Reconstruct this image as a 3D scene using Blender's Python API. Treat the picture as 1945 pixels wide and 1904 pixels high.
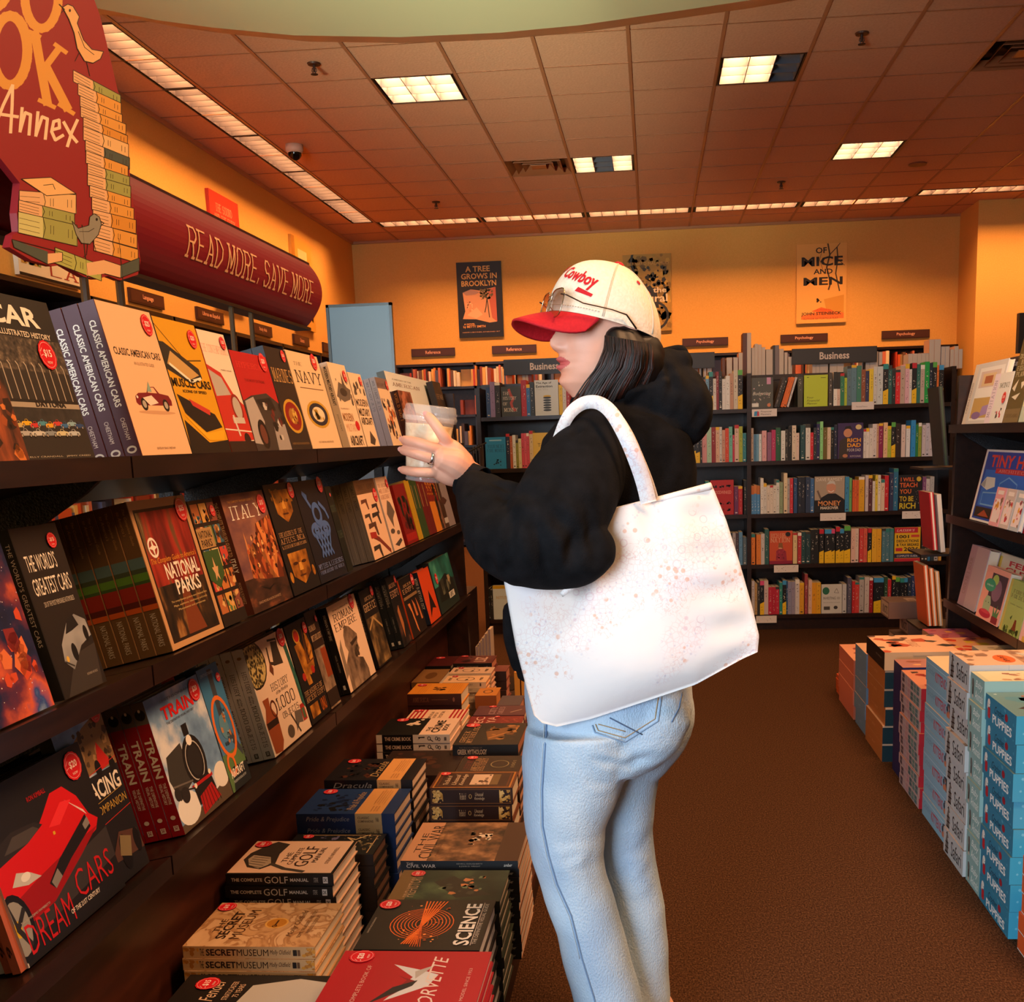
import bpy, bmesh, math, random
import numpy as np
from mathutils import Vector, Matrix
for _o in list(bpy.data.objects): bpy.data.objects.remove(_o)
SC = bpy.context.scene
COL = SC.collection
rnd = random.Random(7)
# ------------------------------------------------------------ camera
EYE = Vector((0, 0, 1.35))
FPX, YAW, PITCH, ROLL, PPX, PPY = 2028.87, -.0817, -.1745, -.0314, 972.5 + 108.86, 952 + 237.97
_f = Vector((math.sin(YAW)*math.cos(PITCH), math.cos(YAW)*math.cos(PITCH), math.sin(PITCH)))
_r0 = Vector((math.cos(YAW), -math.sin(YAW), 0)); _u0 = _r0.cross(_f)
CR = _r0*math.cos(ROLL) + _u0*math.sin(ROLL)
CU = -_r0*math.sin(ROLL) + _u0*math.cos(ROLL)
CF = _f
cd = bpy.data.cameras.new('camera'); cam = bpy.data.objects.new('camera', cd); COL.objects.link(cam)
m = Matrix.Identity(4)
for i in range(3):
    m[i][0], m[i][1], m[i][2], m[i][3] = CR[i], CU[i], -CF[i], EYE[i]
cam.matrix_world = m
cd.sensor_fit = 'HORIZONTAL'; cd.sensor_width = 36; cd.lens = FPX*36/1945
cd.shift_x = -(PPX-972.5)/1945; cd.shift_y = (PPY-952)/1945
cd.clip_start = .05; cd.clip_end = 200
SC.camera = cam
# ------------------------------------------------------------ view, world, daylight
SC.view_settings.view_transform = 'Standard'; SC.view_settings.look = 'None'
SC.view_settings.gamma = 1; SC.view_settings.use_curve_mapping = False
SC.view_settings.exposure = 0.0
SC.cycles.max_bounces = 6; SC.cycles.diffuse_bounces = 5; SC.cycles.glossy_bounces = 3
SC.cycles.transmission_bounces = 6; SC.cycles.transparent_max_bounces = 8
SC.cycles.sample_clamp_indirect = 6; SC.cycles.caustics_reflective = False; SC.cycles.caustics_refractive = False
w = bpy.data.worlds.new('world'); SC.world = w; w.use_nodes = True
w.node_tree.nodes['Background'].inputs[0].default_value = (.55, .75, 1, 1)
w.node_tree.nodes['Background'].inputs[1].default_value = 1.6
def area(name, loc, to, sx, sy, power, col):
    l = bpy.data.lights.new(name, 'AREA'); l.shape = 'RECTANGLE'; l.size = sx; l.size_y = sy
    l.energy = power; l.color = col
    o = bpy.data.objects.new(name, l); COL.objects.link(o); o.location = loc
    o.rotation_euler = (Vector(to)-Vector(loc)).to_track_quat('-Z', 'Y').to_euler()
    return o
DAY_P, WARM_P, WARM_C, TUBE, TUBE_C = 300, 165, (1, .52, .24), 135.0, (1, .44, .15)
area('window_daylight', (-2.0, -2.75, 1.75), (.0, 2.4, 1.1), 2.2, 2.4, DAY_P, (.78, .9, 1))
soffit_fill = area('soffit_fill_light', (-2.7, -2.7, .45), (-.8, 6.3, 3.78), 1.2, .5, 42, (.92, 1, .72)); soffit_fill.data.spread = math.radians(26)  # added fill lamp, its narrow beam brightens the soffit
for wx, wy in ((1.2, 1.2), (.9, 3.6)):
    area('aisle_troffer_light', (wx, wy, 3.72), (wx-.9, wy+.2, 0), .6, 1.6, WARM_P, WARM_C)
# ------------------------------------------------------------ unprojection onto true planes
def ray(x, y): x = float(x); y = float(y); return (x-PPX)/FPX*CR - (y-PPY)/FPX*CU + CF
def onX(x, y, X): d = ray(x, y); return EYE + d*(X/d.x)
def onY(x, y, Y): d = ray(x, y); return EYE + d*(Y/d.y)
def onZ(x, y, Z): d = ray(x, y); return EYE + d*((Z-EYE.z)/d.z)
def proj(p):
    d = Vector(p)-EYE; z = d.dot(CF); return PPX+FPX*d.dot(CR)/z, PPY-FPX*d.dot(CU)/z
def along(px, X, z):                       # Y of the point of a shelf line (X, z) seen in column px
    a, b = .6, 20.
    for _ in range(50):
        c = (a+b)/2
        if (proj((X, c, z))[0] < px) == (X < 0): a = c
        else: b = c
    return a
# ------------------------------------------------------------ materials
_M = {}
def lin(h):
    c = [int(h[i:i+2], 16)/255 for i in (0, 2, 4)]
    return tuple(x/12.92 if x <= .04045 else ((x+.055)/1.055)**2.4 for x in c) + (1,)
def M(h, rough=.45, metal=0., spec=.5, emit=0., trans=0., ior=1.45, alpha=1.):
    if not isinstance(h, str): return h
    if h in _N: return _N[h]
    k = (h, rough, metal, spec, emit, trans, alpha)
    if k in _M: return _M[k]
    mt = bpy.data.materials.new('col_'+h); mt.use_nodes = True
    b = mt.node_tree.nodes['Principled BSDF']
    b.inputs['Base Color'].default_value = lin(h); b.inputs['Roughness'].default_value = rough
    b.inputs['Metallic'].default_value = metal; b.inputs['Specular IOR Level'].default_value = spec
    b.inputs['IOR'].default_value = ior
    if trans: b.inputs['Transmission Weight'].default_value = trans
    if alpha < 1: b.inputs['Alpha'].default_value = alpha
    if emit:
        b.inputs['Emission Color'].default_value = lin(h); b.inputs['Emission Strength'].default_value = emit
    _M[k] = mt; return mt
_N = {}
def NM(name, stops, scale=8, detail=4, stretch=(1, 1, 1), rough=.5, kind='NOISE', bump=0., bscale=None, dist=0., metal=0., spec=.4):
    mt = bpy.data.materials.new(name); mt.use_nodes = True; nt = mt.node_tree; N = nt.nodes; L = nt.links
    b = N['Principled BSDF']; b.inputs['Roughness'].default_value = rough; b.inputs['Metallic'].default_value = metal
    b.inputs['Specular IOR Level'].default_value = spec
    tc = N.new('ShaderNodeTexCoord'); mp = N.new('ShaderNodeMapping'); mp.inputs['Scale'].default_value = stretch
    L.new(tc.outputs['Object'], mp.inputs[0])
    if kind == 'NOISE':
        t = N.new('ShaderNodeTexNoise'); t.inputs['Scale'].default_value = scale; t.inputs['Detail'].default_value = detail
        t.inputs['Distortion'].default_value = dist; out = t.outputs[0]
    elif kind == 'WAVE':
        t = N.new('ShaderNodeTexWave'); t.inputs['Scale'].default_value = scale; t.inputs['Distortion'].default_value = dist
        t.inputs['Detail'].default_value = detail; out = t.outputs['Fac']
    else:
        t = N.new('ShaderNodeTexVoronoi'); t.inputs['Scale'].default_value = scale; out = t.outputs['Distance']
        if kind == 'EDGE': t.feature = 'DISTANCE_TO_EDGE'
        if kind == 'CELL': out = t.outputs['Color']
    L.new(mp.outputs[0], t.inputs['Vector'])
    r = N.new('ShaderNodeValToRGB'); L.new(out, r.inputs[0]); e = r.color_ramp.elements
    while len(e) < len(stops): e.new(.5)
    for k, (p, c) in enumerate(stops): e[k].position = p; e[k].color = lin(c)
    L.new(r.outputs[0], b.inputs['Base Color'])
    if bump:
        t2 = t
        if bscale:
            t2 = N.new('ShaderNodeTexNoise'); t2.inputs['Scale'].default_value = bscale; t2.inputs['Detail'].default_value = 3
            L.new(mp.outputs[0], t2.inputs['Vector']); out = t2.outputs[0]
        bp = N.new('ShaderNodeBump'); bp.inputs['Strength'].default_value = bump; bp.inputs['Distance'].default_value = .01
        L.new(out, bp.inputs['Height']); L.new(bp.outputs[0], b.inputs['Normal'])
    _N[name] = mt; return mt
# ------------------------------------------------------------ mesh builder
class MB:
    def __init__(s): s.v = []; s.f = []; s.k = []; s.m = []
    def mi(s, mt):
        mt = M(mt)
        if mt not in s.m: s.m.append(mt)
        return s.m.index(mt)
    def add(s, vs, fs, mt):
        b = len(s.v); s.v += [tuple(v) for v in vs]; k = s.mi(mt)
        for f in fs: s.f.append([b+i for i in f]); s.k.append(k)
        return s
    def box(s, lo, hi, mt, T=None):
        x0, y0, z0 = lo; x1, y1, z1 = hi
        vs = [Vector(p) for p in ((x0,y0,z0),(x1,y0,z0),(x1,y1,z0),(x0,y1,z0),(x0,y0,z1),(x1,y0,z1),(x1,y1,z1),(x0,y1,z1))]
        if T is not None: vs = [T @ p for p in vs]
        return s.add(vs, [(0,3,2,1),(4,5,6,7),(0,1,5,4),(1,2,6,5),(2,3,7,6),(3,0,4,7)], mt)
    def quad(s, a, b, c, d, mt): return s.add([a, b, c, d], [(0, 1, 2, 3)], mt)
    def prism(s, pts, off, mt):                     # closed polygon swept by off
        n = len(pts); off = Vector(off); P = [Vector(p) for p in pts]
        return s.add(P+[p+off for p in P], [tuple(range(n))[::-1], tuple(range(n, 2*n))]+[(i, (i+1) % n, (i+1) % n+n, i+n) for i in range(n)], mt)
    def tube(s, pts, r, mt, n=8, cap=True):
        P = [Vector(p) for p in pts]; R = r if isinstance(r, (list, tuple)) else [r]*len(P)
        vs = []; up = None
        for i, p in enumerate(P):
            t = (P[min(i+1, len(P)-1)]-P[max(i-1, 0)]).normalized()
            if up is None: up = Vector((0, 0, 1)) if abs(t.z) < .9 else Vector((1, 0, 0))
            a = t.cross(up)
            a = a.normalized() if a.length > 1e-6 else t.orthogonal().normalized()
            up = a.cross(t).normalized(); 
            vs += [p+R[i]*(math.cos(2*math.pi*k/n)*a+math.sin(2*math.pi*k/n)*up) for k in range(n)]
        fs = [(i*n+k, i*n+(k+1) % n, (i+1)*n+(k+1) % n, (i+1)*n+k) for i in range(len(P)-1) for k in range(n)]
        if cap: fs += [tuple(range(n))[::-1], tuple(range((len(P)-1)*n, len(P)*n))]
        return s.add(vs, fs, mt)
    def lathe(s, prof, c, mt, n=24, ax=None):       # prof: (r, h) along axis ax
        ax = Vector(ax or (0, 0, 1)).normalized(); a = ax.orthogonal().normalized(); b = ax.cross(a); c = Vector(c)
        vs = [c+ax*h+r*(math.cos(2*math.pi*k/n)*a+math.sin(2*math.pi*k/n)*b) for r, h in prof for k in range(n)]
        fs = [(i*n+k, i*n+(k+1) % n, (i+1)*n+(k+1) % n, (i+1)*n+k) for i in range(len(prof)-1) for k in range(n)]
        return s.add(vs, fs, mt)
    def build(s, name, parent=None, smooth=False, origin=None):
        me = bpy.data.meshes.new(name)
        vs = s.v
        if origin is not None: vs = [(v[0]-origin[0], v[1]-origin[1], v[2]-origin[2]) for v in s.v]
        me.from_pydata(vs, [], s.f)
        for mt in s.m: me.materials.append(mt)
        me.polygons.foreach_set('material_index', s.k)
        if smooth: me.polygons.foreach_set('use_smooth', [True]*len(s.f))
        me.update()
        o = bpy.data.objects.new(name, me); COL.objects.link(o)
        if origin is not None and parent is None: o.location = origin
        if parent is not None: o.parent = parent
        return o
def tag(o, label=None, cat=None, group=None, kind=None):
    for k, v in (('label', label), ('category', cat), ('group', group), ('kind', kind)):
        if v: o[k] = v
    return o
def empty(name, loc=(0, 0, 0), label=None, cat=None, group=None):
    o = bpy.data.objects.new(name, None); COL.objects.link(o); o.location = loc; o.empty_display_size = .1
    return tag(o, label, cat, group)
def struct(o): o['kind'] = 'structure'; return o
def dup(root, label=None, mat=None):
    r = root.copy(); COL.objects.link(r)
    if mat is not None: r.matrix_world = mat
    if label: r['label'] = label
    for ch in root.children:
        if ch.name.startswith('price'): continue
        c = ch.copy(); COL.objects.link(c); c.parent = r
        for g in ch.children:
            d = g.copy(); COL.objects.link(d); d.parent = c
    return r
# ------------------------------------------------------------ lettering
_T = {}
GL = dict(A='00 26|26 40|12 32', B='00 06|06 26 35 34 23 03|23 33 42 41 30 00', C='45 36 16 05 01 10 30 41', D='00 06|06 26 44 42 20 00',
 E='46 06|06 00|00 40|03 33', F='46 06|06 00|03 33', G='45 36 16 05 01 10 30 41 43|43 23', H='00 06|40 46|03 43', I='10 16', J='36 31 20 10 01',
 K='00 06|46 02|13 40', L='06 00|00 40', M='00 06|06 21|21 46|46 40', N='00 06|06 40|40 46', O='16 05 01 10 30 41 45 36 16', P='00 06|06 36 45 44 33 03',
 Q='16 05 01 10 30 41 45 36 16|22 50', R='00 06|06 36 45 44 33 03|23 40', S='45 36 16 05 04 13 33 42 41 30 10 01', T='06 46|26 20', U='06 01 10 30 41 46',
 V='06 20|20 46', W='06 10|10 24|24 30|30 46', X='00 46|06 40', Y='06 23|46 23|23 20', Z='06 46|46 00|00 40')
GL['0'] = GL['O']; GL['1'] = '05 16|16 10'; GL['&'] = '40 05 16 25 01 10 30 42'; GL[','] = '00 01'; GL['.'] = '00 01'
def letters(txt, st=''):
    """(verts 0..1 x 0..1, faces) of a string; styles b bold, i slanted, s slab serif strokes, t thin"""
    k = (txt, st)
    if k in _T: return _T[k]
    if 's' in st:
        vs, fs, x = [], [], 0.
        wd = .95 if 'b' in st else .7
        def seg(a, b, w):
            d = b-a; L = d.length or 1; d = d/L; n = Vector((-d.y, d.x))*w/2; e = d*w*.3; q = len(vs)
            for p in (a-e-n, b+e-n, b+e+n, a-e+n): vs.append((p.x, p.y))
            fs.append((q, q+1, q+2, q+3))
        for ch in txt:
            g = GL.get(ch.upper())
            if g is None: x += 2.6; continue
            mx = 0
            for stq in g.split('|'):
                p = [Vector((int(c[0])+x, int(c[1]))) for c in stq.split()]
                mx = max(mx, max(q.x for q in p)-x)
                for a, b in zip(p, p[1:]):
                    dd = (b-a); seg(a, b, wd*(.55 if abs(dd.x) > abs(dd.y)*1.2 else 1))
                if ch not in ',.':
                    for e, o2 in ((p[0], p[1]), (p[-1], p[-2])):
                        if e.y in (0, 6) and abs((e-o2).y) > abs((e-o2).x):
                            if (ch in 'A' and e.y == 6) or (ch in 'VW' and e.y == 0) or (ch == 'N' and e.y == 0 and e.x-x > 3) or (ch in 'BDEL' and e.y == 0 and ch != 'B'): continue
                            seg(e+Vector((-.9, 0)), e+Vector((.9, 0)), .5)
            x += mx+2.1
    else:
        c = bpy.data.curves.new('t', 'FONT'); c.body = txt; c.resolution_u = 2
        if 'b' in st: c.offset = .022
        if 'h' in st: c.offset = .028
        if 't' in st: c.offset = -.008
        if 'i' in st: c.shear = .3
        o = bpy.data.objects.new('t', c)
        me = o.to_mesh()
        vs = [(v.co.x, v.co.y) for v in me.vertices]; fs = [tuple(p.vertices) for p in me.polygons]
        o.to_mesh_clear(); bpy.data.objects.remove(o); bpy.data.curves.remove(c)
    if not vs: vs, fs = [(0, 0), (1, 0), (1, 1)], []
    a = np.array(vs); lo = a.min(0); hi = a.max(0); a = (a-lo)/np.maximum(hi-lo, 1e-6)
    # drop degenerate/downward faces orientation is irrelevant for thin print
    _T[k] = (a.tolist(), fs); return _T[k]
# ------------------------------------------------------------ printing on a flat face
class Face:
    """u,v in 0..1 across a rectangle: O + u*U + v*V, prints are lifted a hair along N"""
    def __init__(s, mb, O, U, V, eps=.00005):
        s.mb = mb; s.O = Vector(O); s.U = Vector(U); s.V = Vector(V); s.N = s.U.cross(s.V).normalized(); s.n = 1; s.eps = eps
        s.asp = s.V.length/max(s.U.length, 1e-6)
    def p(s, u, v): return s.O+s.U*min(1, max(0, u))+s.V*min(1, max(0, v))+s.N*(s.eps*s.n)
class Free(Face):
    """pixel style printing through an arbitrary mapping fn(u, v) -> point"""
    def __init__(s, mb, fn, N, eps=.00005): s.mb = mb; s.fn = fn; s.N = Vector(N); s.n = 1; s.eps = eps; s.asp = 1
    def p(s, u, v): return s.fn(u, v)+s.N*(s.eps*s.n)
def art(F, els):
    mb = F.mb; F.eps = min(F.eps, .0007/max(1, len(els)))
    for e in els:
        k = e[0]; F.n += 1
        if k == 'r':
            _, x, y, w, h, c = e; mb.quad(F.p(x, y), F.p(x+w, y), F.p(x+w, y+h), F.p(x, y+h), c)
        elif k == 'e':
            _, x, y, a, b, c = e[:6]; n = 20
            mb.add([F.p(x+a*math.cos(2*math.pi*i/n), y+b*math.sin(2*math.pi*i/n)) for i in range(n)], [tuple(range(n))], c)
        elif k == 'p':
            pts = e[1]; mb.add([F.p(*q) for q in pts], [tuple(range(len(pts)))], e[2])
        elif k in 'lc':
            if k == 'c':
                _, x, y, a, b, wd, c = e; n = 24
                pts = [(x+a*math.cos(2*math.pi*i/n), y+b*math.sin(2*math.pi*i/n)) for i in range(n+1)]
            else: _, pts, wd, c = e
            A = F.asp
            for (x0, y0), (x1, y1) in zip(pts, pts[1:]):
                dx, dy = x1-x0, (y1-y0)*A; L = math.hypot(dx, dy) or 1; dx /= L; dy /= L
                nx, ny = -dy*wd/2, dx*wd/2; ex, ey = dx*wd*.25, dy*wd*.25
                F.n += .12
                mb.quad(F.p(x0-ex-nx, y0-(ey+ny)/A), F.p(x1+ex-nx, y1+(ey-ny)/A), F.p(x1+ex+nx, y1+(ey+ny)/A), F.p(x0-ex+nx, y0-(ey-ny)/A), c)
        elif k == 't':
            _, x, y, w, h, s, c = e[:7]; st = e[7] if len(e) > 7 else ''; vs, fs = letters(s, st)
            if 's' in st:
                for f in fs: F.n += .02; mb.add([F.p(x+w*vs[i][0], y+h*vs[i][1]) for i in f], [tuple(range(len(f)))], c)
            else: mb.add([F.p(x+w*a, y+h*b) for a, b in vs], fs, c)
        elif k == 'T':      # text rotated: reads upward (+v) ; box x,y,w,h on the face
            _, x, y, w, h, s, c = e[:7]; vs, fs = letters(s, e[7] if len(e) > 7 else '')
            mb.add([F.p(x+w*(1-b), y+h*a) for a, b in vs], fs, c)
        elif k == 'n':
            _, x, y, w, h, cols, cnt, sz, seed = e; r = random.Random(seed)
            for _ in range(cnt):
                a, b = x+r.random()*w, y+r.random()*h; q = sz*(.4+r.random()); t = r.random()*6.3
                pts = [(a+q*math.cos(t+j*1.257)*(.6+.6*r.random()), b+q/F.asp*math.sin(t+j*1.257)*(.6+.6*r.random())) for j in range(5)]
                mb.add([F.p(min(max(px, x), x+w), min(max(py, y), y+h)) for px, py in pts], [(0, 1, 2, 3, 4)], r.choice(cols))
            
def ORD(i): return ('topmost','second','third','fourth','fifth','sixth','seventh','eighth','ninth','tenth','eleventh','twelfth','thirteenth','fourteenth')[i]
# ============================================================ THE ROOM
HC = 3.881; GX, GY, TL = -1.939, 7.924, .6096
XL, YB = -3.76, 13.95
NM('wallpaper', [(.35, 'dfa854'), (.65, 'e4ae5c')], scale=70, detail=3, stretch=(1, 1, 1), rough=.75)
NM('tile', [(.3, 'cf9a78'), (.7, 'dba684')], scale=60, detail=6, rough=.9, bump=.15)
NM('carpet', [(.3, '2e1d12'), (.5, '4a3020'), (.75, '6b4a33')], scale=230, detail=3, stretch=(1, .55, 1), rough=1, bump=.7, spec=.05)
NM('darkwood', [(.35, '1d0f0b'), (.65, '2b1710')], scale=5, detail=5, stretch=(8, 1, 8), rough=.34, spec=.45)
NM('redwood', [(.35, '3a1a10'), (.65, '4c2415')], scale=5, detail=5, stretch=(6, 1, 6), rough=.4)
NM('hammered', [(.3, '1e2024'), (.7, '3a3d42')], scale=260, detail=2, rough=.4, bump=.5, metal=.4)
b = MB()
b.box((XL-.1, -3.4, -.1), (7.6, YB+.1, 0), 'carpet'); struct(b.build('floor'))
b = MB(); b.box((XL-.12, -3.4, 0), (XL, YB+.1, HC+.3), 'wallpaper'); struct(b.build('wall_left'))
b = MB(); b.box((XL, YB, 0), (3.77, YB+.1, HC+.3), 'wallpaper'); struct(b.build('wall_back'))
b = MB(); b.box((3.77, 13.2, 0), (7.6, YB+.1, HC+.3), 'wallpaper'); struct(b.build('wall_back_right'))
b = MB(); b.box((7.5, -3.4, 0), (7.6, 13.2, HC+.3), 'wallpaper'); struct(b.build('wall_right'))
# storefront behind the viewer: opening at left, filled in at right to restrict the daylight
b = MB()
for x0, x1 in ((XL, -3.3), (-.8, 7.6)): b.box((x0, -3.0, 0), (x1, -2.9, HC+.3), 'c9a877')
b.box((XL, -3.0, 0), (7.6, -2.9, .35), 'c9a877'); b.box((XL, -3.0, 3.0), (7.6, -2.9, HC+.3), 'c9a877')
struct(b.build('wall_front'))
# ceiling tiles with the openings of the fixtures, T-bars
strips = [(-2, 0, 8), (0, 2, 8), (2, 4, 8), (4, 6, 8), (6, 8, 8)]     # i0,i1,row of the strip by the back wall
holes = []
def gx(i): return GX+TL*i
def gy(j): return GY+TL*j
for i0, i1, j in strips: holes.append((gx(i0), gy(j)+.005, gx(i1), gy(j)+.29))
holes.append((gx(8), 12.49, gx(10), 12.77)); holes.append((gx(10), 12.49, gx(12), 12.77))
for k in range(5): holes.append((-3.43, 6.69+k*1.2192, -3.158, 6.69+(k+1)*1.2192))
squares = [(0, 0, (1, 1, 1)), (4, 0, (1, 1, 0)), (6, 4, (1, 1, 1)), (2, 4, (1, 0, 1))]
vents = [(1, 4), (7, 0)]
for i, j, _ in squares: holes.append((gx(i), gy(j), gx(i+1), gy(j+1)))
for i, j in vents: holes.append((gx(i), gy(j), gx(i+1), gy(j+1)))
b = MB()
xs = sorted({XL-.05, 7.6}|{gx(i) for i in range(-3, 16)}|{h[0] for h in holes}|{h[2] for h in holes})
ys = sorted({-3.0, YB+.05}|{gy(j) for j in range(-18, 10)}|{h[1] for h in holes}|{h[3] for h in holes})
xs = [x for k, x in enumerate(xs) if k == 0 or x-xs[k-1] > 1e-4]; ys = [y for k, y in enumerate(ys) if k == 0 or y-ys[k-1] > 1e-4]
for x0, x1 in zip(xs, xs[1:]):
    for y0, y1 in zip(ys, ys[1:]):
        cx, cy = (x0+x1)/2, (y0+y1)/2
        if any(h[0] < cx < h[2] and h[1] < cy < h[3] for h in holes): continue
        b.quad((x0, y0, HC), (x0, y1, HC), (x1, y1, HC), (x1, y0, HC), 'tile')
b.quad((XL-.1, -3.4, HC+.3), (7.7, -3.4, HC+.3), (7.7, YB+.1, HC+.3), (XL-.1, YB+.1, HC+.3), 'tile')
struct(b.build('ceiling'))
b = MB()
def clear(x0, y0, x1, y1): return not any(h[0]+.02 < (x0+x1)/2 < h[2]-.02 and h[1]+.02 < (y0+y1)/2 < h[3]-.02 for h in holes)
for i in range(-2, 16):
    for j in range(-3, 10):
        y0, y1 = gy(j), min(gy(j+1), YB)
        if y0 < YB and clear(gx(i)-.01, y0, gx(i)+.01, y1): b.box((gx(i)-.012, y0, HC-.006), (gx(i)+.012, y1, HC-.0005), 'a8714f')
for j in range(-3, 10):
    for i in range(-3, 15):
        if gy(j) < YB and clear(gx(i), gy(j)-.01, gx(i+1), gy(j)+.01): b.box((max(gx(i), XL)+.012, gy(j)-.005, HC-.004), (gx(i+1)-.012, gy(j)+.005, HC-.0005), '8e5a3c')
b.box((XL, 5, HC-.03), (XL+.025, YB, HC-.001), 'c49066'); b.box((XL, YB-.025, HC-.03), (3.77, YB, HC-.001), 'b27a50')
struct(b.build('trim_1'))
# curved dropped soffit at the front
edge = [(-3.76, 5.7), (-3.6, 5.95), (-3.02, 6.23), (-2.78, 6.44), (-2.53, 6.59), (-2.1, 6.79), (-1.49, 6.92), (-.88, 6.95), (-.39, 6.91), (.17, 6.79), (.62, 6.69), (1.09, 6.55), (1.9, 6.2), (2.9, 5.6), (4.2, 4.6), (7.5, 1.6)]
b = MB()
low = [(x, y, 3.78) for x, y in edge]; up = [(x+.05*(x+1)/3, y+.40, HC-.001) for x, y in edge]
n = len(edge)
b.add(low+[(7.5, -2.9, 3.78), (XL, -2.9, 3.78)], [tuple(range(n+2))], 'c9c7a0')
b.add(low+up, [(i, i+1, n+i+1, n+i) for i in range(n-1)], 'c99a72')
struct(b.build('ceiling_soffit'))
# ------------------------------------------------------------ ceiling lights
_N['tube'] = M('ffffff'); tm = bpy.data.materials.new('lamp_tube'); tm.use_nodes = True
pb = tm.node_tree.nodes['Principled BSDF']; pb.inputs['Base Color'].default_value = (0, 0, 0, 1)
pb.inputs['Emission Color'].default_value = TUBE_C+(1,); pb.inputs['Emission Strength'].default_value = TUBE
_N['tube'] = tm
def fixture(x0, y0, x1, y1, nx, ny, lit, dep, label, group, louver='343a4c', off=None):
    cx, cy = (x0+x1)/2, (y0+y1)/2
    r = empty('ceiling_light', (cx, cy, HC), label, 'ceiling light', group)
    x0 -= cx; x1 -= cx; y0 -= cy; y1 -= cy
    h = MB(); e = .012; d = dep
    for lo, hi in (((x0, y0, -.004), (x1, y0+e, d)), ((x0, y1-e, -.004), (x1, y1, d)), ((x0, y0, -.004), (x0+e, y1, d)), ((x1-e, y0, -.004), (x1, y1, d)), ((x0, y0, d), (x1, y1, d+.01))): h.box(lo, hi, '150c08')
    h.build('housing', r)
    g = MB(); xa, xb, ya, yb = x0+.022, x1-.022, y0+.016, y1-.016
    for i in range(nx+1):
        x = xa+(xb-xa)*i/nx; g.box((x-.003, ya, -.002), (x+.003, yb, d*.85), louver)
    for j in range(ny+1):
        y = ya+(yb-ya)*j/ny; g.box((xa, y-.003, -.002), (xb, y+.003, d*.85), louver)
    g.build('louver', r)
    t = MB()
    for i in range(len(lit)):
        a = xa+(xb-xa)*i/len(lit)+.01; c = xa+(xb-xa)*(i+1)/len(lit)-.01
        t.quad((a, ya+.01, d-.003), (a, yb-.01, d-.003), (c, yb-.01, d-.003), (c, ya+.01, d-.003), 'tube' if lit[i] else 'cbb6a0')
    t.build('lamp_tube', r)
    return r
SQL = ['square ceiling light fully lit, nearest above the left display', 'square ceiling light with its right third unlit', 'small square ceiling light fully lit, at right by the round speaker', 'square ceiling light with a dark middle, beside the air vent']
for (i, j, lit), lb in zip(squares, SQL): fixture(gx(i)+.012, gy(j)+.012, gx(i+1)-.012, gy(j+1)-.012, 3, 3, lit, .085, lb, 'square ceiling troffers')
for k in range(5): fixture(-3.425, 6.70+k*1.2192, -3.163, 6.70+(k+1)*1.2192-.012, 1, 9, (1,), .13, 'narrow strip light in the left wall row, %s from the front' % ('first second third fourth fifth'.split()[k]), 'strip lights along the left wall', '2e2a33')
for k, (i0, i1, j) in enumerate(strips): fixture(gx(i0)+.02, gy(j)+.008, gx(i1)-.02, gy(j)+.285, 8, 1, (1,), .13, 'narrow strip light along the back wall, %s from the left corner' % ('first second third fourth fifth'.split()[k]), 'strip lights along the back wall', '2e2a33')
fixture(gx(8)+.02, 12.50, gx(10)-.02, 12.765, 8, 1, (1,), .13, 'strip light set forward of the back wall row, beside the wall corner', 'strip lights along the back wall', '2e2a33')
fixture(gx(10)+.02, 12.50, gx(12)-.02, 12.765, 8, 1, (1,), .13, 'strip light set forward of the back wall row, farthest right', 'strip lights along the back wall', '2e2a33')
for (i, j), lb in zip(vents, ('square ceiling air vent of nested louvers beside a light', 'large ceiling air vent of nested louvers at right edge')):
    r = empty('ceiling_vent', (gx(i)+TL/2, gy(j)+TL/2, HC), lb, 'air vent', 'ceiling air vents')
    q = MB(); q.box((-.3, -.3, .06), (.3, .3, .07), '0d0705'); q.build('backing', r)
    for k, s in enumerate((.295, .22, .145)):
        q = MB(); s2 = s-.05
        for a in range(4):
            R = Matrix.Rotation(a*math.pi/2, 4, 'Z')
            q.add([R @ Vector(p) for p in ((-s, -s, -.004), (s, -s, -.004), (s2, -s2, .045), (-s2, -s2, .045), (-s, -s, .001), (s, -s, .001), (s2, -s2, .05), (-s2, -s2, .05))], [(0,1,2,3),(7,6,5,4),(0,4,5,1),(3,2,6,7)], '8d5333')
        q.build('louver', r)
    q = MB(); q.box((-.07, -.07, .0), (.07, .07, .006), 'a5633d'); q.build('center_plate', r)
for x, y, lb in ((-2.222, 7.573, 'sprinkler head hanging from the ceiling beside the soffit, left'), (1.401, 7.624, 'sprinkler head hanging from the ceiling at upper right'), (-2.26, 11.891, 'small sprinkler head near the back left ceiling corner'), (1.369, 11.762, 'small sprinkler head in front of the back strip lights, right')):
    r = empty('ceiling_sprinkler', (x, y, HC), lb, 'sprinkler', 'ceiling sprinklers')
    q = MB(); q.lathe([(0, -.001), (.045, -.002), (.04, -.012), (.012, -.014)], (0, 0, 0), '3c1a0e'); q.build('escutcheon', r)
    q = MB(); q.tube([(0, 0, -.01), (0, 0, -.055)], .009, '2a120a'); q.tube([(.012, 0, -.03), (.016, 0, -.05), (0, 0, -.07)], .003, '2a120a'); q.tube([(-.012, 0, -.03), (-.016, 0, -.05), (0, 0, -.07)], .003, '2a120a')
    q.lathe([(0, -.074), (.024, -.072), (.024, -.069), (0, -.068)], (0, 0, 0), '2a120a'); q.build('head', r)
r = empty('ceiling_camera', (-3.0, 9.48, HC), 'white dome security camera on the ceiling', 'security camera')
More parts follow.
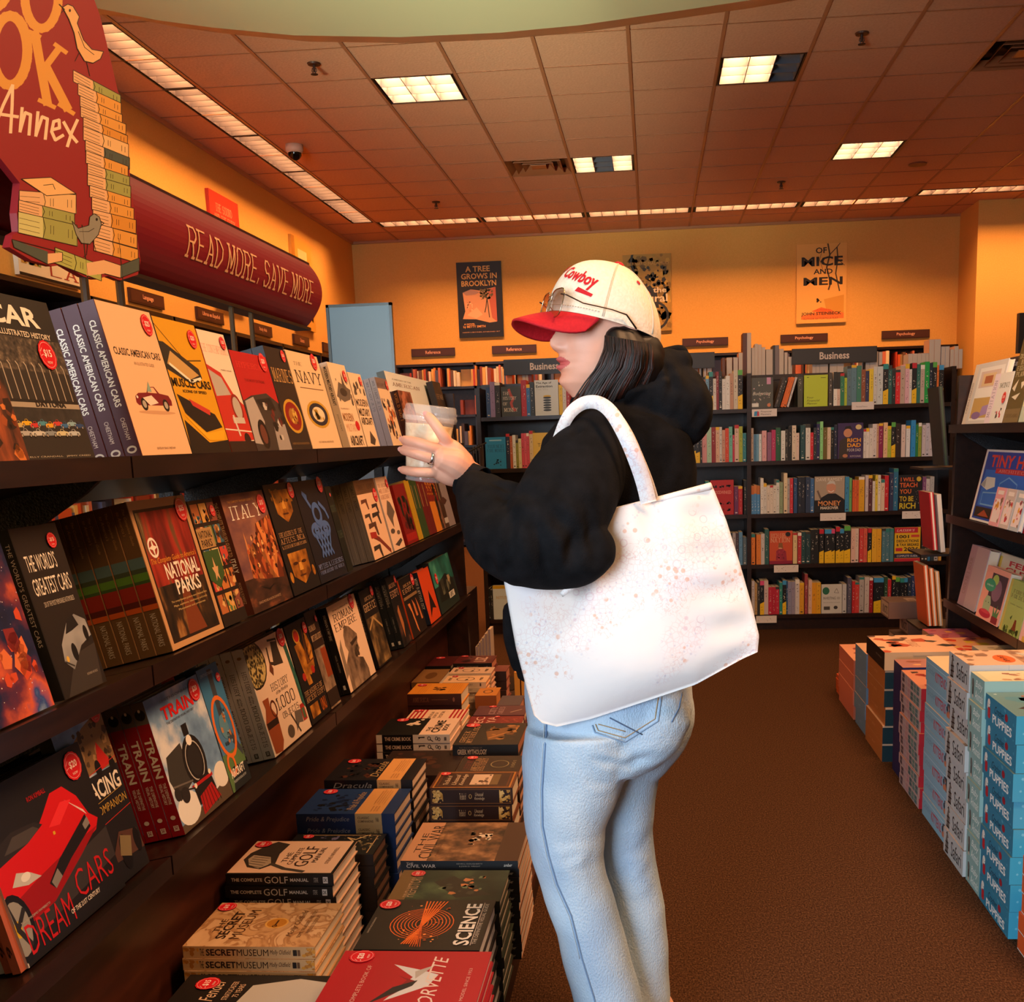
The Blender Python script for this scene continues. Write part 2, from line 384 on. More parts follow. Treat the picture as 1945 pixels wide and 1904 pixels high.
q = MB(); q.lathe([(0, 0), (.075, 0), (.075, -.045), (.062, -.065), (0, -.065)], (0, 0, 0), 'd8b8a0'); q.build('base', r, True)
q = MB(); q.lathe([(.058, -.06), (.056, -.085), (.04, -.11), (.018, -.123), (0, -.125)], (0, 0, 0), M('0a0a0c', .08)); q.build('dome', r, True)
q = MB(); q.lathe([(0, -.003), (.09, -.003), (.085, -.012), (0, -.014)], (2.628, 11.286, HC), '7a4028'); tag(q.build('ceiling_speaker', origin=(2.628, 11.286, HC)), 'flat round ceiling speaker disc at right', 'ceiling speaker')
# ------------------------------------------------------------ posters
def poster(O, U, V, bg, els, label, name='wall_poster', th=.03):
    O, U, V = Vector(O), Vector(U), Vector(V); Nn = U.cross(V).normalized(); q = MB()
    q.prism([O, O+U, O+U+V, O+V], Nn*th, bg)
    art(Face(q, O+Nn*th, U, V, .0008), els); 
    return tag(q.build(name, origin=tuple(O)), label, 'poster', 'book cover posters on the walls')
cream, ink = 'f0c890', '1c0f08'
poster((-2.43, YB-.001, 2.65), (.57, 0, 0), (0, 0, .92), '140b07', [
    ('t', .2, .87, .55, .075, 'A TREE', 'e8b45c', 'b'), ('t', .1, .775, .8, .075, 'GROWS IN', 'e8b45c', 'b'), ('t', .1, .68, .78, .075, 'BROOKLYN', 'e8b45c', 'b'),
    ('p', [(.12, .6), (.3, .64), (.5, .62), (.86, .66), (.86, .2), (.7, .19), (.4, .24), (.1, .25), (.16, .35)], 'e2a172'), ('p', [(.12, .6), (.3, .64), (.5, .6), (.4, .57), (.2, .56)], 'b58a78'), ('p', [(.68, .62), (.86, .66), (.87, .2), (.76, .25)], 'c9654a'),
    ('p', [(.2, .3), (.42, .4), (.55, .3), (.4, .25)], 'efb98a'), ('n', .5, .5, .3, .14, ['5f5a35', '7a6c3c'], 60, .025, 3), ('l', [(.66, .52), (.63, .4), (.6, .33)], .02, '3c2e1c'), ('l', [(.66, .52), (.7, .26)], .02, '3c2e1c'), ('n', .18, .35, .15, .16, ['8a4b2c', 'f4cf9b'], 14, .02, 5),
    ('t', .12, .165, .25, .025, 'A NOVEL', 'e8a050', 'b'), ('t', .1, .12, .5, .04, 'by BETTY SMITH', 'e8a050', 'b'), ('t', .08, .06, .84, .015, 'HARPER & BROTHERS, ESTABLISHED 1817', 'd9a070')], 'black book-cover poster with street scene on the back wall')
poster((-.33, YB-.001, 2.64), (.6, 0, 0), (0, 0, .93), 'b08a30', [
    ('n', 0, 0, 1, 1, ['8a6a1e', 'c9a038', '6a5218', 'a58830'], 120, .08, 11), ('l', [(.2, 1), (.16, .9), (.22, .8)], .05, '1e1a10'), ('n', .2, .45, .7, .4, ['3a2f14', '241e10'], 40, .05, 12),
    ('p', [(.42, .55), (.56, .6), (.7, .5), (.74, .3), (.4, .3)], '1e1a10'), ('c', .62, .2, .3, .18, .05, '2a2414'), ('t', .1, .86, .85, .04, 'BERNARD MALAMUD', 'd8a850'), ('t', .62, .5, .28, .07, 'the', 'e8d8b0', 'b'), ('t', .08, .38, .84, .1, 'Natural', 'e8d8b0', 'b')], 'olive and yellow book-cover poster half hidden by the cap')
tr = [('l', [(.62, 1), (.66, .86), (.6, .7), (.68, .5), (.64, .42)], .03, '4a3418'), ('l', [(.66, .86), (.8, .95), (.86, 1)], .018, '4a3418'), ('l', [(.8, .95), (.82, .8), (.78, .62), (.86, .4)], .025, '4a3418'), ('l', [(.5, .9), (.46, .8), (.55, .62)], .008, '4a3418'), ('l', [(.82, .8), (.95, .72)], .012, '4a3418')]
poster((1.81, YB-.001, 2.66), (.61, 0, 0), (0, 0, .94), 'ecb45e', [('p', [(.1, .1), (.6, .16), (.95, .12), (.95, .05), (.1, .05)], 'e27a38'), ('p', [(.55, .3), (.95, .35), (.95, .12), (.6, .16)], 'd99a3c')]+tr+[
    ('t', .38, .88, .22, .075, 'OF', ink, 'b'), ('t', .1, .72, .82, .12, 'MICE', ink, 'h'), ('t', .34, .62, .38, .065, 'AND', ink, 'b'), ('t', .14, .48, .78, .1, 'MEN', ink, 'h'),
    ('n', .4, .26, .1, .1, ['3c2612'], 6, .03, 4), ('p', [(.3, .15), (.5, .2), (.75, .15), (.6, .12)], 'e06a2c'), ('t', .4, .155, .3, .02, 'A Novel by', 'd03018', 'i'), ('t', .1, .09, .8, .05, 'JOHN STEINBECK', '3a1c0a', 'b'), ('t', .14, .045, .7, .022, 'AUTHOR OF TORTILLA FLAT', 'b03818')], 'yellow book-cover poster with bare trees on the back wall')
def lposter(y0, y1, z0, z1, bg, els, label): return poster((XL+.001, y1, z0), (0, 0, z1-z0), (0, y0-y1, 0), bg, [], label) if not els else _lp(y0, y1, z0, z1, bg, els, label)
def _lp(y0, y1, z0, z1, bg, els, label):
    return poster((XL+.001, y0, z0), (0, y1-y0, 0), (0, 0, z1-z0), bg, els, label)
_lp(9.34, 10.0, 2.6, 3.54, 'c83a28', [('t', .2, .83, .55, .075, 'THE SOUND', 'f0b090', 's'), ('t', .12, .735, .72, .075, 'AND THE FURY', 'f0b090', 's'), ('t', .25, .68, .45, .02, 'a novel', 'f0b090')], 'red book-cover poster on the left wall above the banner')
_lp(11.45, 12.1, 2.6, 3.54, 'd8a040', [('r', .0, 0, .16, 1, 'b07828'), ('r', .3, .62, .46, .26, 'ecc890'), ('t', .4, .75, .26, .03, 'the Living', '4a2c14', 'i'), ('n', .3, .1, .6, .45, ['c05a38', 'd8b878', '8a5a30'], 40, .06, 9)], 'yellow book-cover poster on the left wall near the corner')
_lp(6.35, 7.06, 2.41, 3.3, 'ece0c8', [('r', 0, 0, 1, .02, '1a1008'), ('r', .97, 0, .03, 1, '1a1008'), ('n', .04, .08, .3, .3, ['c89a48', '8a9a58'], 20, .06, 6), ('t', .45, .04, .5, .09, 'LA', 'a03828', 's')], 'framed white poster on the left wall behind the hanging sign')
# ------------------------------------------------------------ section plaques on the walls
def plaque(O, U, V, txt, label, th=.02):
    O, U, V = Vector(O), Vector(U), Vector(V); Nn = U.cross(V).normalized()
    q = MB(); q.prism([O, O+U, O+U+V, O+V], Nn*th, '3a1c12'); e = .08; a = V.length/U.length
    q2 = MB(); art(Face(q, O+Nn*th, U, V, .0008), [('r', .015, .12, .97, .78, '4a261a')])
    o = tag(q.build('section_plaque', origin=tuple(O)), label, 'sign', 'section plaques on the walls')
    F = Face(q2, U*.5+V*.5+Nn*(th+.003)-U*.5-V*.5, U, V, .0008); art(F, [('t', .5-.035*len(txt)*.55, .3, .07*len(txt)*.55, .42, txt, 'e8a888', 'b')]); q2.build('lettering', o)
for x0, x1, t, lb in ((-3.065, -2.5, 'Reference', 'brown Reference plaque on back wall, left of the black poster'), (-2.02, -1.45, 'Reference', 'brown Reference plaque on the back wall under the black poster'),
    (.40, .97, 'Psychology', 'brown Psychology plaque on back wall right of the hood'), (1.62, 2.2, 'Psychology', 'brown Psychology plaque below the yellow tree poster'), (2.86, 3.44, 'Psychology', 'brown Psychology plaque on back wall, rightmost of three')):
    plaque((x0, YB-.001, 2.435), (x1-x0, 0, 0), (0, 0, .1), t, lb)
for y0, y1, t in ((7.75, 8.3, 'Language'), (8.91, 9.47, 'Libros en Español'), (10.16, 10.69, 'Study Aids'), (11.35, 11.86, 'Science'), (12.38, 12.9, 'Nature')):
    plaque((XL+.001, y0, 2.42), (0, y1-y0, 0), (0, 0, .1), t, 'brown %s plaque on the left wall' % t)
# ------------------------------------------------------------ wall cases and their far-off books
def wallcase(name, O, U, D, W, levels, label, seed, tops=None):
    """case of width W along unit U from O, depth D (vector into the room)"""
    O, U, D = Vector(O), Vector(U), Vector(D); H = levels[-1]; r = empty(name, O, label, 'bookcase', 'bookcases on the walls')
    q = MB(); back = D*.06
    def bx(u0, u1, d0, d1, z0, z1, mt, mb): mb.prism([U*u0+D*d0+Vector((0, 0, z0)), U*u1+D*d0+Vector((0, 0, z0)), U*u1+D*d1+Vector((0, 0, z0)), U*u0+D*d1+Vector((0, 0, z0))], (0, 0, z1-z0), mt)
    bx(0, W, .001, .06, 0, H, 'redwood', q); q.build('back_panel', r)
    n = max(1, round(W/1.2))
    for k in range(n+1):
        q = MB(); u = min(k*W/n, W-.03); bx(u, u+.03, .06, 1, 0, H, 'darkwood', q); q.build('upright', r)
    for z in levels:
        q = MB(); bx(0, W, .06, 1, z-.03, z, 'darkwood', q); q.build('shelf', r)
    return r
wallcase('wall_bookcase', (-3.4, YB-.002, 0), (1, 0, 0), (0, -.34, 0), 7.1, (.1, .5, .9, 1.3, 1.68, 2.03, 2.32), 'long dark bookcase against the back wall under the posters', 1)
wallcase('wall_bookcase', (XL+.002, 5.4, 0), (0, 1, 0), (.34, 0, 0), 8.1, (.1, .45, .8, 1.15, 1.5, 1.9, 2.3), 'long dark bookcase against the left wall under the plaques', 2)
pal = ['c8552a', 'd98a3a', 'b8402a', 'e0b060', '8a3a24', 'd8c8a8', '6a4a3a', 'c06a50', '3a2a28', '9a7a50', '50506a', 'e8dcc8']
q = MB(); r_ = random.Random(5)
for z0, zt in ((1.3, 1.65), (1.68, 2.0), (2.03, 2.28)):
    x = -3.36
    while x < 3.6:
        t = r_.uniform(.015, .045); hh = r_.uniform(.17, min(.27, zt-z0))
        if r_.random() < .1: x += .08; continue
        d = r_.uniform(.16, .22)
        if r_.random() < .12: t = .15; d = .06
        q.box((x, YB-.1-d-.1, z0), (x+t-.002, YB-.1, z0+hh), r_.choice(pal)); x += t
for z0, zt in ((.45, .77), (.8, 1.12), (1.15, 1.47), (1.5, 1.87), (1.9, 2.27)):
    y = 5.46
    while y < 13.3:
        t = r_.uniform(.015, .045); hh = r_.uniform(.17, min(.27, zt-z0))
        if r_.random() < .1: y += .08; continue
        if r_.random() < .12: t = .15
        q.box((XL+.03, y, z0), (XL+.3, y+t-.002, z0+hh), r_.choice(pal)); y += t
tag(q.build('shelved_books'), 'rows of far-off books filling the bookcases on the walls', 'books', kind='stuff')
# ============================================================ BOOKS
def book(name, w, h, t, cov, spc, front=(), spine=(), label=None, cat='book', group=None, page='e4d6c0', hard=True, price=None, sp=(.85, .9), foot=(), edge=True):
    q = MB(); bt = .0028 if hard else .0012; o = .004 if hard else .0008
    q.box((bt, 0, t-bt), (w, h, t), cov); q.box((bt, 0, 0), (w, h, bt), cov); q.box((0, 0, 0), (bt, h, t), spc)
    art(Face(q, (0, 0, t), (w, 0, 0), (0, h, 0)), front)
    art(Face(q, (0, h, 0), (0, -h, 0), (0, 0, t)), spine)
    r = tag(q.build(name), label, cat, group)
    p = MB(); p.box((bt, o, bt), (w-o, h-o, t-bt), page)
    if foot: art(Face(p, (0, 0, 0), (w, 0, 0), (0, 0, t)), foot)
    p.build('page_block', r)
    if price:
        s = MB(); rr = .021*min(1.15, w/.21); cx, cy = w*sp[0], h*sp[1]; F = Face(s, (cx-rr, cy-rr, t+.0022), (2*rr, 0, 0), (0, 2*rr, 0))
        pts = [(.5+.5*math.cos(a*math.pi/14)*(1 if a % 2 else .96), .5+.5*math.sin(a*math.pi/14)*(1 if a % 2 else .96)) for a in range(28)]
        art(F, [('p', pts, M('d81e2a', .3)), ('c', .5, .5, .42, .42, .02, 'f0a0a0'), ('t', .3, .4, .45, .28, price, 'ffe8e0', 'b'), ('t', .36, .2, .3, .09, 'NOW', 'f8c8c0', 'b'), ('l', [(.12, .6), (.26, .72)], .03, 'f0a0a0'), ('l', [(.1, .45), (.24, .5)], .03, 'f0a0a0')])
        s.build('price_sticker', r)
    return r
LA = math.radians(12.5)
def lean(side, X, Y0, z, t, back=0.):
    """matrix of a book leaning on a display shelf; side +1 faces +X (left unit), -1 faces -X (right unit)"""
    s, c = math.sin(LA), math.cos(LA)
    if side > 0: ex, ey, ez = Vector((0, 1, 0)), Vector((-s, 0, c)), Vector((c, 0, s))
    else: ex, ey, ez = Vector((0, -1, 0)), Vector((s, 0, c)), Vector((-c, 0, s))
    o = Vector((X, Y0, z))-ez*(t+back)
    m = Matrix.Identity(4)
    for i in range(3): m[i][0], m[i][1], m[i][2], m[i][3] = ex[i], ey[i], ez[i], o[i]
    return m
SHZ = {'A': 1.342, 'B': .980, 'C': .628}; XF = -.9
TIER = {'A': 'top', 'B': 'middle', 'C': 'lowest'}
def height(X, Y, z, ytop):
    a, b = .05, .6
    for _ in range(40):
        c = (a+b)/2
        if proj((X-c*math.sin(LA), Y, z+c*math.cos(LA)))[1] > ytop: a = c
        else: b = c
    return a
NTH = ('', 'second', 'third', 'fourth', 'fifth', 'sixth')
def shelved(sh, xl, xr, ytop, t, cov, spc, front, spine, label, short, n=1, back=0., step=0., **k):
    z = SHZ[sh]; X = XF-back; y0 = along(xl, X, z); y1 = min(along(xr, X, z), 4.98)
    h = k.pop('h', None) or height(X, y0, z, ytop)
    b = book(k.pop('name', 'display_book'), y1-y0, h, t, cov, spc, front, spine, label, group='face-out books on the left display unit', **k)
    b.matrix_world = lean(1, XF, y0, z, t, back)
    for i in range(1, n):
        dup(b, '%s, %s copy back on the %s shelf' % (short, NTH[i], TIER[sh]), lean(1, XF, y0-step*i, z, t, back+i*(t+.0012)))
    return b
W_ = 'f4ecdf'; K_ = '14100f'
NM('nebula', [(.3, '0a0716'), (.44, '16204c'), (.52, '6a2a44'), (.6, 'd86040'), (.68, '2a4a94'), (.8, 'a8c8f0')], scale=9, detail=8)
NM('bark', [(.35, '1c0f08'), (.5, '7a3a1c'), (.65, 'b8582a'), (.75, '3a1c10')], scale=14, detail=7, stretch=(2.2, .6, 1))
NM('crowd', [(.3, '15100e'), (.55, '4a4038'), (.7, '7a6a58'), (.8, 'a89888')], scale=120, detail=4)
NM('redwood_art', [(.3, '1a0e08'), (.45, '7c1c14'), (.55, 'a83020'), (.62, '5a4a2c'), (.75, 'c8a878')], scale=7, detail=6, stretch=(3, .5, 1))
NM('forest_art', [(.35, '120c07'), (.55, '3a2612'), (.65, '8a5a2c'), (.8, 'c89a58')], scale=22, detail=6, stretch=(1.6, .6, 1))
NM('dusk_sky', [(.3, '5a3a4a'), (.55, '8a5a50'), (.75, 'b87a58')], scale=10, detail=5, stretch=(1, 2, 1))
NM('canal', [(.3, '1e120e'), (.6, '4a2c20'), (.75, '8a4a2a')], scale=22, detail=5, stretch=(.7, 2, 1))
NM('facade', [(.3, '6a2c14'), (.5, 'b8562a'), (.62, 'e08a4a'), (.8, '40200f')], scale=34, detail=3, stretch=(1.8, 1, 1), kind='CELL')
NM('steam_sky', [(.3, '3a5a8a'), (.48, '7aa0cc'), (.58, 'd8dce4'), (.75, 'f0f0f0')], scale=8, detail=6)
NM('stone', [(.3, '4a3a30'), (.55, '8a705c'), (.8, 'b89a80')], scale=24, detail=6)
NM('ruin', [(.3, '1a130c'), (.5, '4a3822'), (.65, '8a6a40'), (.8, 'b08a58')], scale=18, detail=7)
NM('gold', [(.3, '5a300a'), (.55, 'a8681c'), (.75, 'd8983a')], scale=30, detail=5)
NM('coin', [(.35, '2c2416'), (.5, '8a7a4a'), (.65, 'c8b070')], scale=110, detail=3, kind='VORONOI')
NM('jade', [(.3, '164038'), (.6, '3a7a6c'), (.8, '6aa898')], scale=20, detail=5)
NM('teal_art', [(.3, '0a2a2c'), (.55, '2a7a70'), (.75, '6ac0a8')], scale=6, detail=5)
NM('storm_art', [(.3, '10140f'), (.55, '2c3a2c'), (.7, '5a6a48'), (.85, 'a0784a')], scale=7, detail=6)
NM('battle_art', [(.3, '2a1a10'), (.5, '7a5034'), (.65, 'b07a50'), (.8, 'd8a878')], scale=26, detail=6)
NM('map_art', [(.42, 'c09468'), (.5, '9a6c44'), (.53, 'c8a078'), (.7, 'd0a880')], scale=10, detail=3, dist=2.5)
NM('asphalt', [(.3, '1c1a1a'), (.7, '3a3634')], scale=60, detail=4)
NM('silver', [(.3, '5a5c60'), (.7, 'b0b2b8')], scale=9, detail=3)
NM('dark_art', [(.35, '0f0c0c'), (.6, '2e2220'), (.75, '6a3c28')], scale=15, detail=6)
def car(x, y, w, h, body, win='2a2420', light='e8e0d0', fl=1):
    """a small sports car seen from the side, facing left (fl=1)"""
    def P(pts): return [(x+w*(a if fl > 0 else 1-a), y+h*b) for a, b in pts]
    cx = lambda a: x+w*(a if fl > 0 else 1-a)
    return [('p', P([(0, .3), (.02, .55), (.12, .68), (.35, .72), (.42, .95), (.6, .98), (.7, .72), (.95, .66), (1, .45), (.98, .25), (.05, .2)]), body),
            ('p', P([(.38, .72), (.44, .92), (.58, .94), (.64, .72)]), win), ('e', cx(.2), y+.25*h, .085*w, .25*h, '1a1512'), ('e', cx(.8), y+.25*h, .085*w, .25*h, '1a1512'),
            ('e', cx(.2), y+.25*h, .05*w, .15*h, 'b0a89c'), ('e', cx(.8), y+.25*h, .05*w, .15*h, 'b0a89c'), ('e', cx(.06), y+.52*h, .025*w, .06*h, light)]
# ---- top shelf
shelved('A', -70, 57, 640, .02, 'bark', 'bark', [('n', 0, 0, 1, 1, ['d87a3a', '2a150a', 'a04c20'], 60, .07, 3)], [], 'book with a rusty bark photograph, at the near end of the top shelf', 'bark book', back=0, h=.215, hard=False)
shelved('A', -12, 182, 610, .022, '1d1917', '1d1917', [
    ('r', 0, .55, 1, .2, 'crowd'), ('r', 0, .38, 1, .17, '2a2522'), ('r', 0, .32, 1, .04, 'a89c8c'), ('r', 0, .0, 1, .33, 'asphalt'), ('p', [(0, .06), (.6, .2), (1, .22), (1, 0), (0, 0)], '2c2826')]
    + [('l', [(.2+.075*i, .38), (.2+.075*i, .58), (.185+.075*i, .6)], .008, 'b8ac9c') for i in range(11)]
    + [x for i in range(9) for x in car(.28+.075*i, .2+.012*(i % 2), .1, .05, ['c8b070', 'e0b020', 'c83030', '4a90a8', 'e0a020', 'c84038', '3a6aa0', '8ab0c0', '2a4a80'][i])]
    + [x for i in range(5) for x in car(.3+.12*i, .15, .13, .055, ['b0b0b0', 'c8c8c4', '8a949c', 'd0c8a0', 'b8c0c4'][i])]
    + [('t', -.1, .82, .95, .12, 'NASCAR', W_, 'h'), ('t', .1, .755, .82, .035, 'THE OFFICIAL ILLUSTRATED HISTORY', 'd8ccb8', 'b'), ('t', .55, .335, .3, .035, 'DAYTONA', '201a18', 'h'), ('t', .3, .03, .65, .012, 'KELLY CRANDALL   JIMMY CREED', 'c8bca8')],
    [], 'stock car racing book with grandstand photograph on the top shelf', 'stock car book', back=.024, h=.262, price="$15", sp=(.82, .66))
MAR = '4a1420'
shelved('A', 270, 365, 568, .029, 'eebf94', MAR, [
    ('t', .08, .66, .86, .05, 'CLASSIC AMERICAN CARS', '2a1c14', 'b'), ('t', .38, .605, .38, .022, 'AN ILLUSTRATED GUIDE', '8a6a50'),
    ('e', .55, .29, .36, .012, 'd0a07a')]+car(.2, .3, .7, .17, '7a1420', win='eebf94')+[('p', [(.34, .385), (.52, .405), (.62, .355), (.44, .335)], 'e8d8c8'), ('p', [(.46, .43), (.53, .5), (.55, .43)], '8aa89c'), ('t', .32, .04, .36, .014, 'EDITED BY CRAIG CHEETHAM', '6a4a34')],
    [('t', .12, .3, .55, .42, 'CLASSIC AMERICAN CARS', W_, 'b'), ('t', .74, .36, .14, .28, 'CHEETHAM', 'e0c8b8'), ('c', .945, .5, .018, .26, .012, 'd8c8b8')],
    'cream book with a maroon convertible, front copy on the top shelf', 'maroon spined classic car book', n=5, price="$25", step=.002)
shelved('A', 366, 440, 599, .022, 'dca018', '1c1814', [
    ('p', [(0, .62), (.5, .52), (.8, .58), (.78, .65), (.1, .82), (0, .82)], '2a2620'), ('p', [(.05, .66), (.5, .56), (.74, .6), (.2, .76)], 'c8a060'), ('l', [(0, .95), (.5, .7), (.9, .72)], .012, '4a3408'), ('l', [(.1, .66), (.5, .545), (.76, .575)], .03, 'f0ead8'),
    ('p', [(0, 0), (1, 0), (1, .1), (.5, .08), (.05, .25)], '1a1614'), ('p', [(.05, .44), (.5, .36), (.85, .3), (.95, .2), (.5, .16), (.12, .3)], '1c1816'), ('p', [(.3, .41), (.75, .33), (.72, .29), (.35, .36)], 'c83a30'), ('p', [(.05, .3), (.5, .15), (.98, .18), (.9, .1), (.5, .1)], 'f0b020'),
    ('t', .02, .495, .94, .065, 'MUSCLE CARS', '1a1208', 'h'), ('t', .22, .455, .58, .022, 'ICONS OF SPEED', '3a2808', 'b')], [], 'yellow muscle car book on the top shelf', 'yellow muscle car book', n=2, price="$20", sp=(.82, .88))
shelved('A', 441, 489, 624, .022, 'f0dcc8', '9a2418', [
    ('t', .02, .82, .95, .07, 'THE CONTEMPORARY', 'e0a898', 's'), ('t', .5, .68, .4, .012, 'MARK HALES', '5a4438'), ('p', [(0, .72), (.45, .66), (.75, .46), (1, .4), (1, .1), (0, .08)], 'c43026'), ('p', [(.02, .68), (.42, .62), (.6, .48), (.05, .46)], 'b8b0a8'), ('e', .7, .37, .2, .12, '8a2018'), ('e', .7, .37, .15, .095, 'b8b0a8'),
    ('r', .4, .24, .45, .05, 'c8c0b8'), ('r', 0, .0, 1, .09, '2a1c1a'), ('l', [(0, .19), (1, .17)], .02, 'e8dcd0'), ('e', .75, .1, .12, .06, '2a1614'), ('l', [(.45, .3), (.5, .14)], .06, 'd8d0c8')], [], 'white book with a red vintage car, top shelf', 'red vintage car book', n=2, price="$20", sp=(.84, .92))
shelved('A', 490, 555, 664, .022, 'b81c20', '4a0c10', [
    ('t', .1, .84, .86, .06, 'HYPERCARS', 'd84038', 's'), ('t', .2, .7, .55, .03, 'THE MOST EXTREME', '8a1418', 'b'), ('p', [(0, .5), (.25, .56), (.7, .6), (1, .5), (1, 0), (0, .0)], '3a3434'), ('p', [(.05, .5), (.3, .55), (.42, .3), (.3, .06), (0, .08)], 'b0a8a8'), ('p', [(.35, .52), (.8, .56), (.85, .42), (.5, .42)], '201c1e'), ('e', .3, .17, .13, .15, '181214'), ('e', .3, .17, .08, .1, '6a3a30'), ('p', [(.6, .0), (.65, .25), (1, .28), (1, 0)], 'a09898'), ('n', .5, .1, .5, .4, ['6a2420', 'c8c0bc', '1c1818'], 16, .05, 8)], [], 'red sports car book with a silver car, top shelf', 'red sports car book', n=2, price="$20", sp=(.85, .93))
shelved('A', 556, 594, 656, .03, '2a2220', '1a2230', [
    ('t', .08, .66, .9, .14, 'MARINES', 'c8985a', 's'), ('e', .5, .33, .42, .17, 'c89a30'), ('e', .5, .33, .35, .142, '8a1818'), ('e', .5, .33, .2, .08, 'a8702a'), ('n', .32, .25, .36, .16, ['d8b050', '6a3010'], 14, .06, 2), ('t', .1, .05, .8, .02, 'HERITAGE FOUNDATION', 'a07848')], [('t', .1, .3, .5, .4, 'THE MARINES', 'b89058', 's')], 'black book with a round red and gold emblem, top shelf', 'black emblem book', n=3, price="$20", sp=(.8, .93))
shelved('A', 595, 650, 664, .03, 'ecc8a0', 'e4c09a', [
    ('t', .15, .86, .25, .035, 'THE', '3a2c28', 's'), ('t', .1, .68, .84, .13, 'NAVY', '2a2428', 's'), ('l', [(.15, .63), (.9, .63)], .008, '6a4a34'), ('e', .5, .36, .36, .145, 'c89a30'), ('e', .5, .36, .3, .12, '24283a'), ('e', .5, .36, .2, .08, 'e8d8b8'), ('n', .36, .3, .28, .12, ['b8903a', '5a4a3a'], 12, .05, 4), ('t', .25, .06, .5, .02, 'U.S. NAVAL INSTITUTE', '8a6a50')], [('t', .15, .3, .4, .4, 'THE NAVY', '3a2c28', 's')], 'white book with a round navy and gold emblem, top shelf', 'white emblem book', n=2, price="$20", sp=(.82, .93))
JET = [('n', .1, .5, .85, .34, ['6a625c', '48423e', '8a8078'], 16, .06, 5), ('p', [(.05, .6), (.35, .78), (.95, .7), (.8, .58), (.4, .54)], '6a6058'), ('p', [(.5, .7), (.62, .9), (.7, .7)], '58504a'), ('e', .5, .66, .2, .05, '3a3430')]
MMA = JET+[('t', .06, .31, .6, .1, 'MODERN', '9a6a40', 'b'), ('t', .1, .19, .62, .09, 'MILITARY', 'd8a080', ''), ('t', .12, .02, .78, .12, 'AIRCRAFT', '1a1412', 'h'), ('e', .78, .26, .12, .06, 'c82028'), ('t', .05, .45, .5, .018, 'THE ILLUSTRATED HISTORY OF', '8a6a58')]
shelved('A', 666, 697, 687, .022, 'f0d0b0', 'ecd2b8', MMA, [('t', .05, .3, .45, .42, 'MODERN MILITARY AIRCRAFT', '2a2024', 'h'), ('t', .6, .36, .2, .25, 'JOHN DAY', '7a6658')], 'white military aircraft book on top shelf, nearer copy beside its spine', 'white aircraft book', n=2, price="$15", sp=(.8, .86))
shelved('A', 699, 722, 706, .022, 'f0d0b0', 'ecd2b8', [('n', .1, .7, .85, .2, ['6a625c', '48423e'], 10, .08, 6), ('t', .04, .55, .9, .1, 'MODERN', '3a2c28', 'b'), ('t', .06, .42, .85, .1, 'MILITARY', '1a1412', 'h'), ('t', .06, .3, .9, .1, 'AIRCRAFT', '1a1412', 'h'), ('p', [(.3, .05), (.5, .22), (.8, .1), (.6, .02)], '4a403c')], [], 'white military aircraft book on top shelf, farther copy beside the grey one', 'white aircraft book farther along', back=.004, price="$15", sp=(.8, .9))
shelved('A', 747, 768, 716, .02, 'e8c8a8', '8a7878', [('r', 0, .84, 1, .16, '7a6868'), ('t', .06, .87, .88, .05, 'MILITARY JETS', '3a2c2c', 's'), ('n', .05, .1, .9, .6, ['6a3a2c', 'c86a3a', '4a4450', 'a89088', '3a3030'], 40, .09, 7)], [('t', .05, .3, .42, .42, 'MILITARY JETS', '2c2024', 's')], 'grey spined war book on top shelf, front copy of three', 'grey spined war book', n=3, price="$15", sp=(.85, .9))
shelved('A', 783, 806, 741, .022, '8a5040', '3a1410', [('n', 0, 0, 1, 1, ['6a3428', 'b87058', '4a2018', 'a05844'], 50, .1, 8)], [('t', .04, .25, .5, .5, 'WORLD WAR I', 'c8884a', 's')], 'brown war history book on top shelf, behind the iced coffee', 'brown war history book', n=2, step=.004)
shelved('A', 768, 846, 728, .03, 'dfe2e4', '2a2826', [('r', .04, .04, .92, .4, 'b89478'), ('p', [(.04, .3), (.4, .5), (.7, .44), (.96, .5), (.96, .3)], 'c8a890'), ('p', [(.6, .12), (.92, .2), (.9, .34), (.62, .26)], '4a4030'), ('t', .1, .82, .6, .05, 'AMERICAN', '6a3a34', 's'), ('t', .12, .9, .4, .02, 'A HISTORY OF THE', '5a5450')], [], 'large white landscape book behind the brown books, far end of top shelf', 'white landscape book', back=.05, h=.3)
for i in range(3):
    shelved('A', 852+i*9, 880+i*7, 730, .028, ['2a2422', '3a2420', '1c1a1a'][i], '241e1c', [('r', .1, .1, .8, .5, 'dark_art'), ('t', .1, .72, .8, .08, ['THE WAR', 'MAPS', 'ATLAS'][i], 'a88868', 's')], [], ('shrink-wrapped dark book at the far end of the top shelf, %s' % ['nearest of three', 'middle of three', 'farthest of three'][i]), 'dark book', back=.01+.033*i, h=.285-.012*i)
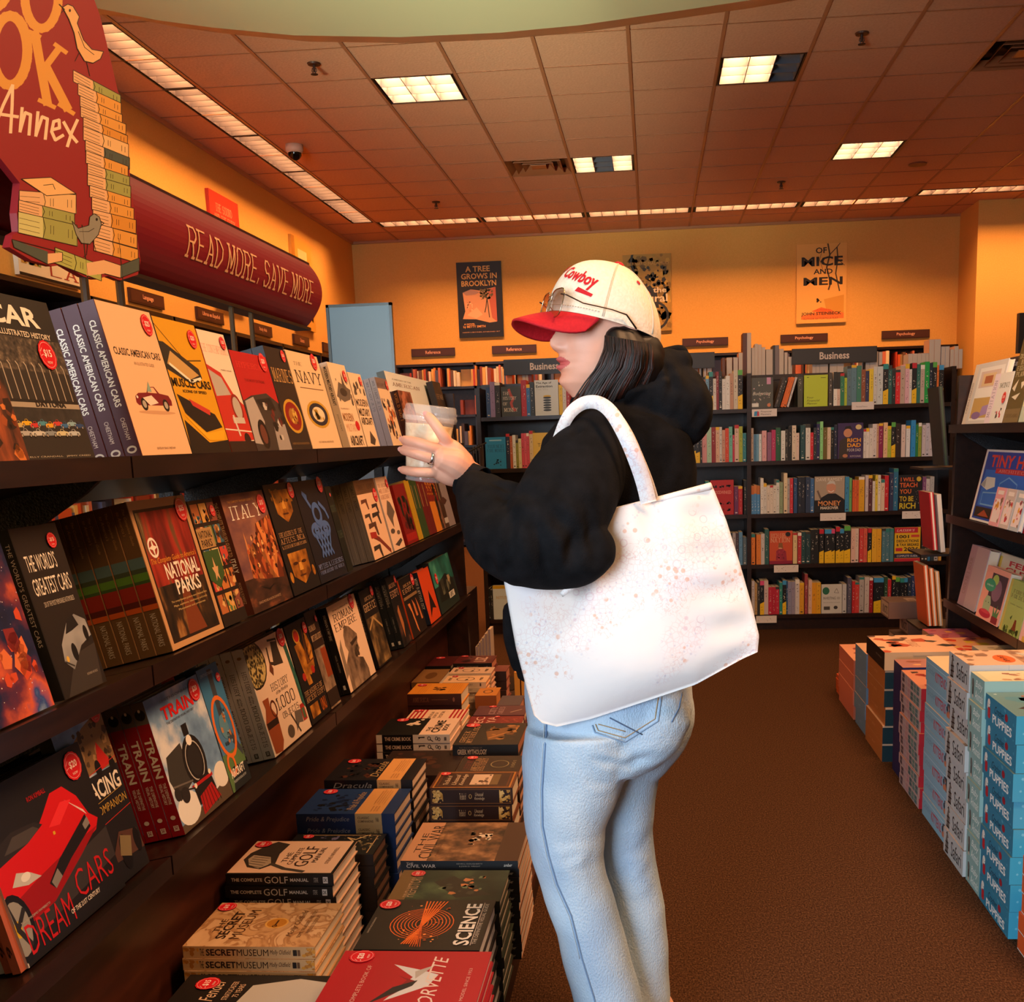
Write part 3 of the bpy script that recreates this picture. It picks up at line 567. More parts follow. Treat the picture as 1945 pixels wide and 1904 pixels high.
# ---- middle shelf
shelved('B', -60, 104, 1008, .024, 'nebula', '0c0814', [('n', 0, 0, 1, 1, ['f8f0e8', 'd8c8f0'], 130, .006, 21), ('t', -.2, .62, .75, .16, 'PLANETS', W_, 'b'), ('t', .1, .55, .65, .035, 'GUIDE TO THE COSMOS', W_, 'b'), ('n', .55, .15, .4, .35, ['d85030', 'e87a48', '8a2a30'], 16, .07, 22)], [], 'space book with a blue and red nebula, near end of middle shelf', 'nebula book', h=.31, back=0)
shelved('B', 123, 203, 1006, .018, '231d1b', '0c0a0c', [
    ('t', .12, .74, .64, .1, "THE WORLD'S", W_, ''), ('t', .12, .6, .8, .1, 'GREATEST CARS', W_, ''), ('t', .22, .53, .66, .03, '250 OF THE MOST MEMORABLE AUTOMOBILES', 'c8beb0'), ('p', [(.1, .0), (.9, .0), (1, .25), (.5, .22)], '3a3432')]
    + [('p', [(.25, .2), (.3, .3), (.55, .42), (.75, .45), (.96, .4), (.98, .3), (.7, .26), (.4, .14)], 'silver'), ('p', [(.45, .35), (.56, .43), (.72, .445), (.78, .38), (.6, .36)], '1c1a1c'), ('e', .52, .235, .06, .055, '141214'), ('e', .88, .32, .05, .05, '141214'), ('e', .33, .21, .03, .018, 'e0b850'), ('l', [(.26, .2), (.42, .16)], .02, '3a3838'), ('t', .62, .08, .25, .014, 'RICHARD NICHOLS', 'b0a698', 'i')],
    [('t', .08, .3, .6, .4, "THE WORLD'S GREATEST CARS", 'd8ccc0', '')], 'black book with a silver supercar on the middle shelf', 'black supercar book', price="$15", sp=(.78, .9), n=1)
TAN = '6e4f30'
shelved('B', 328, 426, 954, .031, 'c8986a', TAN, [
    ('r', .06, .04, .88, .9, '231408'), ('r', .08, .06, .84, .86, 'redwood_art'), ('r', .08, .06, .84, .36, 'forest_art'), ('p', [(.36, .06), (.46, .38), (.56, .38), (.7, .06)], '7a3a1c'),
    ('c', .2, .68, .07, .06, .02, W_), ('p', [(.2, .75), (.215, .695), (.27, .68), (.215, .665), (.2, .61), (.185, .665), (.13, .68), (.185, .695)], W_),
    ('t', .1, .56, .8, .05, "The Complete Guide to America's", 'e89a38', 'i'), ('t', .28, .45, .6, .11, 'NATIONAL', W_, 'b'), ('t', .38, .335, .44, .105, 'PARKS', W_, 'b'), ('t', .22, .29, .66, .018, 'The comprehensive guide to every National Park', 'e0c080'), ('t', .24, .26, .62, .018, 'Maps, seashores, lakeshores and trails', 'e0c080'), ('t', .3, .23, .5, .018, 'Monuments and preserves', 'e0c080')],
    [('t', .04, .55, .24, .2, 'The Complete Guide', 'c8985a', 'i'), ('t', .05, .22, .16, .2, "to America's", 'c8985a', 'i'), ('r', .36, 0, .07, 1, '5a7a80'), ('r', .43, 0, .03, 1, '42503a'), ('r', .46, 0, .05, 1, '5c9030'), ('r', .51, 0, .02, 1, '3c5a28'), ('r', .53, 0, .1, 1, '9a2418'), ('r', .63, 0, .04, 1, '5a1610'), ('r', .67, 0, .035, 1, 'd05a1c'), ('t', .73, .3, .22, .38, 'NATIONAL PARKS', 'd8c8b0', '')],
    'tan book with a giant redwood tree, front copy on middle shelf', 'tan national parks guide', n=5, price="$25", sp=(.86, .9), step=.003)
GRID = [('r', 0, 0, 1, 1, '241a14')]
_pc = ['b86a3a', '5a7a48', 'c8483a', 'd8a050', '3a6a80', 'c8783c', '8a4a3a', 'e0c890']
for i in range(3):
    for j in range(5): GRID += [('r', .05+.32*i, .1+.18*j, .28, .15, _pc[(i*3+j*2) % 8]), ('n', .05+.32*i, .1+.18*j, .28, .15, [_pc[(i+j) % 8], '3a2418', 'e0b070'], 7, .07, i*7+j)]
GRID += [('r', .0, .62, .6, .16, 'b08a58'), ('t', .05, .7, .5, .06, 'NATIONAL', '2c1c10', 'b'), ('t', .08, .63, .4, .06, 'PARKS', '2c1c10', 'b'), ('p', [(0, .6), (.62, .6), (.6, .4), (.3, .3), (0, .38)], '3c5a2c'), ('p', [(.3, .55), (.34, .47), (.42, .47), (.36, .42), (.38, .36), (.3, .4), (.22, .36), (.24, .42), (.18, .47), (.26, .47)], 'd8a878')]
shelved('B', 428, 471, 953, .02, '241a14', '241a14', GRID, [], 'small book of park poster pictures on the middle shelf', 'park posters book', price="$15", sp=(.84, .9), n=2)
shelved('B', 484, 557, 942, .026, '8a5a50', '5a2a1c', [
    ('r', 0, .0, 1, 1, 'dusk_sky'), ('r', 0, 0, 1, .28, 'canal'), ('p', [(.2, .28), (.24, .5), (.55, .62), (.6, .72), (1, .78), (1, .2), (.5, .24)], 'facade'), ('p', [(.24, .5), (.27, .68), (.3, .5)], 'd08a58'), ('n', .22, .3, .75, .35, ['2c140a', 'f0b878', 'b8562a', '60280f'], 60, .025, 31), ('p', [(.3, .2), (.5, .16), (.7, .19), (.5, .14)], '140c08'),
    ('t', .12, .78, .72, .12, 'ITALY', W_, 's'), ('t', .12, .925, .6, .02, "THE COMPLETE TRAVELER'S GUIDE TO", 'e0a058', 'b'), ('t', .16, .06, .55, .02, 'GRACE MOORE & ALICIA SCHWEITZ', 'c8a080')],
    [('t', .05, .3, .45, .35, "THE COMPLETE TRAVELER'S GUIDE TO", 'd8b088', 'b'), ('t', .52, .25, .12, .5, 'ITALY', W_, 'b'), ('t', .72, .35, .18, .25, 'MOORE & SCHWEITZ', 'c8a080')], 'travel book with canal houses at dusk on middle shelf', 'travel guide', price="$15", sp=(.87, .88), n=1)
MASK = lambda x, y, w, h, c: [('p', [(x, y+h), (x+w, y+h), (x+w*.95, y+h*.3), (x+w*.5, y), (x+w*.05, y+h*.3)], c), ('e', x+w*.28, y+h*.66, w*.13, h*.05, '40200a'), ('e', x+w*.72, y+h*.66, w*.13, h*.05, '40200a'), ('p', [(x+w*.44, y+h*.66), (x+w*.56, y+h*.66), (x+w*.6, y+h*.42), (x+w*.4, y+h*.42)], 'd89a40'), ('r', x+w*.34, y+h*.24, w*.32, h*.05, '4a2408')]
shelved('B', 560, 610, 922, .022, '1b1616', '0e1216', MASK(.2, .64, .6, .3, 'gold')+[('n', .15, .82, .7, .14, ['8a5a1c', '5a3a14'], 12, .07, 4), ('t', .06, .52, .82, .045, 'TREASURES OF THE', 'c8986a', 's'), ('t', .06, .46, .85, .05, 'AZTECS, INCA', 'c8986a', 's'), ('t', .06, .415, .85, .03, '& OTHER MESOAMERICANS', 'c8986a', 's')]+MASK(.14, .07, .68, .3, 'gold')+[('e', .08, .16, .05, .05, 'gold'), ('e', .88, .16, .05, .05, 'gold')], [], 'black book with two gold masks on the middle shelf', 'gold mask book', price="$20", sp=(.86, .92), n=2)
BL = '4a6ab0'
shelved('B', 611, 661, 916, .022, '191823', '10121c', [('c', .35, .5, .15, .06, .05, BL), ('c', .65, .5, .15, .06, .05, BL), ('c', .35, .5, .06, .025, .04, BL), ('c', .65, .5, .06, .025, .04, BL), ('c', .5, .66, .12, .09, .06, BL), ('l', [(.35, .74), (.2, .88), (.3, .84)], .05, BL), ('l', [(.65, .76), (.8, .68), (.85, .6)], .05, BL)] + [('l', [(.25+.1*i, .45), (.4+.1*i, .24)], .035, BL) for i in range(4)] + [('l', [(.75-.1*i, .45), (.6-.1*i, .24)], .035, BL) for i in range(4)] + [
    ('t', .06, .13, .88, .05, 'MYTHS & LEGENDS', '7a8ac0', 's'), ('t', .06, .08, .86, .035, 'FROM AROUND THE WORLD', '7a8ac0', 's')], [], 'dark book with blue knotwork beast on the middle shelf', 'blue knotwork book', price="$20", sp=(.85, .94), n=2)
shelved('B', 662, 672, 925, .02, '141a17', '141a17', [('t', .1, .7, .8, .08, 'GUNS', '4a5a4c', 's'), ('t', .1, .4, .8, .08, 'THE', '4a5a4c', 's')], [], 'narrow dark green book beside the small arms copies, middle shelf', 'dark green book', price="$15", sp=(.5, .9))
GUN = lambda x, y, s, c, f=1: [('p', [(x, y), (x+.3*s, y+.02*s), (x+.3*s, y+.055*s), (x+.02*s, y+.05*s)], c), ('p', [(x+.2*s, y+.02*s), (x+.26*s, y-.08*s), (x+.31*s, y-.08*s), (x+.29*s, y+.03*s)], c)]
SA = [('r', 0, .82, 1, .18, '6a4a30'), ('t', .1, .87, .8, .07, 'SMALL ARMS', '2c1c10', 's'), ('t', .2, .84, .6, .016, 'VISUAL ENCYCLOPEDIA', '3c2818')]+GUN(.1, .7, 1, '6a4030')+GUN(.55, .62, 1, '3a3030')+GUN(.1, .52, .9, '4a3a30')+GUN(.45, .5, 1.2, '3a302c')+GUN(.15, .38, 1.3, '5a3a2c')+[('l', [(.2, .3), (.5, .22), (.9, .03)], .07, '7a3428'), ('l', [(.15, .3), (.4, .29)], .08, 'a83028')]+GUN(.1, .1, 1.2, '3a302c')
shelved('B', 712, 747, 914, .022, 'ecc0a0', '6c5c46', SA, [('t', .06, .3, .3, .42, 'SMALL ARMS', '241c14', 's'), ('r', .45, .62, .5, .04, 'a89070')], 'book of firearms on a pink-white cover, front copy, middle shelf', 'olive spined firearms book', n=4, price="$15", sp=(.86, .78))
shelved('B', 750, 770, 908, .018, 'ecc4aa', 'd8c8c4', [('t', .08, .86, .84, .05, 'THE AIRCRAFT', '8a5a48', 's'), ('t', .06, .78, .88, .06, 'MILITARY', 'a86a50', 's'), ('t', .06, .7, .9, .06, 'AIRCRAFT', 'a86a50', 's'), ('p', [(.2, .5), (.5, .68), (.7, .64), (.9, .5), (.6, .42), (.5, .3)], '6a5a50'), ('e', .3, .26, .18, .035, '5a4a44'), ('p', [(.2, .08), (.8, .14), (.9, .1), (.5, .04)], '4a403c'), ('e', .75, .22, .14, .03, '6a5a50')], [('t', .06, .3, .25, .42, 'MILITARY', '5a4a48', 's')], 'white aircraft encyclopedia with small planes, middle shelf', 'white aircraft encyclopedia', n=1, price="$15", sp=(.85, .9))
shelved('B', 776, 796, 922, .016, '7c1210', '8a1210', [('n', .1, .2, .8, .6, ['2c1210', '4a1814', '1a2014'], 24, .13, 3), ('r', .05, .05, .9, .12, 'a01c18')], [], 'deep red book with dark flower art on the middle shelf', 'deep red book', n=1)
# books beyond it stand with their spines and edges to the aisle
def edgeon(sh, px, w, h, t, cov, label, els=(), back=0.):
    z = SHZ[sh]; y = along(px, XF, z); b = book('display_book', .2, h, t, cov, cov, [], els, label, group='spine-out books at the far end of the middle shelf', hard=False)
    s, c = math.sin(LA), math.cos(LA); ex, ey = Vector((-c, 0, -s)), Vector((-s, 0, c)); ez = ex.cross(ey); o = Vector((XF-back, y, z)); m = Matrix.Identity(4)
    for i in range(3): m[i][0], m[i][1], m[i][2], m[i][3] = ex[i], ey[i], ez[i], o[i]
    b.matrix_world = m
    return b
_yy = [('c8981c', 'thin yellow book with dark dots, %s'), ('2c4420', 'dark green book, %s'), ('641414', 'maroon book, %s'), ('d8842a', 'orange and red book, %s')]
px = 797
for col, lb, n, w in (('b8901c', 'thin yellow spined book', 2, 4), ('2e4622', 'dark green spined book', 2, 6), ('641616', 'maroon spined book', 2, 7), ('cf7a26', 'orange based spine with red top', 4, 4.2), ('4a3020', 'brown spined book', 1, 7)):
    for i in range(n):
        y0 = along(px, XF, .98); y1 = along(px+w, XF, .98)
        e_ = [('r', 0, 0, .45, 1, '7a1a14'), ('n', .02, .1, .4, .8, ['d8982c'], 14, .02, 3)] if 'orange' in lb else ([('n', 0, .2, 1, .6, ['3a2a10'], 30, .006, 5)] if 'yellow' in lb else [('r', .1, .3, .4, .12, 'a08050')])
        edgeon('B', px, 0, .235 - .004*i, max(y1-y0-.001, .006), col, '%s at the far end of the middle shelf, %s' % (lb, ('nearest', 'second', 'third', 'farthest')[i] if n > 1 else 'beside the grey book'), e_)
        px += w
shelved('B', 841, 866, 921, .02, '8c7f86', '5a5058', [('p', [(.2, .6), (.6, .68), (.8, .58), (.6, .5)], '4a2c24'), ('r', .3, .1, .25, .12, 'b8b0b0'), ('n', 0, 0, .15, 1, ['4a3a2c', '2c2018'], 20, .08, 2)], [], 'grey book at the far end of the middle shelf, above the sleeve cuff', 'grey book')
# ---- lowest shelf
for i in range(3):
    shelved('C', [10, 24, 40][i], [30, 46, 70][i], 1690, .013, 'b8624a', 'b8624a', [], [('t', .2, .3, .45, .42, 'BUCKET LIST', '3a1c14', 's'), ('t', .82, .25, .08, .5, '6', '3a1c14', 'b')], 'terracotta spined book at the near end of the lowest shelf, %s' % ('farthest back', 'middle', 'front')[i], 'terracotta book', back=.04-.018*i, h=.24)
RC = 'd8121a'
shelved('C', 55, 239, 1519, .03, '1d1a1c', 'c8c4c4', [
    ('p', [(0, .28), (1, .42), (1, .22), (0, .1)], '3a3638'),
    ('p', [(-.02, .42), (0, .56), (.1, .6), (.3, .62), (.42, .66), (.5, .72), (.6, .8), (.72, .8), (.82, .7), (.88, .56), (.95, .5), (.9, .44), (.5, .36), (.28, .26), (.08, .3)], RC), ('p', [(.08, .36), (.3, .4), (.6, .44), (.92, .46), (.7, .36), (.36, .22), (.12, .2)], 'a00c14'),
    ('p', [(0, .57), (.06, .68), (.2, .72), (.4, .7), (.46, .66), (.3, .61)], '2a2628'), ('p', [(.1, .62), (.2, .69), (.38, .68), (.42, .65), (.3, .61)], '4a4648'), ('p', [(.36, .33), (.5, .42), (.84, .57), (.86, .48), (.6, .38), (.4, .28)], '1a1618'), ('p', [(.38, .33), (.46, .38), (.48, .32), (.4, .28)], '8a888a'), ('p', [(.79, .52), (.85, .55), (.86, .5), (.8, .48)], '8a888a'),
    ('p', [(.08, .44), (.14, .5), (.24, .46), (.32, .4), (.2, .4)], 'c8ccd0'), ('e', .2, .45, .04, .025, 'f0f4f8'), ('p', [(.7, .72), (.84, .6), (.86, .56), (.74, .68)], 'f0d0d0'), ('p', [(.5, .62), (.66, .72), (.76, .7), (.6, .6)], 'f03038'), ('r', .52, .565, .02, .02, 'e0b020'), ('e', .02, .22, .13, .2, '141214'), ('e', .02, .22, .1, .16, '9a9c9e'), ('e', .02, .22, .03, .05, 'd8b020'),
    ('l', [(.02, .22), (-.02, .38)], .03, '2a282a'), ('l', [(.02, .22), (.1, .3)], .03, '2a282a'), ('l', [(.02, .22), (.08, .1)], .03, '2a282a'),
    ('t', .06, .045, .42, .17, 'DREAM', 'd01a20', 't'), ('t', .56, .13, .38, .17, 'CARS', 'd01a20', 't'), ('t', .45, .085, .3, .03, 'OF THE 21ST CENTURY', 'e0d8d0', 'b'), ('t', .05, .225, .26, .018, 'Text by MASSIMO MAMBRETTI', 'c8c0b8'), ('t', .4, .82, .17, .03, 'RON KIMBALL', 'd01a20')],
    [], 'large black book with a red sports car at near end, lowest shelf', 'red sports car book', price="$20", sp=(.87, .88), n=3)
shelved('C', 200, 284, 1360, .024, '1e1c20', '1e1c20', [('r', 0, .6, 1, .4, 'steam_sky'), ('p', [(.1, .62), (.3, .8), (.55, .86), (1, .92), (1, .6)], '8a6a44'), ('n', .3, .62, .7, .25, ['b89060', '5a4430', '3c3020'], 30, .05, 3), ('p', [(.6, .6), (.72, .76), (.9, .62)], 'c82420'), ('e', .62, .62, .06, .05, '141214'), ('e', .9, .6, .06, .05, '141214'), ('l', [(0, .59), (1, .64)], .008, 'c83028'),
    ('t', .25, .47, .7, .1, 'RACING', W_, 'b'), ('t', .3, .39, .66, .045, 'COMPANION', 'c8a048', ''), ('l', [(.3, .45), (.95, .475)], .006, 'c8a048'), ('l', [(0, .32), (1, .36)], .008, 'c83028'), ('p', [(.3, .12), (.6, .26), (.95, .22), (1, .1)], '5a3a30'), ('e', .62, .14, .1, .1, '100e10'), ('e', .9, .16, .07, .07, '100e10'), ('p', [(.5, .14), (.6, .24), (.8, .2), (.7, .1)], '8a7a58')], [], 'racing book with a race car and rocky harbor, lowest shelf', 'racing book', price="$17", sp=(.86, .9), back=.01)
LOCO = [('r', 0, 0, 1, 1, 'steam_sky'), ('p', [(0, 0), (1, 0), (1, .16), (.6, .1), (0, .06)], '5a4a3c'), ('e', .2, .14, .2, .12, 'e8e8e8'), ('e', .9, .2, .14, .1, 'e8e4e0'), ('p', [(.02, .4), (.08, .56), (.36, .6), (.4, .3), (.1, .22)], '3a3836'),
    ('e', .52, .42, .2, .2, '1c1a1a'), ('c', .52, .42, .15, .15, .012, 'b8b4b0'), ('e', .52, .42, .12, .12, '282626'), ('r', .46, .62, .1, .09, '1a1818'), ('e', .52, .58, .05, .04, 'f0ece4'), ('p', [(.36, .26), (.7, .3), (.74, .14), (.38, .1)], '1c1a1a'), ('r', .34, .24, .4, .025, 'b01c1c'), ('p', [(.42, .16), (.68, .2), (.78, .06), (.4, .02)], 'a81c1c'), ('e', .4, .25, .025, .02, 'f0e8d8'), ('e', .7, .28, .025, .02, 'f0e8d8')] + [('l', [(.46+.05*i, .18), (.44+.065*i, .04)], .008, '2a1414') for i in range(6)] + [('l', [(.05, .34), (.38, .3)], .015, '6a6460'), ('l', [(.08, .3), (.38, .24)], .012, '2a2826'), ('e', .2, .24, .07, .06, '2a2626'), ('e', .08, .28, .05, .05, '2a2626')]
TR = 'a01420'
shelved('C', 352, 443, 1334, .026, 'c8d0d8', TR, LOCO+[('t', .22, .8, .58, .1, 'TRAIN', 'e01818', 'h'), ('t', .25, .765, .52, .018, 'THE DEFINITIVE VISUAL HISTORY', '3a3434', ''), ('t', .24, .93, .55, .02, 'SMITHSONIAN', '5a6a80', '')],
    [('r', 0, 0, .16, 1, '6a6460'), ('e', .09, .5, .04, .4, '1c1a1a'), ('e', .06, .5, .012, .1, 'f0ece4'), ('t', .26, .18, .3, .6, 'TRAIN', W_, 'h'), ('t', .6, .52, .16, .24, 'THE DEFINITIVE', 'f0d8d0', 'b'), ('t', .6, .2, .16, .24, 'VISUAL HISTORY', 'f0d8d0', 'b'), ('e', .86, .5, .016, .2, 'f0e0d8'), ('r', .92, .3, .04, .4, 'f0e0d8'), ('t', .925, .38, .03, .24, 'DK', TR, 'b')],
    'blue-sky book with a black steam locomotive, front copy, lowest shelf', 'red spined steam train book', n=5, price="$20", sp=(.87, .9))
shelved('C', 444, 478, 1276, .024, '4a7aa8', '26303a', [('r', 0, .5, 1, .5, '3a78a8'), ('r', 0, 0, 1, .3, '5a7a4a'), ('p', [(.1, .0), (1, 0), (1, .16), (.3, .18)], '22282c'), ('l', [(.55, .95), (.5, .6)], .2, '3c4450'), ('l', [(.5, .5), (1, .25)], .22, '3c4450'), ('c', .48, .5, .42, .24, .09, 'e0702a'), ('e', .48, .5, .2, .1, '5a88a0'), ('n', .3, .35, .4, .3, ['b87a4a', '2c3a4a', '88b0c8'], 18, .06, 6), ('c', .3, .2, .16, .08, .08, 'e0702a'), ('t', .12, .1, .7, .07, 'AIRCRAFT', W_, 'b'), ('t', .15, .06, .66, .02, 'THE DEFINITIVE VISUAL HISTORY', 'c8d0d0'), ('t', .1, .93, .6, .025, 'SMITHSONIAN', 'b8d0e0')], [], 'aircraft book with an orange-ringed propeller on the lowest shelf', 'propeller book', price="$20", sp=(.85, .88), n=2)
HW = 'eccdb4'
HIST = [('e', .12, .82, .28, .22, '2c2416'), ('e', .12, .82, .26, .2, 'coin'), ('l', [(.5, .9), (.48, .76), (.56, .74)], .03, '3a2c22'), ('p', [(.55, .72), (.62, .94), (.75, .92), (.78, .7)], '3a3028'), ('l', [(.56, .96), (.76, .94), (.74, .84)], .02, '2a2018'), ('p', [(.42, .7), (.48, .78), (.52, .7), (.48, .64)], '6a3a24'),
    ('t', .34, .52, .44, .07, 'HISTORY', '3a2c24', 's'), ('t', .42, .475, .3, .035, 'of the World in', '4a3a30', 'i'), ('t', .36, .33, .46, .12, '1,000', '3a2c24', 's'), ('t', .42, .24, .42, .06, 'OBJECTS', '3a2c24', 's'),
    ('p', [(.04, .02), (.02, .3), (.1, .42), (.08, .5), (.22, .5), (.2, .42), (.3, .3), (.28, .08), (.2, 0)], '9a4a24'), ('c', .27, .38, .06, .07, .02, '5a2410'), ('r', .03, .24, .26, .06, '2a1810'), ('e', .5, .1, .08, .06, '5a4c40'), ('p', [(.64, .06), (.7, .24), (.86, .22), (.84, .1), (.74, .12)], '6a6058'), ('l', [(.6, .24), (.72, .04)], .02, '3c342e'), ('r', .86, .1, .1, .16, 'a82820'), ('r', .88, .12, .06, .1, '4a6a4a'), ('p', [(.88, .9), (.96, .86), (1, .5), (1, .2), (.94, .26), (.92, .6)], 'jade')]
shelved('C', 523, 592, 1233, .028, HW, 'd4d2d0', HIST, [('e', .08, .5, .014, .2, '8a6a30'), ('t', .2, .3, .2, .42, 'HISTORY', '3a3430', 's'), ('t', .42, .5, .07, .2, 'of the', '4a4440', 'i'), ('t', .42, .25, .08, .2, 'World in', '4a4440', 'i'), ('t', .51, .3, .14, .42, '1000', '3a3430', 's'), ('t', .67, .3, .22, .42, 'OBJECTS', '3a3430', 's'), ('r', .93, .3, .045, .36, '4a4440'), ('t', .937, .38, .03, .2, 'DK', 'd4d2d0', 'b')],
    'white book of antique objects with clay jug, front copy, lowest shelf', 'white spined antique objects book', n=6, price="$20", sp=(.88, .93))
GD = 'c89038'
shelved('C', 594, 629, 1192, .024, '171414', '171414', [('e', .4, .86, .12, .06, 'b82a1c'), ('c', .4, .86, .13, .065, .03, GD), ('p', [(.2, .78), (.5, .8), (.7, .55), (.8, .92), (.95, .7), (.85, .5), (.6, .44), (.3, .5)], 'gold')] + [('l', [(.55, .56), (.72+.05*i, .9-.08*i)], .025, '6a3a10') for i in range(5)] + [('p', [(.3, .5), (.5, .5), (.55, .36), (.35, .36)], 'gold'), ('e', .72, .48, .08, .04, 'a8281c'), ('e', .25, .46, .08, .04, 'a8281c'), ('t', .04, .28, .9, .05, 'TREASURES OF', 'c8986a', 's'), ('t', .04, .215, .94, .055, 'ANCIENT EGYPT', 'c8986a', 's'), ('r', .1, .05, .4, .13, 'gold'), ('t', .62, .05, .25, .13, 'UNU', 'b85a20', 'b')], [], 'black book with a golden winged bird on the lowest shelf', 'golden bird book', price="$20", sp=(.86, .9), n=2)
shelved('C', 630, 648, 1166, .02, '2a1a14', '1a1210', [('r', 0, 0, 1, .62, 'stone'), ('r', .5, .3, .5, .3, '8a3a18'), ('t', .05, .8, .6, .06, 'ROMAN', 'd8b088', 's'), ('t', .05, .7, .9, .06, 'MYTHOLOGY', 'd8b088', 's'), ('r', 0, .02, 1, .16, '2a1c16')], [], 'dark mythology book with a carved face on the lowest shelf', 'carved face book', price="$15", sp=(.84, .9))
SOL = [('p', [(.1, 0), (.12, .3), (.3, .42), (.25, .5), (.28, .62), (.38, .72), (.52, .68), (.72, .55), (.7, .5), (.66, .46), (.68, .38), (.6, .34), (.56, .3), (.72, .26), (.8, .1), (.78, 0)], 'stone'), ('p', [(.42, .5), (.7, .53), (.7, .5), (.46, .45)], '3a2c24'), ('n', .48, .3, .18, .14, ['4a3a30', '6a5848'], 14, .04, 3), ('p', [(.05, .5), (.15, .6), (.12, .2), (.02, .15)], '8a7664')]
shelved('C', 666, 714, 1155, .024, 'ecc8ac', '15110f', SOL+[('t', .12, .8, .7, .09, 'ROMAN', '3a2c24', 's'), ('t', .08, .69, .78, .09, 'EMPIRE', '3a2c24', 's'), ('t', .15, .92, .55, .018, 'THE ENCYCLOPEDIA OF THE', '6a5444')], [('t', .08, .35, .3, .3, 'ROMAN EMPIRE', 'c8b8a8', 's'), ('t', .55, .38, .2, .2, 'NIGEL RODGERS', 'a89888'), ('r', .9, .3, .05, .3, 'd8ccc0')], 'pale book with a helmeted stone bust on the lowest shelf', 'helmeted bust book', price="$15", sp=(.82, .93), n=2)
shelved('C', 721, 745, 1126, .026, '1a1512', '121418', [('r', .02, .02, .96, .62, 'ruin'), ('l', [(.1, .5), (.5, .62), (.95, .45)], .05, 'b08a58'), ('t', .25, .85, .6, .05, 'ANCIENT', 'd0a880', 's'), ('t', .08, .72, .84, .1, 'GREECE', 'd0a880', 's')], [('t', .1, .35, .5, .25, 'THE ENCYCLOPEDIA OF ANCIENT GREECE', 'a89a8a', 's')], 'dark book with temple ruins on the lowest shelf', 'temple ruins book', price="$15", sp=(.84, .94), n=2)
shelved('C', 768, 784, 1100, .024, '161314', '1c2024', [('r', .05, .02, .9, .55, 'dark_art'), ('t', .1, .84, .7, .06, 'ANCIENT', 'd0a080', 's'), ('t', .05, .7, .85, .1, 'EGYPT', 'd0a080', 's'), ('p', [(.3, .5), (.5, .58), (.6, .3), (.4, .1)], 'b06a3c')], [('t', .08, .5, .28, .22, 'THE ENCYCLOPEDIA OF', 'a8a098', 's'), ('t', .08, .2, .32, .26, 'ANCIENT EGYPT', 'c8c0b4', 's'), ('t', .55, .35, .22, .2, 'LORNA OAKES', 'a8a098', 's'), ('r', .9, .3, .05, .35, 'd8d0c8')], 'black spined Egypt history book on the lowest shelf, front copy', 'black spined history book', price="$15", sp=(.85, .93), n=3)
shelved('C', 786, 812, 1104, .022, '1a1411', 'c84a1c', [('r', .04, .0, .92, .58, '241814'), ('p', [(.2, .56), (.32, .4), (.4, .1), (.5, .02), (.42, .3), (.34, .56)], 'd88048'), ('p', [(.5, .6), (.62, .5), (.66, .3), (.54, .3)], 'c87040'), ('p', [(.75, .6), (.84, .46), (.9, .2), (.8, .2)], 'c87040'), ('t', .2, .84, .6, .05, 'ANCIENT', 'c8986a', 's'), ('t', .1, .74, .72, .08, 'EGYPT', 'd8a880', 's'), ('r', .06, .64, .88, .05, '8a6a48')], [], 'book with orange painted Egyptian figures on the lowest shelf', 'painted figures book', price="$15", sp=(.84, .9), n=2)
shelved('C', 819, 838, 1088, .024, 'd84a1c', '1a2238', [('p', [(.2, .1), (.5, .6), (.8, .2), (.5, .25)], '241010')], [('t', .1, .2, .6, .5, 'WORLD MYTHOLOGY', 'e8e0d0', 's')], 'orange mythology book with a navy spine on the lowest shelf', 'orange mythology book', n=2)
shelved('C', 840, 874, 1070, .026, '22302c', '1c2430', [('r', 0, .5, 1, .5, 'teal_art'), ('p', [(.1, .2), (.2, .56), (.6, .66), (.9, .5), (.95, .15)], '1c201c'), ('n', .3, .3, .5, .3, ['6a6a58', 'b09a78', '3a3c34'], 20, .06, 2), ('r', .55, .16, .28, .12, 'd8d4cc'), ('n', .57, .17, .24, .1, ['8a8680'], 14, .02, 3)], [], 'dark green jungle book at the far end of the lowest shelf', 'jungle book', n=2, price="$20", sp=(.15, .66))
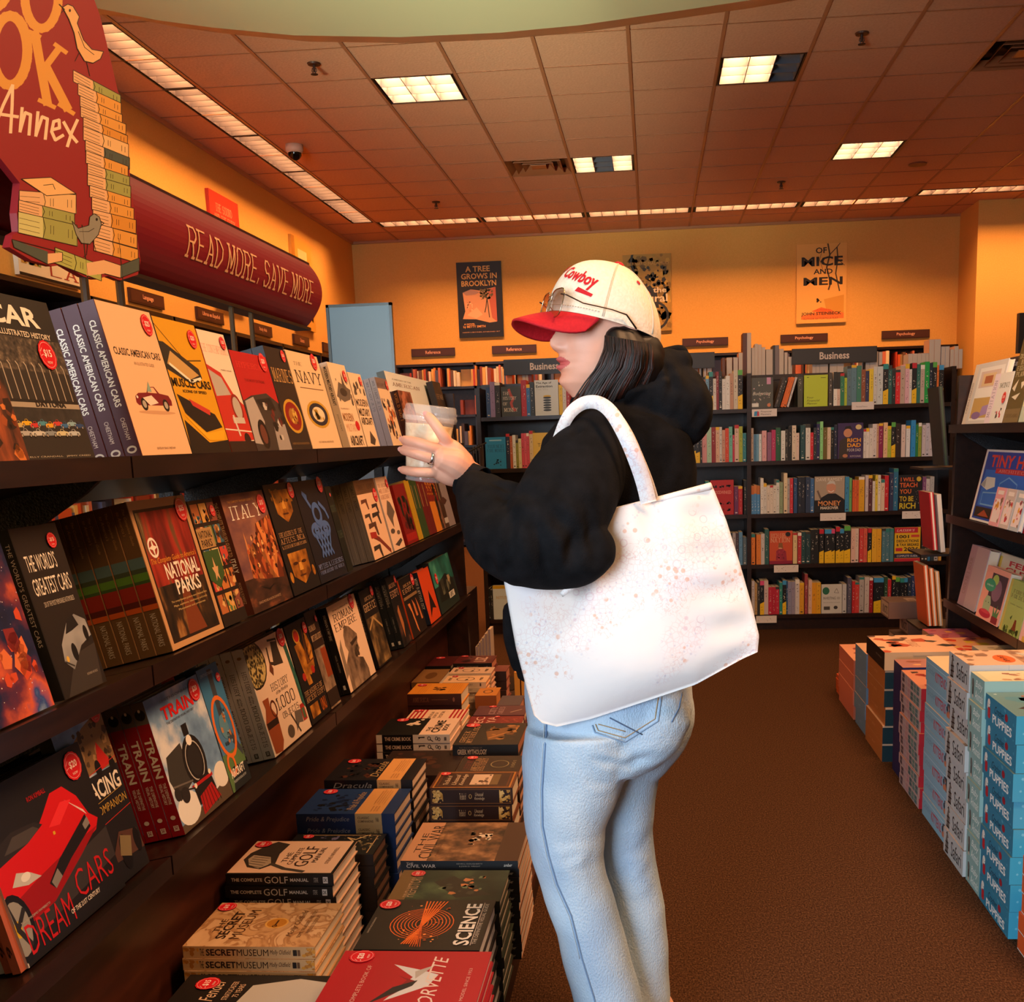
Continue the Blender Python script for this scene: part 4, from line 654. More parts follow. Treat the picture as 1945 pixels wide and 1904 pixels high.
# ============================================================ LEFT DISPLAY UNIT
def display_unit(side, XFr, y0, y1, joints, deckx, label):
    """two-sided display with tilted shelves; the face to the aisle sits at XFr"""
    r = empty('display_unit', (XFr, y0, 0), label, 'display shelving')
    s, c = math.sin(LA), math.cos(LA); D = .34; O = Vector((XFr, y0, 0))
    def P(dx, y, z): return Vector((XFr-side*dx, y, z))-O       # dx: depth away from the aisle
    ys = [y0]+[j for j in joints if y0 < j < y1]+[y1]
    for z in SHZ.values():
        for a, bb in zip(ys, ys[1:]):
            q = MB(); a += .003; bb -= .003
            f = .022                                              # a lip in front of the books
            pts = [(-f, z-f*-.22-.004), (D, z-D*math.tan(LA)-.003), (D, z-D*math.tan(LA)-.022), (-f+.018, z-.016), (-f+.018, z-.036), (-f, z-.036)]
            q.prism([P(dx, a, zz) for dx, zz in pts], (0, bb-a, 0), 'darkwood'); q.build('shelf', r)
        for j in ys:
            q = MB(); pts = [(.01, z-.02), (D, z-.02-D*math.tan(LA)), (D+.03, z-.16-D*math.tan(LA)), (D-.02, z-.15-D*.2), (.06, z-.06)]
            q.prism([P(dx, j-.012 if j > y0 else j, zz) for dx, zz in pts], (0, .012, 0), 'hammered'); q.build('bracket', r)
    for j in ys:
        q = MB(); q.prism([P(D+.03, j-.02, .15), P(D+.07, j-.02, .15), P(D+.07, j+.02, .15), P(D+.03, j+.02, .15)], (0, 0, 1.28), 'hammered')
        for k in range(24): q.prism([P(D+.029, j-.008, .3+.045*k), P(D+.0285, j-.008, .3+.045*k), P(D+.0285, j+.008, .3+.045*k), P(D+.029, j+.008, .3+.045*k)], (0, 0, .02), '0a0a0a')
        q.build('upright', r)
    q = MB(); q.prism([P(-.005, y1+.004, .03), P(.3, y1+.004, .0), P(.84, y1+.004, .0), P(.84, y1+.004, 1.57), P(.02, y1+.004, 1.57)], (0, .03, 0), 'darkwood'); q.build('end_panel', r)
    q = MB(); q.prism([P(-.005, y0-.04, 0), P(.84, y0-.04, 0), P(.84, y0-.04, 1.57), P(.02, y0-.04, 1.57)], (0, .03, 0), 'darkwood'); q.build('end_panel', r)  # unseen near panel, added to keep window light off the shelves
    q = MB(); q.prism([P(.105, y0, .15), P(.14, y0, .15), P(.14, y0, .56), P(.105, y0, .56)], (0, y1-y0, 0), 'redwood'); q.build('back_board', r)
    q = MB(); q.prism([P(deckx, y0, .12), P(.139, y0, .12), P(.139, y0, .149), P(deckx, y0, .149)], (0, y1-y0, 0), 'redwood'); q.build('deck', r)
    q = MB(); q.prism([P(deckx+.02, y0, 0), P(.138, y0, 0), P(.138, y0, .12), P(deckx+.02, y0, .12)], (0, y1-y0, 0), 'darkwood'); q.build('plinth', r)
    # the other face, seen through the gaps
    for z in (.52, .86):
        q = MB(); q.prism([P(D+.1, y0, z), P(D+.46, y0, z), P(D+.46, y0, z+.025), P(D+.1, y0, z+.025)], (0, y1-y0, 0), 'darkwood'); q.build('rear_shelf', r)
    return r
display_unit(1, XF, .72, 5.02, (1.765, 2.785, 3.8), -.55, 'long dark display unit of tilted book shelves on the left')
# books on the rear face, glimpsed through the open middle
rc = ['c8b8a0', '8a3a2a', '3a4a6a', 'd8d0c0', '6a5a4a', '2c2c34', 'b07a4a', 'e0dcd4', '4a6a6a']
for z, nn in ((.545, 15), (.885, 15)):
    y = 1.0
    for k in range(nn):
        w_, h_, t_ = rnd.uniform(.19, .23), rnd.uniform(.2, .26), rnd.uniform(.02, .035)
        if y+w_ > 4.95: break
        b_ = book('display_book', w_, h_, t_, rc[(k*4+int(z*10)) % 9], rc[(k*4+int(z*10)) % 9], [], [], 'upright book on the rear face of the left display, seen through the gap', group='books on the rear face of the left display')
        s, c = math.sin(.2), math.cos(.2); ex, ey, ez = Vector((0, -1, 0)), Vector((s, 0, c)), Vector((-c, 0, s))
        mm = Matrix.Identity(4); o = Vector((XF-.34-.3, y+w_, z))-ez*t_+Vector((0, 0, .008))
        for i in range(3): mm[i][0], mm[i][1], mm[i][2], mm[i][3] = ex[i], ey[i], ez[i], o[i]
        b_.matrix_world = mm; y += w_+rnd.uniform(.01, .1)
# ------------------------------------------------------------ banner and hanging sign above it
XS = -1.25
r = empty('banner_sign', (XS, 3.0, 1.42), 'long curved red banner sign on rods above the left display', 'sign')
SO = Vector((XS, 3.0, 1.42))
def bz(v): return 1.785+.222*v
def bx(v): return XS+.055*(1-(2*v-1)**2)-.03*(1-v)
ny = 2; nv = 16; q = MB()
ya, yb_ = 1.6, 4.03
pf = [(bx(i/nv), bz(i/nv)) for i in range(nv+1)]
pts = [Vector((x, ya, z))-SO for x, z in pf]+[Vector((x-.012, ya, z))-SO for x, z in pf[::-1]]
q.prism(pts, (0, yb_-ya, 0), M('7c1024', .42)); q.build('curved_panel', r)
q = MB(); Y0t, Y1t = 2.86, 3.93
F = Free(q, lambda u, v: Vector((bx(v), Y0t+(Y1t-Y0t)*u, bz(v)))-SO, (1, 0, 0), .0015)
vs, fs = letters('READ MORE, SAVE MORE', 's')
for n_, f in enumerate(fs):                                   # cut every stroke so that it follows the curve
    a, b_, c, d = (Vector(vs[i]) for i in f); L = 8; F.n = 1+.05*(n_ % 12)
    pt = [(a.lerp(b_, t/L), d.lerp(c, t/L)) for t in range(L+1)]
    q.add([F.p(p.x, .30+.38*p.y) for k in pt for p in k], [(2*t, 2*t+2, 2*t+3, 2*t+1) for t in range(L)], 'e0b088')
q.build('lettering', r)
q = MB(); q.box((XS-.06-SO.x, ya-SO.y, 2.007-SO.z), (XS-.0-SO.x, yb_-SO.y, 2.015-SO.z), '2a1014'); q.box((XS-.07-SO.x, ya-SO.y, 1.774-SO.z), (XS-.01-SO.x, yb_-SO.y, 1.784-SO.z), '1c1010'); q.build('rail', r)
for y in (3.28, 3.443, 2.0):
    q = MB(); q.tube([Vector((XS-.02, y, 1.42))-SO, Vector((XS-.02, y, 1.78))-SO], .008, M('6a6058', .25, .9), 8); q.build('rod', r)
XA = -1.13
r = empty('hanging_sign', (XA, 2.3, 1.42), 'red oval sign with painted stacks of books at upper left', 'sign')
AO = Vector((XA, 2.3, 1.42))
q = MB()
bp_ = [(-60, -420), (60, -330), (120, -180), (165, -40), (190, 30), (207, 100), (222, 165), (229, 190), (233, 250), (246, 300), (247, 352), (256, 400), (261, 452), (267, 495), (262, 522), (228, 533), (205, 524), (185, 531), (160, 526), (120, 503), (100, 506), (60, 495), (18, 470), (24, 447), (36, 440), (32, 405), (38, 348), (0, 300), (-90, 220)]
vp = [onX(x, y, XA)-AO for x, y in bp_]
q.prism(vp, (-.014, 0, 0), M('8c1a22', .5))
F = Free(q, lambda u, v: onX(u, v, XA)-AO, (1, 0, 0), .00005)
OCH, LG, TN, OR, SL, GY_ = 'd89c48', '9aa05a', 'e0b880', 'cf8f38', '4a5650', '8a8a80'
def bk(x, y, w, h, sk, c, pg='e0b488', d=0):   # a lying painted book: pages left, spine right
    return [('p', [(x, y), (x+w*.42, y+sk*.42), (x+w*.42, y+h+sk*.42), (x, y+h)], pg), ('p', [(x+w*.42, y+sk*.42), (x+w, y+sk), (x+w*1.01, y+sk+h), (x+w*.42, y+h+sk*.42)], c), ('l', [(x, y), (x+w, y+sk), (x+w, y+h+sk), (x, y+h), (x, y)], 1.3, '1c140e'), ('l', [(x+w*.42, y+sk*.42), (x+w*.46, y+h*.5+sk*.44), (x+w*.42, y+h+sk*.42)], 1.3, '1c140e')] + [('l', [(x+2, y+h*t), (x+w*.36, y+h*t+sk*.36)], .8, '2a1c12') for t in (.3, .55, .8)] + [('l', [(x+w*t, y+sk*t+h*.3), (x+w*t, y+sk*t+h*.7)], .9, '2a1c12') for t in (.55, .6, .85, .92)]
els = [('c', 79, -8, 32, 62, 17, OCH), ('c', -12, -45, 32, 60, 17, OCH), ('c', 19, 96, 33, 66, 19, OCH),
       ('l', [(66, 62), (78, 130), (90, 196)], 17, OCH), ('l', [(112, 92), (78, 138)], 13, OCH), ('l', [(90, 132), (128, 206)], 17, OCH), ('l', [(56, 60), (76, 70)], 8, OCH), ('l', [(104, 84), (126, 100)], 8, OCH), ('l', [(74, 190), (104, 204)], 8, OCH), ('l', [(112, 198), (140, 216)], 8, OCH)]
for sct in ([(-8, 236), (6, 200), (24, 162), (23, 200), (20, 252)], [(-6, 216), (34, 222)], [(42, 205), (38, 250), (48, 214), (58, 218), (55, 256)], [(72, 213), (68, 258), (80, 222), (90, 226), (86, 264)], [(98, 247), (113, 243), (112, 228), (102, 231), (98, 250), (105, 266), (120, 257)], [(121, 232), (133, 254), (146, 270)], [(147, 228), (136, 252), (128, 278)]):
    els.append(('l', sct, 6, 'ead0b0'))
tall = [(139, 133, 90, 22, 48, LG), (148, 158, 82, 22, 38, OCH), (152, 182, 80, 20, 36, OCH), (153, 202, 86, 20, 34, OCH), (158, 222, 84, 20, 36, OR), (158, 240, 86, 26, 34, TN), (162, 266, 84, 22, 34, SL), (163, 286, 80, 24, 30, OCH), (166, 310, 80, 20, 26, LG), (166, 330, 82, 22, 24, LG), (170, 352, 78, 22, 24, OCH), (174, 374, 80, 24, 22, OCH), (176, 398, 82, 26, 20, OR), (180, 424, 80, 26, 22, OCH), (178, 450, 84, 26, 24, OCH)]
for t in tall: els += bk(*t)
els += bk(36, 362, 108, 36, 8, TN)+[('p', [(40, 340), (96, 337), (144, 368), (88, 372)], 'e8bc80'), ('l', [(40, 340), (96, 337), (144, 368), (88, 372), (40, 340)], 1.4, '1c140e'), ('l', [(82, 352), (100, 350), (104, 360)], 1.2, '1c140e')]
els += bk(35, 380, 106, 22, 26, LG)+bk(34, 402, 112, 40, 26, LG, 'c8c888')+bk(104, 470, 88, 30, 34, 'a8b060', 'a8b060')+[('p', [(164, 500), (198, 494), (198, 520), (164, 524)], 'e0b488'), ('p', [(22, 455), (90, 478), (90, 502), (26, 470)], SL), ('p', [(90, 482), (118, 480), (118, 496), (90, 502)], 'e0b488'), ('l', [(22, 455), (118, 480), (118, 496), (90, 502), (26, 470), (22, 455)], 1.3, '1c140e'), ('p', [(198, 494), (228, 504), (228, 528), (198, 520)], 'e0b488'), ('p', [(228, 504), (264, 490), (264, 514), (228, 528)], SL), ('l', [(198, 494), (228, 504), (264, 490), (264, 514), (228, 528), (198, 520)], 1.3, '1c140e')]
els += [('p', [(118, 14), (128, 8), (138, 12), (150, 32), (146, 44), (158, 76), (174, 94), (196, 98), (190, 112), (176, 120), (160, 116), (146, 92), (140, 62), (130, 36)], 'e0b078'), ('l', [(118, 14), (128, 8), (138, 12), (150, 32), (146, 44), (158, 76), (174, 94), (196, 98), (190, 112), (176, 120), (160, 116), (146, 92), (140, 62), (130, 36), (118, 14)], 1.5, '1c140e'), ('e', 132, 20, 2, 3, '1c140e'), ('l', [(112, 8), (122, 18), (116, 24)], 1.5, '1c140e'), ('l', [(164, 118), (170, 144)], 1.2, '1c140e'), ('l', [(150, 100), (142, 116)], 1.2, '1c140e'), ('l', [(148, 60), (160, 90), (178, 104)], 1.2, '1c140e'),
        ('p', [(136, 420), (148, 434), (168, 428), (170, 412), (178, 406), (188, 412), (192, 426), (186, 446), (170, 464), (154, 462), (144, 446)], GY_), ('l', [(136, 420), (148, 434), (168, 428), (170, 412), (178, 406), (188, 412), (192, 426), (186, 446), (170, 464), (154, 462), (144, 446), (136, 420)], 1.4, '1c140e'), ('e', 183, 417, 2.2, 3, '1c140e'), ('l', [(190, 420), (197, 424), (190, 430)], 1.4, '1c140e'), ('l', [(166, 462), (164, 484), (158, 488)], 1.1, '1c140e'), ('l', [(176, 458), (182, 478)], 1.1, '1c140e'), ('l', [(150, 440), (168, 440), (178, 434)], 1.1, '1c140e')]
art(F, els); q.build('painted_board', r)
for px in (157, 226):
    y = along(px, XA-.01, 1.7); q = MB(); q.tube([Vector((XA-.008, y, 1.42))-AO, Vector((XA-.008, y, 1.8))-AO], .009, M('6a6058', .25, .9), 8); q.build('rod', r)
# ------------------------------------------------------------ blue framed board above the end of the unit
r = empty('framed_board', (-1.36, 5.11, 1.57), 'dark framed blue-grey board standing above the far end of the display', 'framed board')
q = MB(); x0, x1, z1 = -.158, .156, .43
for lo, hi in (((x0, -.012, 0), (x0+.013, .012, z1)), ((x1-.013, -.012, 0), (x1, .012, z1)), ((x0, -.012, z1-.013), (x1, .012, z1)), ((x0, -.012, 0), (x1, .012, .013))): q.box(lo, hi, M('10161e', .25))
q.build('frame', r); q = MB(); q.box((x0+.012, -.006, .012), (x1-.012, .006, z1-.012), M('33485f', .3)); q.build('panel', r)  # blue-grey stands in for a window reflection on the dark board
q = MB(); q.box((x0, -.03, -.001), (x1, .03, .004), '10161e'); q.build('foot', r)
# ============================================================ PILES ON THE LEFT DECK
def flat(X0, Y0, z, X1=None):
    """book lying face up, spine to the viewer (-Y), head to the left (-X)"""
    m = Matrix.Identity(4); ex, ey, ez = (0, 1, 0), (-1, 0, 0), (0, 0, 1); o = (X1, Y0, z)
    for i in range(3): m[i][0], m[i][1], m[i][2], m[i][3] = ex[i], ey[i], ez[i], o[i]
    return m
def pile(X0, X1, Y0, Y1, ztop, t, cov, spc, front, spine, label, short, z0=.15, jit=.004, nmax=14, **k):
    n = min(nmax, max(1, int((ztop-z0)/t))); t2 = (ztop-z0)/n if n < nmax else t
    b = book(k.pop('name', 'stacked_book'), Y1-Y0, X1-X0, t2-.0006, cov, spc, front, spine, '%s, topmost of its deck stack' % label, group=k.pop('group', 'books stacked on the low deck'), **k)
    r2 = random.Random(int(X0*1000)+int(Y0*1000))
    b.matrix_world = flat(X0, Y0, ztop-t2, X1)
    for i in range(1, n):
        dup(b, '%s, %s from the top of its stack' % (short, ORD(i)), flat(0, Y0+r2.uniform(-jit, jit), ztop-t2*(i+1), X1+r2.uniform(-jit, jit)))
    return b
PK = 'e8b898'
pile(-.945, -.655, 1.66, 1.93, .31, .026, '1c1614', '1c1614', [('p', [(.0, .45), (.42, .52), (.55, 1), (0, 1)], '8a4a24'), ('p', [(.3, .0), (.2, .38), (.5, .55), (.85, .5), (.95, .2), (.9, 0)], 'b8b0aa')]+[('l', [(.05*i, .5), (.1+.05*i, 1)], .006, '3c1c0c') for i in range(9)]+[('T', .55, .55, .16, .3, 'Fender', 'd8b090', 'i'), ('T', .76, .58, .05, .24, 'STRATOCASTER', 'd8b090'), ('T', .84, .62, .05, .18, '75 YEARS', 'd8b090')][0:0]+[('t', .62, .7, .3, .1, 'Fender', 'd8b090', 'i'), ('t', .64, .61, .26, .04, 'STRATOCASTER', 'd8b090'), ('t', .68, .55, .18, .04, '75 YEARS', 'd8b090')],
    [], 'black guitar book with wood fretboard art', 'black guitar book', price="$15", sp=(.86, .82))
SM = 'c09468'
pile(-.967, -.693, 1.952, 2.157, .36, .0245, SM, 'd0a878', [('r', 0, 0, 1, 1, 'map_art'), ('e', .52, .42, .12, .09, 'd8a050'), ('e', .52, .42, .1, .075, 'b87828'), ('l', [(.46, .42), (.58, .42)], .02, '4a2810'), ('c', .45, .42, .02, .016, .012, '4a2810'),
    ('t', .3, .82, .3, .05, 'THE', '3a2412'), ('t', .16, .73, .62, .08, 'SECRET', '2c1a0c', 'b'), ('t', .16, .62, .66, .08, 'MUSEUM', '4a2c16'), ('t', .22, .22, .6, .06, 'Molly Oldfield', '6a4428', 'i'), ('t', .2, .16, .62, .03, 'SOME TREASURES ARE TOO', '6a4428'), ('t', .3, .11, .4, .03, 'PRECIOUS TO DISPLAY', '6a4428')],
    [('n', .0, .1, .12, .8, ['d8983a', 'b87830'], 8, .02, 1), ('n', .88, .1, .12, .8, ['d8983a', 'b87830'], 10, .02, 2), ('t', .13, .2, .03, .6, 'THE', '3a2412'), ('t', .175, .22, .23, .56, 'SECRET', '241408', 'b'), ('t', .41, .22, .24, .56, 'MUSEUM', '3a2412'), ('t', .66, .25, .16, .5, 'Molly Oldfield', '5a3820', 'i'), ('r', .835, .25, .03, .5, '1c1008'), ('r', .87, .25, .02, .5, '6a4a30')],
    'tan museum book with ornate scroll cover', 'tan museum book', price="$15", sp=(.88, .92))
pile(-.982, -.733, 2.22, 2.421, .40, .0275, 'ecc0a4', '16120f', [('r', 0, 0, .04, 1, '16120f'), ('r', 0, 0, 1, .03, '16120f'), ('p', [(.14, .72), (.2, .86), (.42, .96), (.62, .95), (.9, .84), (.98, .78), (.9, .64), (.6, .66), (.3, .62)], '3a302a'), ('p', [(.16, .74), (.26, .86), (.44, .92), (.56, .9), (.5, .72), (.3, .66)], 'b09a84'), ('l', [(.3, .66), (.16, .5), (.08, .3)], .06, '4a4038')]+[('l', [(.18+.07*i, .72), (.26+.06*i, .88)], .01, '3a2c24') for i in range(6)]+[
    ('t', .34, .53, .3, .05, 'THE', '4a342a'), ('t', .28, .46, .5, .05, 'COMPLETE', '4a342a'), ('t', .22, .31, .6, .13, 'GOLF', '3a261c'), ('t', .34, .24, .46, .05, 'MANUAL', '4a342a'), ('t', .3, .12, .5, .035, 'STEVE NEWELL', '6a4c3c')],
    [('t', .05, .35, .29, .3, 'THE COMPLETE', 'e8dcd0', 'b'), ('t', .36, .2, .22, .6, 'GOLF', 'f0e4d8'), ('t', .6, .35, .17, .3, 'MANUAL', 'e8dcd0', 'b'), ('t', .82, .3, .04, .4, 'STEVE', 'c8bcb0'), ('r', .905, .22, .045, .56, 'e8e0d8'), ('t', .912, .34, .032, .32, 'DK', '16120f', 'b')],
    'peach golf manual with a golf club head', 'golf manual', price="$15", sp=(.88, .9), page='e8dcd0')
pile(-.935, -.70, 2.435, 2.575, .36, .03, '181618', '181618', [('l', [(.08, .08), (.92, .08), (.92, .92)], .02, 'c8a070'), ('n', .2, .05, .75, .4, ['8a7a5a', 'c8a878', '5a4c3a'], 60, .03, 4), ('l', [(.9, .2), (.7, .3), (.8, .4), (.6, .3)], .03, 'd0b080'), ('n', .4, .5, .5, .2, ['6a6488', '4a4664'], 14, .05, 9)], [], 'black book with gilt vine border behind the golf manuals', 'black gilt vine book', price="$10", sp=(.82, .84), page='7a5a48')
def companion(X0, X1, Y0, Y1, z, col, ttl, label, short, seed, col2):
    pile(X0, X1, Y0, Y1, z, .031, col, col, [('n', .1, .5, .7, .36, [col2, '0c0a10'], 34, .05, seed), ('t', .15, .42, .7, .1, ttl, 'b08a5a', 'i'), ('r', -.001, .13, 1.002, .27, 'dc9a58')]+[('t', .35+.05*(i % 2), .17+.025*i, .55, .012, 'A CURATED EDITION WITH ESSAYS', '8a5a34') for i in range(5)]+[('t', .08, .19+.03*i, .2, .014, 'CLASSIC EDITION', '8a5a34') for i in range(3)],
         [('t', .1, .25, .44, .5, ttl, 'a8a4a8', 'i'), ('r', .6, 0, .27, 1, 'd8b078'), ('t', .625, .55, .12, .2, 'CLASSIC', '6a4a2c', 'b'), ('t', .625, .25, .16, .2, 'COMPANIONS', '6a4a2c', 'b'), ('t', .81, .3, .03, .4, 'N6', '6a4a2c', 'b')], label, short, price="$10", sp=(.86, .84), page='e0c4b0')
companion(-.94, -.68, 2.585, 2.785, .41, '1c3464', 'Pride & Prejudice', 'navy blue novel with a tan paper band', 'navy blue banded novel', 4, '0c1c40')
companion(-.93, -.68, 2.80, 3.0, .43, '191419', 'Dracula', 'black novel with a tan paper band', 'black banded novel', 6, '4a2418')
pile(-.86, -.615, 3.04, 3.3, .365, .034, '2a1812', '2a1812', [('n', .1, .1, .8, .8, ['3c2018', '4a2a1c'], 10, .1, 2)], [], 'dark brown book behind the black banded novels', 'dark brown book', page='e0b488')
CB = [('r', 0, .42, 1, .58, '15110f'), ('n', .55, .5, .4, .36, ['e0c0a8'], 9, .08, 4), ('t', .2, .3, .25, .06, 'THE', '16120f', 'h'), ('t', .12, .17, .74, .12, 'CRIME', '16120f', 'h'), ('t', .24, .08, .4, .07, 'BOOK', '16120f', 'h')]
pile(-.94, -.69, 3.4, 3.61, .39, .0285, 'e6bea6', 'e2d0c4', CB, [('r', .08, 0, .42, 1, '15110f'), ('t', .115, .28, .36, .44, 'THE CRIME BOOK', 'd8b8a4', 'b'), ('p', [(.56, .3), (.6, .6), (.66, .6), (.66, .75), (.57, .72), (.58, .5)], '2c2420'), ('c', .72, .55, .018, .2, .01, '2c2420'), ('l', [(.735, .42), (.77, .2)], .012, '2c2420'), ('c', .82, .55, .015, .18, .008, '2c2420'), ('c', .855, .45, .015, .18, .008, '2c2420'), ('r', .925, .3, .03, .4, '6a5c54')], 'black and white crime book', 'black and white crime book', price="$15", sp=(.88, .8), page='e4c8b4')
pile(-.90, -.69, 3.63, 3.79, .375, .025, 'e8bea0', 'e8bea0', [('r', .0, .72+.07*i, 1, .035, 'b02028') for i in range(4)]+[('r', .0, .02+.07*i, 1, .035, 'b02028') for i in range(4)]+[('t', .2, .58, .6, .05, 'AMERICAN', '4a3024', 's'), ('t', .25, .5, .5, .05, 'BOOK OF', '4a3024', 's'), ('t', .15, .4, .7, .06, 'TRIVIA', '4a3024', 's')], [], 'cream book with red flag stripes', 'flag striped book', price="$10", sp=(.88, .86))
pile(-.935, -.73, 3.85, 4.03, .42, .045, 'd8862c', '3c1a16', [('n', .3, .35, .4, .25, ['3a1c0c'], 12, .06, 3)]+[('l', [(.1, .1+.04*i), (.9, .1+.04*i)], .006, 'a85c18') for i in range(5)]+[('l', [(.1, .7+.04*i), (.9, .7+.04*i)], .006, 'a85c18') for i in range(4)], [('t', .1, .3, .3, .4, 'AMERICA', '7a4a3a', 's'), ('l', [(.45, .5), (.75, .5)], .006, '8a5a48'), ('e', .86, .5, .02, .2, '8a5a48')], 'thick brown spined history book with orange cover', 'thick brown spined history book', price="$10", sp=(.8, .86))
pile(-.715, -.63, 4.06, 4.2, .36, .05, 'c87a30', '8a4a1c', [('c', .5, .5, .2, .2, .04, '5a2c10')], [], 'small orange book behind the brown history books', 'small orange book', page='d88a50')
pile(-.62, -.53, 4.0, 4.16, .335, .09, '5a4a50', '50424a', [], [], 'small thick grey-purple book beside the orange ones', 'thick grey-purple book', page='d8987a')
CIR = [('c', .5, .52, .26, .2, .03, '2a1c18'), ('n', .3, .45, .4, .14, ['1c1412', 'e8c8a8'], 8, .07, 4), ('t', .3, .84, .4, .07, 'HISTORY', '3a2a22', 'b'), ('t', .3, .12, .4, .07, 'WORDS', '3a2a22', 'b')]
pile(-.87, -.69, 4.19, 4.315, .385, .021, 'e8b488', 'c8ae94', CIR, [('t', .1, .25, .36, .5, 'ALTERNATIVE', '4a3a30', 'b'), ('t', .5, .3, .2, .4, 'HISTORY', '7a6858'), ('r', .86, .2, .03, .6, '3a2a22')], 'cream book with a circle emblem, front stack', 'cream circle book in the front stack', price="$10", sp=(.85, .8), page='e8a878')
pile(-.87, -.69, 4.335, 4.455, .39, .021, 'd8ac90', 'c8ae94', CIR, [], 'cream book with a circle emblem, rear stack', 'cream circle book in the rear stack', price="$10", sp=(.85, .8), page='d89a80')
pile(-1.0, -.885, 4.2, 4.45, .385, .03, '8a6038', '6a4828', [('e', .5, .5, .25, .2, '6a4422')], [], 'tan covered book left of the circle emblem books', 'tan covered book')
pile(-.88, -.71, 4.49, 4.655, .40, .032, '5a1618', '141010', [('t', .2, .2, .6, .3, 'LIZ', 'c8988a', 'b'), ('n', .1, .6, .8, .3, ['3a1014'], 6, .15, 4)], [('t', .1, .3, .55, .35, 'THE HISTORY OF THE MOVIES', '8a7a6a', 'b'), ('t', .8, .3, .14, .35, 'amber', 'd8ccc0', 'i')], 'dark red book with a black spine', 'dark red black-spined book', price="$10", sp=(.9, .84), page='d08a70')
pile(-1.0, -.89, 4.49, 4.7, .39, .032, '4a1416', '100c0c', [], [], 'dark maroon book at the far left of the deck', 'dark maroon book', price="$10", sp=(.8, .7))
pile(-.705, -.65, 4.5, 4.63, .36, .04, '7a3a34', '2a1a1a', [], [], 'small book right of the dark red ones', 'small far book', page='d08a78')
# right-hand column of the deck
pile(-.60, -.318, 1.6, 1.86, .40, .022, 'b01a24', '8a1218', [('p', [(.3, .58), (.62, .46), (.8, .62), (.72, .42), (.66, .3), (.5, .34)], 'd8d0cc'), ('p', [(.34, .57), (.58, .49), (.64, .56), (.56, .42)], '8a1a20'), ('p', [(.25, .68), (.5, .44), (.58, .42), (.48, .56)], '2a2628'), ('p', [(.6, .44), (.8, .34), (.7, .46)], 'b8a89c'),
    ('t', .06, .08, .88, .09, 'CORVETTE', 'e8c8b8', 'i'), ('t', .2, .86, .62, .03, 'THE COMPLETE BOOK OF', 'e0a898'), ('t', .2, .03, .6, .02, 'EVERY MODEL SINCE 1953', 'e0a898')][0:4]+[('t', .14, .27, .78, .1, 'CORVETTE', 'e8c8b8', 'i'), ('t', .12, .76, .66, .03, 'THE COMPLETE BOOK OF', 'e0a898'), ('t', .15, .09, .6, .022, 'EVERY MODEL SINCE 1953', 'e0a898')], [], 'red book with a silver flag emblem at the near edge', 'red emblem book', price="$20", sp=(.9, .86))
SCI = [('c', .5, .55, .3-.03*i, .26-.03*i, .008, 'e06018') for i in range(8)]+[('l', [(.1, .58+.02*i), (.4, .55), (.95, .5+.03*i)], .012, 'e86a20') for i in range(-3, 4)]+[('l', [(.2, .62), (.5, .55), (.05, .48+.02*i)], .006, 'd8581c') for i in range(5)]+[('n', .1, .36, .8, .36, ['e06a28', 'b04818', 'f09048'], 60, .012, 3)]
pile(-.59, -.345, 1.875, 2.10, .395, .031, '221b18', '1a1614', SCI+[('t', .08, .1, .82, .13, 'SCIENCE', 'ecdccc', 'b'), ('t', .1, .045, .8, .03, 'THE DEFINITIVE VISUAL GUIDE', 'c8b8a8'), ('l', [(.08, .085), (.92, .085)], .006, 'c8b8a8'), ('t', .3, .95, .3, .015, 'SMITHSONIAN', 'a89888')], [], 'black book with an orange spiral burst', 'black spiral burst book', price="$20", sp=(.88, .9))
pile(-.585, -.34, 2.115, 2.28, .385, .026, '2a3026', '1c201c', [('r', 0, 0, 1, 1, 'storm_art'), ('r', 0, .85, 1, .15, '7a5a34'), ('p', [(.2, .1), (.5, .3), (.8, .5), (.6, .66), (.3, .5), (.1, .4)], '1c1a16'), ('n', .2, .2, .6, .4, ['c87a48', '3a3a30', '6a7a5a'], 20, .05, 4), ('t', .12, .78, .72, .1, 'PREHISTORIC', 'b08a68', '')], [], 'dark green book with a stormy dinosaur scene', 'dark green dinosaur book', price="$15", sp=(.86, .84))
pile(-.60, -.325, 2.31, 2.56, .395, .0195, 'd09068', '181c22', [('r', 0, 0, 1, .78, 'battle_art'), ('n', .4, .3, .35, .2, ['f0d0b0', '3a2416', '8a5a3a'], 26, .05, 9), ('r', 0, 0, 1, .2, '4a2a1c'), ('t', .2, .88, .5, .05, 'THE', '2c1a12'), ('t', .06, .76, .86, .11, 'CIVIL WAR', '241610'), ('t', .1, .71, .7, .02, 'A MILITARY HISTORY', '5a3826')],
    [('t', .05, .55, .06, .25, 'THE', 'd8b8a0'), ('t', .05, .15, .25, .42, 'CIVIL WAR', 'e0c4b0'), ('t', .48, .52, .22, .2, 'KEVIN J. DOUGHERTY', 'a89888'), ('t', .5, .22, .18, .2, '& JOHN D. WRIGHT', 'a89888'), ('t', .88, .3, .07, .38, 'amber', 'ece0d4', 'i')], 'civil war book with a battle scene cover', 'civil war book', hard=False, jit=.002, page='e8d8c8')
